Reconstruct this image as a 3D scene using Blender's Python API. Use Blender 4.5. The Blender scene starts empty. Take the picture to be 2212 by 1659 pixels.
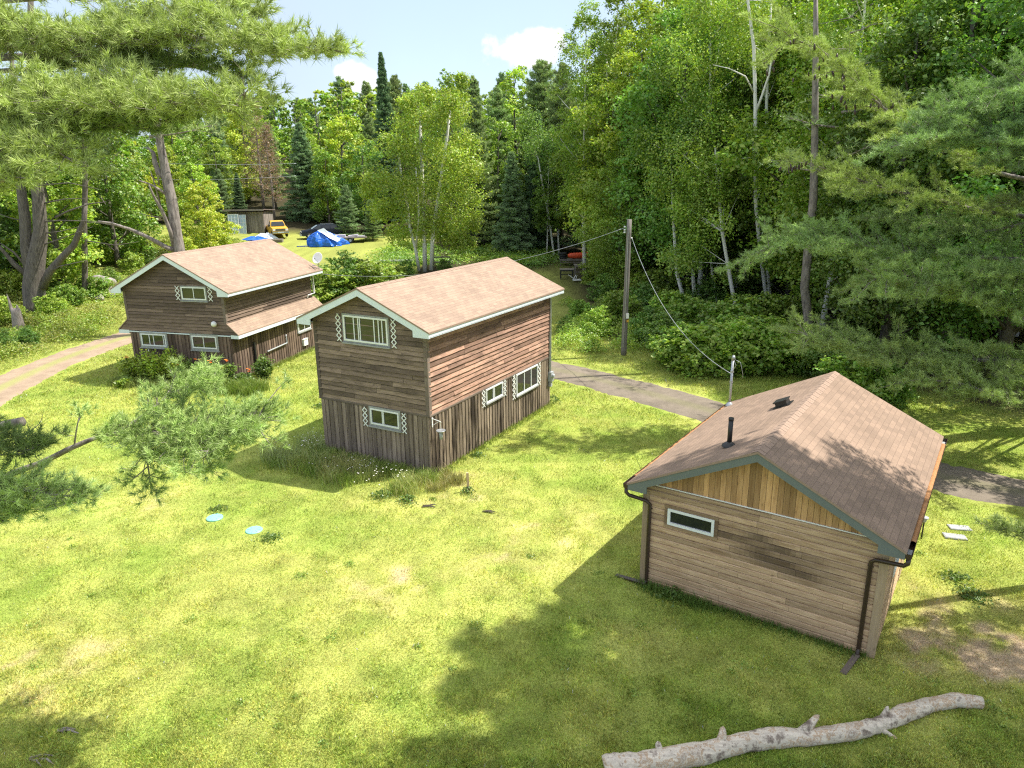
import bpy, math, random
import numpy as np
from mathutils import Vector, Matrix
R = math.radians
sc = bpy.context.scene
col = sc.collection
# ---------------------------------------------------------------- camera
CZ = 9.0
PITCH, ROLL = R(16.22), R(0.61)
cam = bpy.data.cameras.new("camera"); camo = bpy.data.objects.new("camera", cam); col.objects.link(camo)
cam.sensor_width = 36; cam.lens = 0.7009 * 36; cam.clip_start = 0.1; cam.clip_end = 3000
cp, sp, cr, sr = math.cos(PITCH), math.sin(PITCH), math.cos(ROLL), math.sin(ROLL)
fw = Vector((0, cp, -sp)); up0 = Vector((0, sp, cp)); rt0 = Vector((1, 0, 0))
rt = rt0 * cr - up0 * sr; up = rt0 * sr + up0 * cr
camo.matrix_world = Matrix(((rt.x, up.x, -fw.x, 0), (rt.y, up.y, -fw.y, 0), (rt.z, up.z, -fw.z, CZ), (0, 0, 0, 1)))
sc.camera = camo
# ---------------------------------------------------------------- light
SUN_AZ, SUN_EL = R(12), R(57)          # azimuth measured from +x towards +y, direction to the sun
sd = Vector((math.cos(SUN_EL) * math.cos(SUN_AZ), math.cos(SUN_EL) * math.sin(SUN_AZ), math.sin(SUN_EL)))
sun = bpy.data.lights.new("sun", 'SUN'); sun.energy = 4.5; sun.angle = R(0.53); sun.color = (1, .95, .86)
suno = bpy.data.objects.new("sun", sun); col.objects.link(suno); suno.location = (30, 10, 60)
suno.rotation_euler = (-sd).to_track_quat('-Z', 'Y').to_euler()
w = bpy.data.worlds.new("World"); sc.world = w; w.use_nodes = True
SKY_STRENGTH = 0.15
def build_world():
    nt = w.node_tree; N = nt.nodes; L = nt.links; bg = N['Background']; bg.inputs[1].default_value = SKY_STRENGTH
    sky = N.new('ShaderNodeTexSky'); sky.sky_type = 'NISHITA'; sky.sun_disc = False
    sky.sun_elevation = SUN_EL; sky.sun_rotation = R(90) - SUN_AZ
    sky.air_density = 1.0; sky.dust_density = 1.0; sky.ozone_density = 1.2; sky.altitude = 300
    tc = N.new('ShaderNodeTexCoord')
    # fair weather clouds: soft noise blobs round two directions low over the hill, plus a thin pale veil
    def blob(d, sx, sz, seed):
        d = Vector(d).normalized(); side = Vector((d.y, -d.x, 0)).normalized(); u = side.cross(d)
        def dot(v, s, off):
            m = N.new('ShaderNodeVectorMath'); m.operation = 'DOT_PRODUCT'; L.new(tc.outputs['Generated'], m.inputs[0]); m.inputs[1].default_value = v
            a = N.new('ShaderNodeMath'); a.operation = 'MULTIPLY'; a.inputs[1].default_value = 1 / s; L.new(m.outputs['Value'], a.inputs[0])
            b = N.new('ShaderNodeMath'); b.operation = 'POWER'; b.inputs[1].default_value = 2
            ab = N.new('ShaderNodeMath'); ab.operation = 'ABSOLUTE'; L.new(a.outputs[0], ab.inputs[0]); L.new(ab.outputs[0], b.inputs[0])
            return b.outputs[0]
        s = N.new('ShaderNodeMath'); s.operation = 'ADD'; L.new(dot(side, sx, 0), s.inputs[0]); L.new(dot(u, sz, 0), s.inputs[1])
        q = N.new('ShaderNodeMath'); q.operation = 'SQRT'; L.new(s.outputs[0], q.inputs[0])
        n = N.new('ShaderNodeTexNoise'); n.inputs['Scale'].default_value = 26; n.inputs['Detail'].default_value = 7; n.inputs['Roughness'].default_value = .55
        n.noise_dimensions = '4D'; n.inputs['W'].default_value = seed; L.new(tc.outputs['Generated'], n.inputs['Vector'])
        a = N.new('ShaderNodeMath'); a.operation = 'MULTIPLY_ADD'; a.inputs[1].default_value = 2.4; a.inputs[2].default_value = -1.2; L.new(n.outputs[0], a.inputs[0])
        t = N.new('ShaderNodeMath'); t.operation = 'ADD'; L.new(q.outputs[0], t.inputs[0]); L.new(a.outputs[0], t.inputs[1])
        mr = N.new('ShaderNodeMapRange'); mr.interpolation_type = 'SMOOTHSTEP'; mr.inputs['From Min'].default_value = 1.05; mr.inputs['From Max'].default_value = .72
        mr.inputs['To Min'].default_value = 0; mr.inputs['To Max'].default_value = 1; L.new(t.outputs[0], mr.inputs['Value'])
        return mr.outputs[0]
    cur = sky.outputs[0]
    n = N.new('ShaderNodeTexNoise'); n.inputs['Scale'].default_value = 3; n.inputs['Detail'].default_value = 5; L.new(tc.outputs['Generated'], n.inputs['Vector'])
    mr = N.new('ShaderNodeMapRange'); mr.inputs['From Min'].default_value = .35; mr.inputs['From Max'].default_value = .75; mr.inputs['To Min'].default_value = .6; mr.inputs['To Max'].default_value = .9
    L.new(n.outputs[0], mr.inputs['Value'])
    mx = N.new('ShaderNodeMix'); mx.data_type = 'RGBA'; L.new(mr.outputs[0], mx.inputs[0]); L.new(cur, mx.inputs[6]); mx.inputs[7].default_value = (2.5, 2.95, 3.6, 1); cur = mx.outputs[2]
    # bright broken cloud added high overhead, out of view, to lift the fill light
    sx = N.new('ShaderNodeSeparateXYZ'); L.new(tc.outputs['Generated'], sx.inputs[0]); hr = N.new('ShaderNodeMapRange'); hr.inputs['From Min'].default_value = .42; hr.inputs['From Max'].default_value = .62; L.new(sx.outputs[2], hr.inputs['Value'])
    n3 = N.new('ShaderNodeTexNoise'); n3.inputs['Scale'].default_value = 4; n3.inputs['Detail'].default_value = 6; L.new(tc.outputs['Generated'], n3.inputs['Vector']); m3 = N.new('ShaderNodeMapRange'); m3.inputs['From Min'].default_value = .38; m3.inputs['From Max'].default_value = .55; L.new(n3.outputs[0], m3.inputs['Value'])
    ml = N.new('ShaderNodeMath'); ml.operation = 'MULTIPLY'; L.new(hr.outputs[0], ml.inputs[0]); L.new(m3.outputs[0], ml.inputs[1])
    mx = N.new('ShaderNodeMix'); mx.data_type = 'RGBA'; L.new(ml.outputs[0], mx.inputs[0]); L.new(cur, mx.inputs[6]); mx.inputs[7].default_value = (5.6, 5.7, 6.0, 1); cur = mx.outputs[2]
    for d, sx, sz, sd_ in CLOUDS:
        m = blob(d, sx, sz, sd_)
        mx = N.new('ShaderNodeMix'); mx.data_type = 'RGBA'; L.new(m, mx.inputs[0]); L.new(cur, mx.inputs[6]); mx.inputs[7].default_value = (3.85, 3.85, 3.95, 1); cur = mx.outputs[2]
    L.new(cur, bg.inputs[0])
sc.view_settings.view_transform = 'Standard'; sc.view_settings.look = 'None'; sc.view_settings.gamma = 1
sc.view_settings.exposure = 0.93
sc.render.engine = 'CYCLES'
sc.cycles.max_bounces = 6; sc.cycles.diffuse_bounces = 3; sc.cycles.transmission_bounces = 3; sc.cycles.transparent_max_bounces = 8
sc.cycles.use_denoising = False; sc.cycles.filter_width = 1.2
# ---------------------------------------------------------------- measuring helpers: a pixel of the 2212 x 1659 print to a world ray
FP = 0.7009 * 2212
def ray(x, y):
    u = (x - 1106) / FP; v = (829.5 - y) / FP
    return Vector((u * cr + v * sr, cp + (-u * sr + v * cr) * sp, -sp + (-u * sr + v * cr) * cp))
def at(x, y, Y):
    r = ray(x, y); t = Y / r.y; return Vector((r.x * t, Y, CZ + r.z * t))
def hill(x, y):
    x = np.asarray(x, float); y = np.asarray(y, float)
    s = .075 + (.032 - .075) / (1 + np.exp(-(x - 1) / 4.0))
    far = np.clip((y - 90) / 40, 0, 1); s = s * (1 - far) + .102 * far
    d = y - 40; rise = np.where(d > 0, d * d / (d + 6.0), 0)
    rise = np.minimum(rise, 175 - 20 * np.exp(-np.abs(rise) / 175))
    z = s * rise
    z = z + 1.0 / (1 + np.exp(-(-x - 30) / 2.5)) * np.clip((y - 30) / 15, 0, 1)
    z = z + 2.2 * np.sin(x * .03 + 1) * np.clip((y - 120) / 60, 0, 1)
    return z
def gz(x, y): return float(hill(x, y))
def hit(x, y):
    r = ray(x, y); t = 5.0
    while t < 400:
        p = Vector((0, 0, CZ)) + r * t
        if p.z <= gz(p.x, p.y): return p
        t += .05
    return p
def skydir(x, y): return ray(x, y).normalized()
CLOUDS = [(skydir(765, 168), .034, .020, 3.1), (skydir(1120, 110), .058, .021, 8.0), (skydir(1165, 85), .03, .016, 5.0)]
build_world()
# ---------------------------------------------------------------- noise for numpy
def vnoise(x, y, seed=0):
    x = np.asarray(x, float); y = np.asarray(y, float)
    xi = np.floor(x).astype(np.int64); yi = np.floor(y).astype(np.int64); fx = x - xi; fy = y - yi
    fx = fx * fx * (3 - 2 * fx); fy = fy * fy * (3 - 2 * fy)
    def h(a, b):
        v = (a * 374761393 + b * 668265263 + seed * 1442695041) & 0xffffffff
        v = ((v ^ (v >> 13)) * 1274126177) & 0xffffffff
        return ((v ^ (v >> 16)) & 0xffff) / 65535.0
    return (h(xi, yi) * (1 - fx) + h(xi + 1, yi) * fx) * (1 - fy) + (h(xi, yi + 1) * (1 - fx) + h(xi + 1, yi + 1) * fx) * fy
def fbm(x, y, s, seed=0, o=4):
    v = 0; a = .5; t = 0
    for i in range(o): v = v + a * vnoise(x * s, y * s, seed + i * 17); t += a; a *= .55; s *= 2.1
    return v / t
# ---------------------------------------------------------------- materials
def newmat(name):
    m = bpy.data.materials.new(name); m.use_nodes = True; nt = m.node_tree
    return m, nt.nodes, nt.links, nt.nodes['Principled BSDF']
def setc(s, c): s.default_value = (c[0], c[1], c[2], 1)
def plain(name, c, rough=.6, metal=0, var=.12, scale=8, bump=0, spec=.5):
    m, N, L, B = newmat(name)
    tc = N.new('ShaderNodeTexCoord'); n = N.new('ShaderNodeTexNoise'); n.inputs['Scale'].default_value = scale; n.inputs['Detail'].default_value = 5
    L.new(tc.outputs['Object'], n.inputs['Vector'])
    mx = N.new('ShaderNodeMix'); mx.data_type = 'RGBA'; L.new(n.outputs[0], mx.inputs[0])
    setc(mx.inputs[6], [v * (1 - var * 1.6) for v in c]); setc(mx.inputs[7], [min(1, v * (1 + var * 1.3)) for v in c])
    L.new(mx.outputs[2], B.inputs['Base Color']); B.inputs['Roughness'].default_value = rough; B.inputs['Metallic'].default_value = metal
    B.inputs['Specular IOR Level'].default_value = spec
    if bump:
        b = N.new('ShaderNodeBump'); b.inputs['Strength'].default_value = bump; b.inputs['Distance'].default_value = .02; L.new(n.outputs[0], b.inputs['Height']); L.new(b.outputs[0], B.inputs['Normal'])
    return m
def wood(name, c1, c2, c3, stain=.5, grain=45, stainscale=(.6, 2.2), rough=.85, lo=.45, hi=.62, blot=0, tv=.8):
    """boards: UV u runs along the board; attribute rnd.r = per-board tone"""
    m, N, L, B = newmat(name)
    uv = N.new('ShaderNodeUVMap'); at_ = N.new('ShaderNodeAttribute'); at_.attribute_name = 'rnd'
    sep = N.new('ShaderNodeSeparateColor'); L.new(at_.outputs['Color'], sep.inputs[0])
    off = N.new('ShaderNodeVectorMath'); off.operation = 'MULTIPLY'; L.new(at_.outputs['Color'], off.inputs[0]); off.inputs[1].default_value = (37, 11, 0)
    add = N.new('ShaderNodeVectorMath'); add.operation = 'ADD'; L.new(uv.outputs[0], add.inputs[0]); L.new(off.outputs[0], add.inputs[1])
    mp = N.new('ShaderNodeMapping'); mp.inputs['Scale'].default_value = (2.2, grain, 1); L.new(add.outputs[0], mp.inputs[0])
    n = N.new('ShaderNodeTexNoise'); n.inputs['Scale'].default_value = 1; n.inputs['Detail'].default_value = 6; n.inputs['Roughness'].default_value = .65; n.inputs['Distortion'].default_value = .6
    L.new(mp.outputs[0], n.inputs['Vector'])
    rp = N.new('ShaderNodeMapRange'); rp.inputs['From Min'].default_value = .3; rp.inputs['From Max'].default_value = .7; L.new(n.outputs[0], rp.inputs['Value'])
    mx = N.new('ShaderNodeMix'); mx.data_type = 'RGBA'; setc(mx.inputs[6], c1); setc(mx.inputs[7], c2); L.new(rp.outputs[0], mx.inputs[0])
    # tone per board
    mv = N.new('ShaderNodeMath'); mv.operation = 'MULTIPLY_ADD'; mv.inputs[1].default_value = tv; mv.inputs[2].default_value = 1 - tv / 2; L.new(sep.outputs[0], mv.inputs[0])
    tone = N.new('ShaderNodeVectorMath'); tone.operation = 'SCALE'; L.new(mx.outputs[2], tone.inputs[0])
    bs = N.new('ShaderNodeMath'); bs.operation = 'MULTIPLY_ADD'; bs.inputs[1].default_value = -blot; bs.inputs[2].default_value = 1; L.new(sep.outputs[2], bs.inputs[0]); bm = N.new('ShaderNodeMath'); bm.operation = 'MULTIPLY'; L.new(bs.outputs[0], bm.inputs[0]); L.new(mv.outputs[0], bm.inputs[1]); L.new(bm.outputs[0], tone.inputs['Scale'])
    # weather stain, large blotches stretched along the wall
    mp2 = N.new('ShaderNodeMapping'); mp2.inputs['Scale'].default_value = (stainscale[0], stainscale[1], 1); L.new(uv.outputs[0], mp2.inputs[0])
    n2 = N.new('ShaderNodeTexNoise'); n2.inputs['Scale'].default_value = 1.2; n2.inputs['Detail'].default_value = 7; n2.inputs['Roughness'].default_value = .7; L.new(mp2.outputs[0], n2.inputs['Vector'])
    r2 = N.new('ShaderNodeMapRange'); r2.inputs['From Min'].default_value = lo; r2.inputs['From Max'].default_value = hi; r2.inputs['To Max'].default_value = stain; L.new(n2.outputs[0], r2.inputs['Value'])
    mx2 = N.new('ShaderNodeMix'); mx2.data_type = 'RGBA'; L.new(r2.outputs[0], mx2.inputs[0]); L.new(tone.outputs[0], mx2.inputs[6]); setc(mx2.inputs[7], c3)
    # knots
    mp3 = N.new('ShaderNodeMapping'); mp3.inputs['Scale'].default_value = (2.6, 7, 1); L.new(add.outputs[0], mp3.inputs[0])
    vo = N.new('ShaderNodeTexVoronoi'); vo.inputs['Scale'].default_value = 1.0; L.new(mp3.outputs[0], vo.inputs['Vector'])
    r3 = N.new('ShaderNodeMapRange'); r3.inputs['From Min'].default_value = .05; r3.inputs['From Max'].default_value = .14; r3.inputs['To Min'].default_value = .65; r3.inputs['To Max'].default_value = 0; L.new(vo.outputs['Distance'], r3.inputs['Value'])
    mx3 = N.new('ShaderNodeMix'); mx3.data_type = 'RGBA'; L.new(r3.outputs[0], mx3.inputs[0]); L.new(mx2.outputs[2], mx3.inputs[6]); setc(mx3.inputs[7], [v * .45 for v in c1])
    L.new(mx3.outputs[2], B.inputs['Base Color']); B.inputs['Roughness'].default_value = rough; B.inputs['Specular IOR Level'].default_value = .25
    b = N.new('ShaderNodeBump'); b.inputs['Strength'].default_value = .5; b.inputs['Distance'].default_value = .006; L.new(n.outputs[0], b.inputs['Height']); L.new(b.outputs[0], B.inputs['Normal'])
    return m
def shingle(name, c1, c2, c3):
    m, N, L, B = newmat(name)
    uv = N.new('ShaderNodeUVMap')
    br = N.new('ShaderNodeTexBrick'); L.new(uv.outputs[0], br.inputs['Vector']); br.offset = .5; br.inputs['Scale'].default_value = 1
    br.inputs['Brick Width'].default_value = .27; br.inputs['Row Height'].default_value = .128; br.inputs['Mortar Size'].default_value = .0045; br.inputs['Mortar Smooth'].default_value = .3
    setc(br.inputs['Color1'], c1); setc(br.inputs['Color2'], c2); setc(br.inputs['Mortar'], c3); br.inputs['Bias'].default_value = -.1
    n = N.new('ShaderNodeTexNoise'); n.inputs['Scale'].default_value = .8; n.inputs['Detail'].default_value = 6; L.new(uv.outputs[0], n.inputs['Vector'])
    g = N.new('ShaderNodeTexNoise'); g.inputs['Scale'].default_value = 160; g.inputs['Detail'].default_value = 2; L.new(uv.outputs[0], g.inputs['Vector'])
    s = N.new('ShaderNodeMath'); s.operation = 'ADD'; L.new(n.outputs[0], s.inputs[0]); L.new(g.outputs[0], s.inputs[1])
    mr = N.new('ShaderNodeMapRange'); mr.inputs['From Min'].default_value = .6; mr.inputs['From Max'].default_value = 1.4; mr.inputs['To Min'].default_value = .78; mr.inputs['To Max'].default_value = 1.22; L.new(s.outputs[0], mr.inputs['Value'])
    sc_ = N.new('ShaderNodeVectorMath'); sc_.operation = 'SCALE'; L.new(br.outputs['Color'], sc_.inputs[0]); L.new(mr.outputs[0], sc_.inputs['Scale'])
    L.new(sc_.outputs[0], B.inputs['Base Color']); B.inputs['Roughness'].default_value = .95; B.inputs['Specular IOR Level'].default_value = .2
    # course steps: saw-tooth bump down the slope
    sx = N.new('ShaderNodeSeparateXYZ'); L.new(uv.outputs[0], sx.inputs[0])
    dv = N.new('ShaderNodeMath'); dv.operation = 'DIVIDE'; dv.inputs[1].default_value = .128; L.new(sx.outputs[1], dv.inputs[0])
    fr = N.new('ShaderNodeMath'); fr.operation = 'FRACT'; L.new(dv.outputs[0], fr.inputs[0])
    ad = N.new('ShaderNodeMath'); ad.operation = 'MULTIPLY_ADD'; ad.inputs[1].default_value = -1; L.new(fr.outputs[0], ad.inputs[0]); L.new(g.outputs[0], ad.inputs[2])
    b = N.new('ShaderNodeBump'); b.inputs['Strength'].default_value = .55; b.inputs['Distance'].default_value = .008; L.new(ad.outputs[0], b.inputs['Height']); L.new(b.outputs[0], B.inputs['Normal'])
    return m
def leafmat(name, trans=.32, gloss=.03, hv=.014, vv=.2):
    m, N, L, B = newmat(name); N.remove(B)
    a = N.new('ShaderNodeAttribute'); a.attribute_name = 'rnd'; oi = N.new('ShaderNodeObjectInfo')
    hs = N.new('ShaderNodeHueSaturation')
    h = N.new('ShaderNodeMapRange'); h.inputs['To Min'].default_value = .5 - hv; h.inputs['To Max'].default_value = .5 + hv; L.new(oi.outputs['Random'], h.inputs['Value']); L.new(h.outputs[0], hs.inputs['Hue'])
    f = N.new('ShaderNodeMath'); f.operation = 'MULTIPLY'; f.inputs[1].default_value = 7.31; L.new(oi.outputs['Random'], f.inputs[0]); f2 = N.new('ShaderNodeMath'); f2.operation = 'FRACT'; L.new(f.outputs[0], f2.inputs[0])
    v = N.new('ShaderNodeMapRange'); v.inputs['To Min'].default_value = 1 - vv; v.inputs['To Max'].default_value = 1 + vv; L.new(f2.outputs[0], v.inputs['Value']); L.new(v.outputs[0], hs.inputs['Value'])
    L.new(a.outputs['Color'], hs.inputs['Color'])
    d = N.new('ShaderNodeBsdfDiffuse'); L.new(hs.outputs[0], d.inputs[0])
    t = N.new('ShaderNodeBsdfTranslucent'); ty = N.new('ShaderNodeMix'); ty.data_type = 'RGBA'; ty.blend_type = 'MULTIPLY'; ty.inputs[0].default_value = 1; L.new(hs.outputs[0], ty.inputs[6]); setc(ty.inputs[7], (1.15, 1.3, .5)); L.new(ty.outputs[2], t.inputs[0])
    g = N.new('ShaderNodeBsdfGlossy'); g.inputs['Roughness'].default_value = .45; setc(g.inputs[0], (.8, .85, .8))
    m1 = N.new('ShaderNodeMixShader'); m1.inputs[0].default_value = trans; L.new(d.outputs[0], m1.inputs[1]); L.new(t.outputs[0], m1.inputs[2])
    m2 = N.new('ShaderNodeMixShader'); m2.inputs[0].default_value = gloss; L.new(m1.outputs[0], m2.inputs[1]); L.new(g.outputs[0], m2.inputs[2])
    L.new(m2.outputs[0], N['Material Output'].inputs[0])
    return m
def bark(name, c1, c2, sx=14, sz=2.5, birch=False):
    m, N, L, B = newmat(name)
    tc = N.new('ShaderNodeTexCoord'); mp = N.new('ShaderNodeMapping'); mp.inputs['Scale'].default_value = (sx, sx, sz); L.new(tc.outputs['Object'], mp.inputs[0])
    n = N.new('ShaderNodeTexNoise'); n.inputs['Scale'].default_value = 1; n.inputs['Detail'].default_value = 7; n.inputs['Roughness'].default_value = .65; L.new(mp.outputs[0], n.inputs['Vector'])
    mr = N.new('ShaderNodeMapRange'); mr.inputs['From Min'].default_value = .62 if birch else .32; mr.inputs['From Max'].default_value = .70 if birch else .68; L.new(n.outputs[0], mr.inputs['Value'])
    mx = N.new('ShaderNodeMix'); mx.data_type = 'RGBA'; setc(mx.inputs[6], c1); setc(mx.inputs[7], c2); L.new(mr.outputs[0], mx.inputs[0]); L.new(mx.outputs[2], B.inputs['Base Color'])
    B.inputs['Roughness'].default_value = .9
    b = N.new('ShaderNodeBump'); b.inputs['Strength'].default_value = .25 if birch else .9; b.inputs['Distance'].default_value = .03; L.new(n.outputs[0], b.inputs['Height']); L.new(b.outputs[0], B.inputs['Normal'])
    return m
def glassmat(name, c=(.012, .014, .013)):
    m, N, L, B = newmat(name)
    tc = N.new('ShaderNodeTexCoord'); n = N.new('ShaderNodeTexNoise'); n.inputs['Scale'].default_value = 3.5; n.inputs['Detail'].default_value = 3; L.new(tc.outputs['Object'], n.inputs['Vector'])
    mx = N.new('ShaderNodeMix'); mx.data_type = 'RGBA'; setc(mx.inputs[6], [v * .5 for v in c]); setc(mx.inputs[7], [v * 2.6 for v in c]); L.new(n.outputs[0], mx.inputs[0]); L.new(mx.outputs[2], B.inputs['Base Color'])
    B.inputs['Roughness'].default_value = .04; B.inputs['IOR'].default_value = 1.5; B.inputs['Specular IOR Level'].default_value = .7; B.inputs['Coat Weight'].default_value = .0
    b = N.new('ShaderNodeBump'); b.inputs['Strength'].default_value = .04; b.inputs['Distance'].default_value = .02; L.new(n.outputs[0], b.inputs['Height']); L.new(b.outputs[0], B.inputs['Normal'])
    return m
M = {}
M['clapF'] = wood('grey weathered clapboard', (.135, .092, .065), (.30, .225, .165), (.05, .037, .028), stain=.6, lo=.48, hi=.68)
M['clap'] = wood('weathered clapboard', (.25, .128, .086), (.48, .31, .23), (.085, .058, .046), stain=.7, lo=.46, hi=.66)
M['clapA'] = wood('dark clapboard', (.10, .065, .048), (.22, .165, .125), (.035, .026, .022), stain=.5, lo=.5, hi=.72)
M['batten'] = wood('weathered upright boards', (.15, .105, .075), (.36, .29, .22), (.026, .018, .014), stain=.95, grain=30, stainscale=(.25, 1.3), lo=.46, hi=.6)
M['battenF'] = wood('grey upright boards', (.15, .11, .085), (.31, .25, .20), (.07, .052, .04), stain=.5, grain=30, stainscale=(.3, 1.5), lo=.5, hi=.7)
M['battenA'] = wood('dark upright boards', (.10, .066, .05), (.22, .16, .12), (.03, .021, .016), stain=.7, grain=30, stainscale=(.3, 1.5), lo=.45, hi=.65)
M['trimw'] = wood('corner trim boards', (.14, .105, .085), (.22, .18, .15), (.06, .045, .04), stain=.4)
M['under'] = plain('dark sheathing and painted board shade', (.03, .024, .02), .9)  # wall backing, and the painted shadow lines between siding boards
M['hut'] = wood('stained log siding', (.34, .21, .115), (.62, .45, .29), (.18, .10, .05), stain=.5, blot=.72, tv=.45, grain=26, stainscale=(.35, 1.6), lo=.5, hi=.72)
M['hutg'] = wood('golden gable boards', (.36, .19, .078), (.58, .36, .17), (.18, .10, .04), stain=.5, grain=24, lo=.5, hi=.75)
M['hutp'] = wood('pale corner boards', (.42, .30, .18), (.58, .44, .29), (.3, .2, .11), stain=.3)
M['white'] = plain('white painted fascia', (.66, .73, .76), .55, var=.06, scale=3)
M['winw'] = plain('white window paint', (.74, .76, .74), .5, var=.08)
M['wingrey'] = plain('grey window casing', (.30, .31, .29), .8, var=.25)
M['greyf'] = plain('grey green fascia', (.14, .16, .15), .6, var=.08)
M['roof'] = shingle('brown shingles', (.335, .243, .178), (.265, .192, .145), (.17, .12, .092))
M['roofc'] = shingle('brown hut shingles', (.285, .202, .148), (.225, .162, .120), (.17, .12, .092))
M['ridge'] = plain('ridge cap shingle', (.30, .21, .155), .95, var=.2, scale=12)
M['gut'] = plain('brown metal gutter', (.045, .026, .018), .35, var=.2)
M['black'] = plain('black pipe', (.018, .018, .018), .45)
M['galv'] = plain('galvanised steel', (.42, .44, .46), .4, metal=.6)
M['grey'] = plain('grey plastic', (.36, .38, .39), .55)
M['whitep'] = plain('white plastic', (.8, .8, .78), .35, var=.05)
M['glass'] = glassmat('window glass')
M['needle_litter'] = plain('orange needle litter', (.40, .20, .08), .95, var=.45, scale=40, bump=.6)
M['leaf'] = leafmat('leaves', .34, .035)
M['needles'] = leafmat('pine needles', .13, .025, hv=.012, vv=.12)
M['grassm'] = leafmat('grass blades', .30, .02, hv=0, vv=0)
M['pinebark'] = bark('pine bark', (.09, .075, .065), (.34, .295, .26), 9, 2.2)
M['darkbark'] = bark('dark bark', (.06, .05, .042), (.19, .165, .14))
M['birch'] = bark('birch bark', (.72, .70, .65), (.06, .05, .045), 3, 9, birch=True)
M['twig'] = plain('twig bark', (.09, .07, .055), .9)
M['deadwood'] = bark('dry grey wood', (.16, .13, .11), (.38, .33, .29), 10, 3)
M['pole'] = bark('weathered pole', (.11, .10, .09), (.26, .235, .21), 30, 1.5)
M['plank'] = wood('grey planks', (.2, .17, .14), (.36, .32, .28), (.1, .08, .07), stain=.4)
M['concrete'] = plain('concrete', (.36, .37, .37), .9, var=.2, scale=12, bump=.4)
M['stone'] = plain('field stone', (.33, .30, .28), .9, var=.45, scale=4, bump=.8)
M['stoner'] = plain('reddish stone', (.26, .17, .13), .9, var=.35, scale=4, bump=.8)
M['mint'] = plain('mint green plastic', (.22, .52, .43), .5, var=.05)
M['tarp'] = plain('blue tarpaulin', (.012, .13, .62), .38, var=.25, scale=3)
M['tarpw'] = plain('pale tarpaulin', (.62, .68, .76), .45)
M['yellow'] = plain('yellow car paint', (.62, .36, .04), .35, var=.05)
M['navy'] = plain('dark blue car paint', (.022, .028, .05), .25, var=.1)
M['chrome'] = plain('bumper chrome', (.55, .57, .6), .25, metal=.8)
M['rubber'] = plain('tyre rubber', (.02, .02, .02), .8)
M['orange'] = plain('orange plastic', (.72, .085, .02), .5, var=.2)
M['lily'] = plain('orange petal', (.85, .20, .02), .6)
M['daisy'] = plain('white petal', (.82, .80, .72), .6)
M['lavender'] = plain('pale grey junk paint', (.55, .52, .58), .7)
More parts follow.
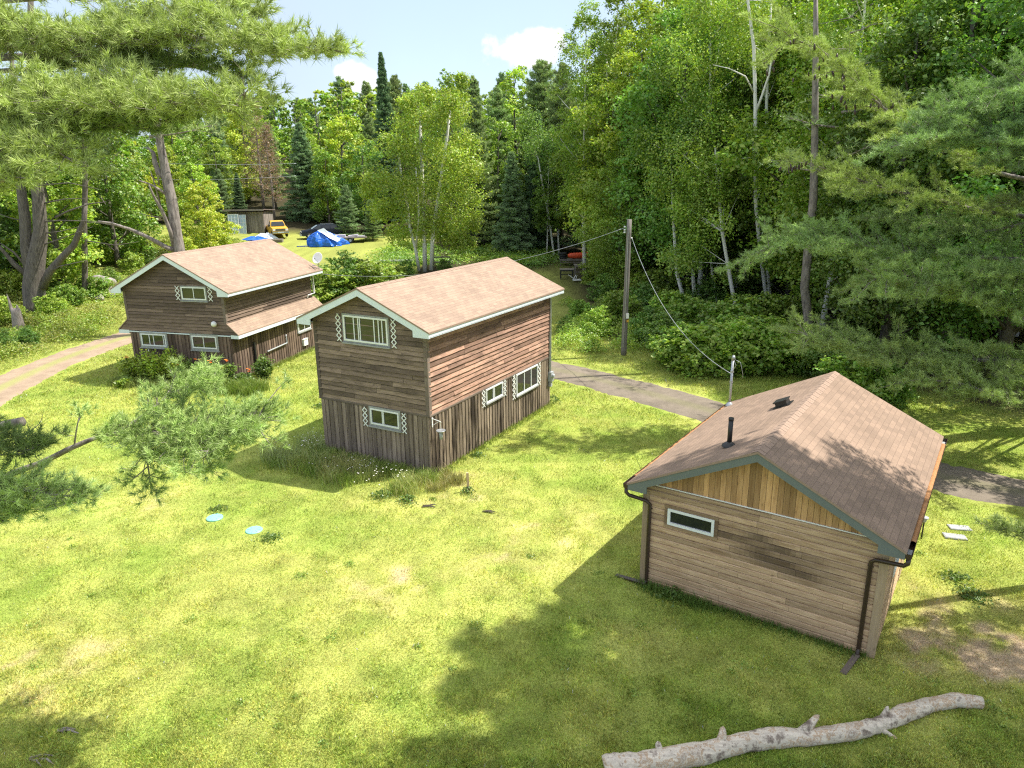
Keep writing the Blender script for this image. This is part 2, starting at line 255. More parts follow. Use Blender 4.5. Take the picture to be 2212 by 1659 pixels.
# ---------------------------------------------------------------- mesh building
class MB:
    def __init__(s): s.v = []; s.f = []; s.uv = []; s.c = []; s.m = []
    def face(s, pts, u=None, c=(.5, .5, .5), m=0, o=None):
        i = len(s.v); pts = [Vector(p) for p in pts]; s.v += pts; s.f.append(tuple(range(i, i + len(pts)))); s.m.append(m); s.c.append(c)
        n = (pts[1] - pts[0]).cross(pts[2] - pts[0])
        if n.length < 1e-12 and len(pts) > 3: n = (pts[2] - pts[0]).cross(pts[3] - pts[0])
        n = n.normalized() if n.length > 0 else Vector((0, 0, 1))
        if u is None:
            u = Vector((0, 0, 1)).cross(n)
            if u.length < 1e-3: u = Vector((1, 0, 0))
        u = Vector(u); u = (u - n * u.dot(n))
        u = u.normalized() if u.length > 1e-6 else n.orthogonal().normalized()
        vv = n.cross(u)
        if vv.z < -.01: vv = -vv
        o = Vector(o) if o is not None else Vector((0, 0, 0))
        s.uv.append([((p - o).dot(u), (p - o).dot(vv)) for p in pts])
    def obox(s, C, X, Y, Z, u=None, c=(.5, .5, .5), m=0):
        """box with centre C and half axes X,Y,Z"""
        C, X, Y, Z = map(Vector, (C, X, Y, Z)); q = [C + X * i + Y * j + Z * k for k in (-1, 1) for j in (-1, 1) for i in (-1, 1)]
        if X.cross(Y).dot(Z) < 0: fl = True
        else: fl = False
        for f in ((0, 2, 3, 1), (4, 5, 7, 6), (0, 1, 5, 4), (2, 6, 7, 3), (0, 4, 6, 2), (1, 3, 7, 5)):
            f = f[::-1] if fl else f
            s.face([q[k] for k in f], u, c, m)
    def box(s, x0, x1, y0, y1, z0, z1, u=None, c=(.5, .5, .5), m=0):
        s.obox(((x0 + x1) / 2, (y0 + y1) / 2, (z0 + z1) / 2), ((x1 - x0) / 2, 0, 0), (0, (y1 - y0) / 2, 0), (0, 0, (z1 - z0) / 2), u, c, m)
    def bar(s, a, b, wd, th, upv=(0, 0, 1), c=(.5, .5, .5), m=0):
        a, b = Vector(a), Vector(b); d = b - a; n = Vector(upv); sd_ = d.cross(n)
        if sd_.length < 1e-6: sd_ = d.orthogonal()
        sd_.normalize(); n = sd_.cross(d).normalized()
        s.obox((a + b) / 2, d / 2, sd_ * wd / 2, n * th / 2, d, c, m)
    def tube(s, pts, rad, n=8, c=(.5, .5, .5), m=0, cap=True, jit=0, rng=None):
        pts = [Vector(p) for p in pts]; k = len(pts)
        if not hasattr(rad, '__len__'): rad = [rad] * k
        t0 = (pts[1] - pts[0]).normalized(); x = t0.orthogonal().normalized(); rings = []
        for i in range(k):
            t = (pts[min(i + 1, k - 1)] - pts[max(i - 1, 0)]).normalized()
            x = (x - t * x.dot(t)); x = x.normalized() if x.length > 1e-6 else t.orthogonal().normalized(); y = t.cross(x)
            ring = []
            for j in range(n):
                a = 2 * math.pi * j / n; r = rad[i] * (1 + (rng.uniform(-jit, jit) if rng else 0))
                ring.append(len(s.v)); s.v.append(pts[i] + (x * math.cos(a) + y * math.sin(a)) * r)
            rings.append(ring)
        for i in range(k - 1):
            for j in range(n):
                s.f.append((rings[i][j], rings[i][(j + 1) % n], rings[i + 1][(j + 1) % n], rings[i + 1][j])); s.m.append(m); s.c.append(c)
                s.uv.append([(j / n, i), ((j + 1) / n, i), ((j + 1) / n, i + 1), (j / n, i + 1)])
        if cap:
            for r_, fl in ((rings[0], True), (rings[-1], False)):
                s.f.append(tuple(r_[::-1] if fl else r_)); s.m.append(m); s.c.append(c); s.uv.append([(0, 0)] * n)
    def lathe(s, C, prof, n=16, c=(.5, .5, .5), m=0, axis=(0, 0, 1)):
        C = Vector(C); ax = Vector(axis).normalized(); x = ax.orthogonal().normalized(); y = ax.cross(x); rings = []
        for r, h in prof:
            ring = []
            for j in range(n):
                a = 2 * math.pi * j / n; ring.append(len(s.v)); s.v.append(C + ax * h + (x * math.cos(a) + y * math.sin(a)) * max(r, 1e-4))
            rings.append(ring)
        for i in range(len(prof) - 1):
            for j in range(n):
                s.f.append((rings[i][j], rings[i][(j + 1) % n], rings[i + 1][(j + 1) % n], rings[i + 1][j])); s.m.append(m); s.c.append(c); s.uv.append([(0, 0), (1, 0), (1, 1), (0, 1)])
    def build(s, name, mats, parent=None, smooth=False, label=None):
        me = bpy.data.meshes.new(name); me.from_pydata([tuple(p) for p in s.v], [], s.f)
        if not isinstance(mats, (list, tuple)): mats = [mats]
        for m in mats: me.materials.append(m)
        me.polygons.foreach_set('material_index', s.m)
        ul = me.uv_layers.new(name='UVMap'); ul.data.foreach_set('uv', np.array([q for f in s.uv for q in f], dtype=np.float32).ravel())
        ca = me.color_attributes.new('rnd', 'FLOAT_COLOR', 'CORNER')
        cc = np.array([list(c) + [1] for c, f in zip(s.c, s.f) for _ in f], dtype=np.float32); ca.data.foreach_set('color', cc.ravel())
        if smooth: me.polygons.foreach_set('use_smooth', [True] * len(s.f))
        me.update()
        return link(name, me, parent, label)
def link(name, me, parent=None, label=None):
    o = bpy.data.objects.new(name, me); col.objects.link(o)
    if parent is not None: o.parent = parent
    if label: o['label'] = label
    return o
def tag(o, label=None, cat=None, group=None, kind=None):
    if label: o['label'] = label
    if cat: o['category'] = cat
    if group: o['group'] = group
    if kind: o['kind'] = kind
    return o
def empty(name, loc=(0, 0, 0), rz=0, label=None, cat=None, group=None):
    o = bpy.data.objects.new(name, None); col.objects.link(o); o.location = loc; o.rotation_euler = (0, 0, rz); o.empty_display_size = .3
    return tag(o, label, cat, group)
def npmesh(name, V, F, C, mats, parent=None, mi=None, smooth=False):
    """V (n,3); F (m,k) all the same size; C (n,3) point colours"""
    me = bpy.data.meshes.new(name); n = len(V); m, k = F.shape
    me.vertices.add(n); me.vertices.foreach_set('co', np.ascontiguousarray(V, dtype=np.float32).ravel())
    me.loops.add(m * k); me.loops.foreach_set('vertex_index', np.ascontiguousarray(F, dtype=np.int32).ravel())
    me.polygons.add(m); me.polygons.foreach_set('loop_start', np.arange(0, m * k, k, dtype=np.int32)); me.polygons.foreach_set('loop_total', np.full(m, k, dtype=np.int32))
    me.update(calc_edges=True)
    ca = me.color_attributes.new('rnd', 'FLOAT_COLOR', 'POINT'); cc = np.ones((n, 4), dtype=np.float32); cc[:, :3] = C; ca.data.foreach_set('color', cc.ravel())
    for q in (mats if isinstance(mats, (list, tuple)) else [mats]): me.materials.append(q)
    if smooth: me.polygons.foreach_set('use_smooth', [True] * m)
    me.validate()
    return link(name, me, parent)
def unit(a): return a / np.maximum(np.linalg.norm(a, axis=-1, keepdims=True), 1e-9)
def leaves(P, size, C, rng, up=.45, asp=.62, N=None):
    """one rhombus leaf per point"""
    n = len(P); nr = rng.normal(size=(n, 3)); nr[:, 2] = np.abs(nr[:, 2]) + up
    if N is not None: nr = nr * .8 + N
    nr = unit(nr); t = unit(np.cross(nr, rng.normal(size=(n, 3)))); b = np.cross(nr, t)
    s = (size * rng.uniform(.65, 1.3, n))[:, None] / 2
    V = np.stack([P + t * s, P + b * s * asp + nr * s * .2, P - t * s, P - b * s * asp + nr * s * .2], 1).reshape(-1, 3)
    F = np.arange(4 * n).reshape(n, 4)
    return V, F, np.repeat(C, 4, 0)
def tufts(P, D, length, K, wid, C, rng, spread=.75):
    """needle tufts: K thin triangles fanning round direction D"""
    n = len(P); D = unit(D); Pn = np.repeat(P, K, 0); Dn = np.repeat(D, K, 0)
    d = unit(Dn + rng.normal(size=(n * K, 3)) * spread); L = (length * rng.uniform(.7, 1.15, n * K))[:, None]
    sd_ = unit(np.cross(d, rng.normal(size=(n * K, 3)))) * wid / 2
    st = Pn + Dn * rng.uniform(-.45, .1, (n * K, 1)) * length
    V = np.stack([st - sd_, st + sd_, st + d * L + np.array([0, 0, -.08]) * L], 1).reshape(-1, 3); F = np.arange(3 * n * K).reshape(-1, 3)
    return V, F, np.repeat(np.repeat(C, K, 0) * rng.uniform(.75, 1.25, (n * K, 1)), 3, 0)
def tint(base, n, rng, v=.2, h=.15):
    c = np.tile(np.array(base, float), (n, 1)) * rng.uniform(1 - v, 1 + v, (n, 1)); c[:, 0] *= rng.uniform(1 - h, 1 + h, n); return np.clip(c, 0, 1)
# ================================================================ GROUND
def seg_dist(X, Y, pts):
    d = np.full(np.shape(X), 1e9); side = np.zeros(np.shape(X))
    for (ax, ay), (bx, by) in zip(pts[:-1], pts[1:]):
        vx, vy = bx - ax, by - ay; t = np.clip(((X - ax) * vx + (Y - ay) * vy) / (vx * vx + vy * vy), 0, 1)
        q = np.hypot(X - ax - t * vx, Y - ay - t * vy); d = np.minimum(d, q)
    return d
def smooth_path(pts, n=10):
    out = []; P = [Vector((*p, 0)) for p in pts]
    for i in range(len(P) - 1):
        p0, p1, p2, p3 = P[max(i - 1, 0)], P[i], P[i + 1], P[min(i + 2, len(P) - 1)]
        for k in range(n):
            t = k / n; q = .5 * ((2 * p1) + (p2 - p0) * t + (2 * p0 - 5 * p1 + 4 * p2 - p3) * t * t + (3 * p1 - p0 - 3 * p2 + p3) * t ** 3); out.append((q.x, q.y))
    out.append((P[-1].x, P[-1].y)); return out
ROAD = smooth_path([(30, 13), (21, 16.5), (15, 18.9), (11.6, 21.8), (7.7, 26.9), (2.2, 33.2), (-5, 38.8), (-11, 43)])
DRIVE = smooth_path([(-11, 43), (-17, 45.2), (-21.6, 43.6), (-23.2, 38.5), (-23.0, 31), (-21.3, 24), (-18, 16), (-13, 8)])
HOUSES = {'B': (-2.5291, 20.7306, -.5057, 4.375, 8.3645), 'A': (-12.6683, 31.7697, -.2639, 5.466, 7.39), 'C': (6.8756, 11.8248, -.6067, 4.7646, 6.2415)}
def in_house(X, Y, m=0.0):
    r = np.zeros(np.shape(X), bool)
    for x0, y0, yaw, w_, l_ in HOUSES.values():
        c, s = math.cos(yaw), math.sin(yaw); a = (X - x0) * c + (Y - y0) * s; b = -(X - x0) * s + (Y - y0) * c
        r |= (a > -w_ - m) & (a < m) & (b > -m) & (b < l_ + m)
    return r
DRYSPOTS = [(hit(960, 1055), 2.0, .8), (hit(300, 1090), 1.1, .8), (hit(1130, 1200), 1.6, .55), (hit(930, 1290), 1.7, .55), (hit(1180, 1150), 1.6, .5), (hit(60, 1430), 1.6, .75), (hit(1400, 1160), .7, .3),
            (Vector((7.9, 12.0, 0)), .9, .8), (Vector((9.2, 12.2, 0)), 1.1, .9), (Vector((10.2, 11.6, 0)), 1.0, .8), (Vector((9.0, 14.0, 0)), .9, .7), (Vector((10.4, 13.6, 0)), .8, .4), (hit(850, 1240), .8, .5), (hit(1240, 1110), .8, .5), (hit(2150, 1400), 1.5, .6), (hit(200, 1500), 1.5, .5), (hit(700, 1300), 2.5, .3)]
def dryness(X, Y):
    d = np.clip((fbm(X, Y, .42, 3) - .47) * 2.4, 0, 1) * .36 + np.clip((fbm(X, Y, 1.9, 9) - .5) * 2, 0, 1) * .4
    for p, r, a in DRYSPOTS: d = d + .82 * a * np.exp(-((X - p.x) ** 2 + (Y - p.y) ** 2) / (r * r)) * np.clip(fbm(X, Y, 2.3, 5) * 1.9 - .25, 0, 1.2)
    return np.clip(d, 0, 1)
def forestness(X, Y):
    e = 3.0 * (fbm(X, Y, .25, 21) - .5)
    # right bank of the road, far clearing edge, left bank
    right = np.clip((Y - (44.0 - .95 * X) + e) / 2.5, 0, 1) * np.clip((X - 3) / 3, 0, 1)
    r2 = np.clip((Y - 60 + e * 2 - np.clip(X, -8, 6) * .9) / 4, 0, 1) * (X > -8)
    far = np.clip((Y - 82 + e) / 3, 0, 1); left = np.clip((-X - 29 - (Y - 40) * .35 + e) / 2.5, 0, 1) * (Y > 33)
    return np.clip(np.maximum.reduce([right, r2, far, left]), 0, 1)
GR_GREEN, GR_MID, GR_DRY, GR_DIRT = np.array((.235, .31, .055)), np.array((.345, .38, .088)), np.array((.42, .42, .12)), np.array((.46, .35, .23))
def grasscol(X, Y):
    d = dryness(X, Y)[..., None]; g = np.clip((fbm(X, Y, .9, 40) - .35) * 2.5, 0, 1)[..., None]
    c = GR_GREEN * (1 - g) + GR_MID * g; c = c * (1 - np.clip(d * 1.6, 0, 1)) + GR_DRY * np.clip(d * 1.6, 0, 1)
    t = np.clip(d * 2.4 - 1.35, 0, 1); c = c * (1 - t) + GR_DIRT * t
    far = np.clip((Y - 28) / 20, 0, 1)[..., None]; c = c * (1 - far) + (GR_MID * .66 + GR_DRY * .10) * far
    return c
def terrain():
    def grid(x0, x1, y0, y1, st):
        xs = np.arange(x0, x1 + 1e-6, st); ys = np.arange(y0, y1 + 1e-6, st); return xs, ys
    xs = np.concatenate([np.arange(-420, -40, 10), np.arange(-40, -14, .5), np.arange(-14, 16, .2), np.arange(16, 40, .5), np.arange(40, 421, 10)])
    ys = np.concatenate([np.arange(-30, 7, 2), np.arange(7, 26, .2), np.arange(26, 62, .4), np.arange(62, 130, 2), np.arange(130, 421, 10)])
    X, Y = np.meshgrid(xs, ys); Z = hill(X, Y) + .05 * (fbm(X, Y, .5, 77) - .5) * (Y < 60) + .35 * (fbm(X, Y, .3, 78) - .5) * (Y > 62)
    nx, ny = len(xs), len(ys); V = np.stack([X, Y, Z], -1).reshape(-1, 3)
    i = np.arange(ny - 1)[:, None] * nx + np.arange(nx - 1)[None]; F = np.stack([i, i + 1, i + nx + 1, i + nx], -1).reshape(-1, 4)
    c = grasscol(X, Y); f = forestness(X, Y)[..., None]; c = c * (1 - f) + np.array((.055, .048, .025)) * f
    c = c * (.62 + .76 * fbm(X, Y, 2.1, 60)[..., None])
    m, N, L, B = newmat('ground cover')
    a = N.new('ShaderNodeAttribute'); a.attribute_name = 'rnd'; tc = N.new('ShaderNodeTexCoord')
    n = N.new('ShaderNodeTexNoise'); n.inputs['Scale'].default_value = 22; n.inputs['Detail'].default_value = 8; n.inputs['Roughness'].default_value = .7; L.new(tc.outputs['Object'], n.inputs['Vector'])
    mr = N.new('ShaderNodeMapRange'); mr.inputs['From Min'].default_value = .3; mr.inputs['From Max'].default_value = .7; mr.inputs['To Min'].default_value = .55; mr.inputs['To Max'].default_value = 1.4; L.new(n.outputs[0], mr.inputs['Value'])
    s = N.new('ShaderNodeVectorMath'); s.operation = 'SCALE'; L.new(a.outputs['Color'], s.inputs[0]); L.new(mr.outputs[0], s.inputs['Scale']); L.new(s.outputs[0], B.inputs['Base Color'])
    B.inputs['Roughness'].default_value = 1; B.inputs['Specular IOR Level'].default_value = .1
    b = N.new('ShaderNodeBump'); b.inputs['Strength'].default_value = .8; b.inputs['Distance'].default_value = .04; L.new(n.outputs[0], b.inputs['Height']); L.new(b.outputs[0], B.inputs['Normal'])
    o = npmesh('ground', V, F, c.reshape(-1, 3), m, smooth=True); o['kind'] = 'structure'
terrain()
def ribbon(name, path, wd, mat, dz, seed):
    rng = np.random.default_rng(seed); P = np.array(path); T = unit(np.gradient(P, axis=0)); Nn = np.stack([-T[:, 1], T[:, 0]], 1)
    fine = []; 
    for i in range(len(P) - 1):
        for k in range(4): t = k / 4; fine.append(np.r_[P[i] * (1 - t) + P[i + 1] * t, Nn[i] * (1 - t) + Nn[i + 1] * t])
    fine = np.array(fine); K = 13; off = np.linspace(-1, 1, K)
    W = wd / 2 * (1 + .16 * (vnoise(np.arange(len(fine)) * .35, 0 * fine[:, 0], seed)[:, None] - .5) + .10 * (rng.random((len(fine), 1)) - .5))
    X = fine[:, 0:1] + fine[:, 2:3] * off * W; Y = fine[:, 1:2] + fine[:, 3:4] * off * W
    Z = hill(X, Y) + .035 + dz - .075 * (off ** 4)[None] - .01 * (1 - np.cos(off * 9))[None]
    V = np.stack([X, Y, Z], -1).reshape(-1, 3); n, k = X.shape; i = np.arange(n - 1)[:, None] * k + np.arange(k - 1)[None]
    F = np.stack([i, i + 1, i + k + 1, i + k], -1).reshape(-1, 4)
    C = np.repeat(np.abs(off)[None], n, 0)[..., None] * np.ones(3)
    o = npmesh(name, V, F, C.reshape(-1, 3), mat, smooth=True); o['kind'] = 'structure'
def roadmat(name, c1, c2, cg, gs):
    m, N, L, B = newmat(name); tc = N.new('ShaderNodeTexCoord'); a = N.new('ShaderNodeAttribute'); a.attribute_name = 'rnd'; se = N.new('ShaderNodeSeparateColor'); L.new(a.outputs['Color'], se.inputs[0])
    n = N.new('ShaderNodeTexNoise'); n.inputs['Scale'].default_value = 1.1; n.inputs['Detail'].default_value = 8; n.inputs['Roughness'].default_value = .7; L.new(tc.outputs['Object'], n.inputs['Vector'])
    f = N.new('ShaderNodeTexNoise'); f.inputs['Scale'].default_value = 45; f.inputs['Detail'].default_value = 4; f.inputs['Roughness'].default_value = .8; L.new(tc.outputs['Object'], f.inputs['Vector'])
    av = N.new('ShaderNodeMath'); av.operation = 'ADD'; L.new(n.outputs[0], av.inputs[0]); L.new(f.outputs[0], av.inputs[1])
    mr = N.new('ShaderNodeMapRange'); mr.inputs['From Min'].default_value = .7; mr.inputs['From Max'].default_value = 1.3; L.new(av.outputs[0], mr.inputs['Value'])
    mx = N.new('ShaderNodeMix'); mx.data_type = 'RGBA'; setc(mx.inputs[6], c1); setc(mx.inputs[7], c2); L.new(mr.outputs[0], mx.inputs[0])
    # worn wheel tracks; grass in the middle strip
    q = N.new('ShaderNodeMapRange'); q.inputs['From Min'].default_value = .30; q.inputs['From Max'].default_value = .08; q.inputs['To Max'].default_value = gs; L.new(se.outputs[0], q.inputs['Value'])
    q2 = N.new('ShaderNodeMath'); q2.operation = 'MULTIPLY'; L.new(q.outputs[0], q2.inputs[0]); q3 = N.new('ShaderNodeMapRange'); q3.inputs['From Min'].default_value = .4; q3.inputs['From Max'].default_value = .55; L.new(f.outputs[0], q3.inputs['Value']); L.new(q3.outputs[0], q2.inputs[1])
    m2 = N.new('ShaderNodeMix'); m2.data_type = 'RGBA'; L.new(q2.outputs[0], m2.inputs[0]); L.new(mx.outputs[2], m2.inputs[6]); setc(m2.inputs[7], cg)
    L.new(m2.outputs[2], B.inputs['Base Color']); B.inputs['Roughness'].default_value = 1; B.inputs['Specular IOR Level'].default_value = .15
    b = N.new('ShaderNodeBump'); b.inputs['Strength'].default_value = .7; b.inputs['Distance'].default_value = .02; L.new(f.outputs[0], b.inputs['Height']); L.new(b.outputs[0], B.inputs['Normal'])
    return m
ribbon('gravel_road', ROAD, 3.0, roadmat('gravel', (.11, .094, .074), (.27, .225, .175), (.20, .20, .09), .5), .008, 4)
ribbon('dirt_driveway', DRIVE, 2.9, roadmat('sandy dirt', (.21, .152, .105), (.40, .305, .215), (.28, .30, .09), 1.0), .014, 6)
# ---- lawn blades: stuff
def lawn():
    rng = np.random.default_rng(11); out = []
    N_ = 1200000
    # density falls with distance
    y = 8.6 + (46 - 8.6) * rng.random(N_) ** 1.9; x = rng.uniform(-.80, .80, N_) * (y + 3.2)
    k = ~in_house(x, y, -.02) & (seg_dist(x, y, ROAD) > 1.18 + .5 * fbm(x, y, 2, 5)) & (seg_dist(x, y, DRIVE) > 1.12 + .5 * fbm(x, y, 2, 6)) & (rng.random(N_) > forestness(x, y) * .7)
    dr = dryness(x, y); k &= rng.random(N_) > np.clip(dr * 1.5 - .75, 0, .85); k &= np.abs(x) < 40
    for p, r in ((hit(464, 1120), .30), (hit(549, 1147), .30)): k &= np.hypot(x - p.x, y - p.y) > r
    x, y = x[k], y[k]; n = len(x); z = hill(x, y) + .0
    c = grasscol(x, y); c = c * rng.uniform(.5, 1.7, (n, 1)) * (.55 + .95 * fbm(x, y, 3.5, 33)[:, None]); c[:, 0] *= rng.uniform(.8, 1.25, n)
    clump = np.clip(fbm(x, y, 2.6, 88) * 3 - 1.0, .1, 1.8)
    wh = rng.random(n) < .0016; c[wh] = (.75, .75, .72); pu = rng.random(n) < .0008; c[pu] = (.45, .40, .62)
    h = rng.uniform(.025, .065, n) * (.6 + clump * .8) * (1 + (y > 26) * .5); wd = rng.uniform(.006, .013, n) * (1 + np.clip((y - 14) / 16, 0, 2.2))
    a = rng.uniform(0, 6.283, n); d = np.stack([np.cos(a), np.sin(a), 0 * a], 1); ln = rng.normal(size=(n, 2)) * .55
    P = np.stack([x, y, z], 1); T = P + np.stack([ln[:, 0] * h, ln[:, 1] * h, h], 1)
    mid = P * .45 + T * .55 + d * wd[:, None] * .2; mid[:, 2] += h * .12
    V = np.stack([P - d * wd[:, None] / 2, mid + d * wd[:, None] * .6, T], 1).reshape(-1, 3)
    o = npmesh('lawn_grass', V, np.arange(3 * n).reshape(n, 3), np.repeat(c, 3, 0), M['grassm']); tag(o, kind='stuff')
lawn()
def herb_mesh(name, spots, mat='leaf', seed=1, parent=None):
    """spots: (x,y,radius,height,n,leafsize,colour): mounds of leaves rising from the ground"""
    rng = np.random.default_rng(seed); Vs, Fs, Cs = [], [], []; o = 0
    for x, y, r, h, n, ls, c in spots:
        q = rng.normal(size=(n, 2)) * .5 * r; rr = np.clip(1 - (np.hypot(q[:, 0], q[:, 1]) / (1.25 * r)) ** 2, .03, 1)
        px, py = x + q[:, 0], y + q[:, 1]; bump = .55 + .9 * fbm(px * 1.0, py * 1.0, 2.2 / max(r, .4), seed)
        z = hill(px, py) + h * rr * bump * rng.random(n) ** .45
        C = tint(c, n, rng, .3, .18) * (.75 + .5 * fbm(px, py, 1.3, seed + 5)[:, None])
        V, F, C = leaves(np.stack([px, py, z], 1), ls, C, rng, .7)
        Vs.append(V); Fs.append(F + o); Cs.append(C); o += len(V)
    return npmesh(name, np.concatenate(Vs), np.concatenate(Fs), np.concatenate(Cs), M[mat], parent)
def blades(name, spots, seed=1, parent=None):
    """spots: (x,y,r,height,n,width,colour)"""
    rng = np.random.default_rng(seed); Vs, Cs = [], []
    for x, y, r, h, n, wd, c in spots:
        q = rng.normal(size=(n, 2)) * .5 * r; px, py = x + q[:, 0], y + q[:, 1]; a = rng.uniform(0, 6.283, n); d = np.stack([np.cos(a), np.sin(a), 0 * a], 1) * wd / 2
        P = np.stack([px, py, hill(px, py)], 1); H = h * rng.uniform(.5, 1.15, n)[:, None]; lean = np.stack([rng.normal(size=n) * .35, rng.normal(size=n) * .35, np.zeros(n)], 1)
        m = P + (lean * .4 + [0, 0, .65]) * H; t = P + (lean * 1.1 + [0, 0, 1]) * H; C = tint(c, n, rng, .3, .15)
        Vs.append(np.stack([P - d, P + d, m + d * .8, m + d * .8, m - d * .8, P - d, m - d * .8, m + d * .8, t], 1).reshape(-1, 3)); Cs.append(np.repeat(C, 9, 0))
    V = np.concatenate(Vs); return npmesh(name, V, np.arange(len(V)).reshape(-1, 3), np.concatenate(Cs), M['grassm'], parent)
# ================================================================ HOUSES
class Wall:
    """s runs along the wall, n points out; local house coordinates"""
    def __init__(s, o, d, n): s.o, s.d, s.n = Vector(o), Vector(d), Vector(n)
    def P(s, a, z, out=0): return s.o + s.d * a + Vector((0, 0, z)) + s.n * out
def walls(w_, l_):
    return {'front': Wall((0, 0, 0), (1, 0, 0), (0, -1, 0)), 'right': Wall((0, 0, 0), (0, 1, 0), (1, 0, 0)),
            'left': Wall((-w_, 0, 0), (0, 1, 0), (-1, 0, 0)), 'back': Wall((0, l_, 0), (1, 0, 0), (0, 1, 0))}
def siding(mb, W, rangef, z0, z1, rng, ex=.145, wav=.011, thick=.052, m=0, mu=1):
    z = z0
    while z < z1 - .02:
        h = min(ex * rng.uniform(.92, 1.08), z1 - z); a0, a1 = rangef(z); b0, b1 = rangef(z + h)
        if a1 - a0 < .05: break
        cuts = [a0]; p = a0 + rng.uniform(1, 3.5)
        while p < a1 - .5: cuts.append(p); p += rng.uniform(1.8, 4)
        cuts.append(a1)
        for s0, s1 in zip(cuts[:-1], cuts[1:]):
            c = (rng.random(), rng.random(), rng.random()); n = max(1, int((s1 - s0) / .3)); th = thick * rng.uniform(.8, 1.2); prev = None
            for k in range(n + 1):
                t = k / n; s = s0 + (s1 - s0) * t + (0 if k in (0,) else 0); f = (s - a0) / (a1 - a0); st = min(max(s, b0), b1); dzz = rng.uniform(-wav, wav); g = .003 if k == 0 else (-.003 if k == n else 0)
                q = (W.P(s + g, z + dzz, .004), W.P(s + g, z + dzz, th), W.P(st + g, z + h - .018, .016), W.P(st + g, z + h + .012, .007))
                if prev: mb.face([prev[1], q[1], q[2], prev[2]], W.d, c, m); mb.face([prev[2], q[2], q[3], prev[3]], W.d, c, mu); mb.face([prev[0], q[0], q[1], prev[1]], W.d, c, m)  # mu: dark strip painted in for the shadow line under the next board
                prev = q
        z += h
def battens(mb, W, s0, s1, z0f, z1, rng, pitch=.18, cov=.62, m=0, th=.024):
    s = s0; i = 0
    while s < s1 - .01:
        wd = min(pitch * rng.uniform(.9, 1.1), s1 - s); c = (rng.random(), rng.random(), rng.random()); z0 = z0f(s) + rng.uniform(-.02, .03)
        c2 = (rng.random() * .8, rng.random(), rng.random())
        mb.obox(W.P(s + wd / 2, (z0 + z1) / 2, .006), W.d * (wd / 2), W.n * .006, Vector((0, 0, (z1 - z0) / 2)), (0, 0, 1), c2, m)
        hw = wd * cov / 2 * rng.uniform(.92, 1.08); zz = z0 + rng.uniform(-.02, .02)
        mb.obox(W.P(s + wd / 2 + rng.uniform(-.006, .006), (zz + z1) / 2 - .002, .013 + th / 2), W.d * hw, W.n * th / 2, Vector((0, 0, (z1 - zz) / 2 - .003)), (0, 0, 1), c, m)
        s += wd
def window(parent, W, s0, s1, z0, z1, mull=(.5,), fr=.05, out=.085, frame='winw', casing=None, cw=.07, name='window', label=None, sill=True, glass='glass'):
    fb = MB(); D = W.n
    def bx(mb, a, b, c, d, o0, o1, m=0): mb.obox(W.P((a + b) / 2, (c + d) / 2, (o0 + o1) / 2), W.d * (b - a) / 2, D * (o1 - o0) / 2, Vector((0, 0, (d - c) / 2)), None, (random.random(),) * 3, m)
    bx(fb, s0, s1, z1 - fr, z1, .0, out); bx(fb, s0, s1, z0, z0 + fr, .0, out); bx(fb, s0, s0 + fr, z0 + fr, z1 - fr, 0, out); bx(fb, s1 - fr, s1, z0 + fr, z1 - fr, 0, out)
    for q in mull:
        c = s0 + (s1 - s0) * q; bx(fb, c - .016, c + .016, z0 + fr, z1 - fr, .053, out - .012)
    o = fb.build(name, M[frame], parent, label=label)
    g = MB(); bx(g, s0 + fr, s1 - fr, z0 + fr, z1 - fr, .0, .052); g.build('pane', M[glass], o)
    if casing:
        cb = MB(); bx(cb, s0 - cw, s1 + cw, z1 + .002, z1 + cw, 0, out - .015); bx(cb, s0 - cw, s1 + cw, z0 - cw, z0 - .002, 0, out - .015); bx(cb, s0 - cw, s0 - .002, z0 - .002, z1 + .002, 0, out - .015); bx(cb, s1 + .002, s1 + cw, z0 - .002, z1 + .002, 0, out - .015)
        cb.build('casing', M[casing], o)
    if sill:
        sb = MB(); q = cw if casing else 0
        bx(sb, s0 - .03 - q, s1 + .03 + q, z0 - q - .045, z0 - q - .003, 0, out + .03); sb.build('sill', M['wingrey' if sill is True else sill], o)
    return o
def lattice(parent, W, s0, s1, z0, z1, out=.055):
    mb = MB(); wd = s1 - s0; p = wd * 1.9; k = 0
    for sgn, o in ((1, out), (-1, out + .009)):
        t = z0 - wd * 1.0
        while t < z1:
            # line from (s0, t) rising at 45 deg
            a, b = 0.0, wd
            za, zb = (t, t + wd) if sgn > 0 else (t + wd, t)
            # clip to z0..z1
            A, B = (s0, za), (s1, zb); pts = []
            f0, f1 = 0, 1
            dzz = zb - za
            for lim, lo in ((z0, True), (z1, False)):
                f = (lim - za) / dzz
                if (dzz > 0) == lo: f0 = max(f0, f)
                else: f1 = min(f1, f)
            if f1 - f0 > .08: mb.bar(W.P(s0 + wd * f0, za + dzz * f0, o), W.P(s0 + wd * f1, za + dzz * f1, o), .034, .008, W.n)
            t += p / 2
    return mb.build('lattice_panel', M['winw'], parent)
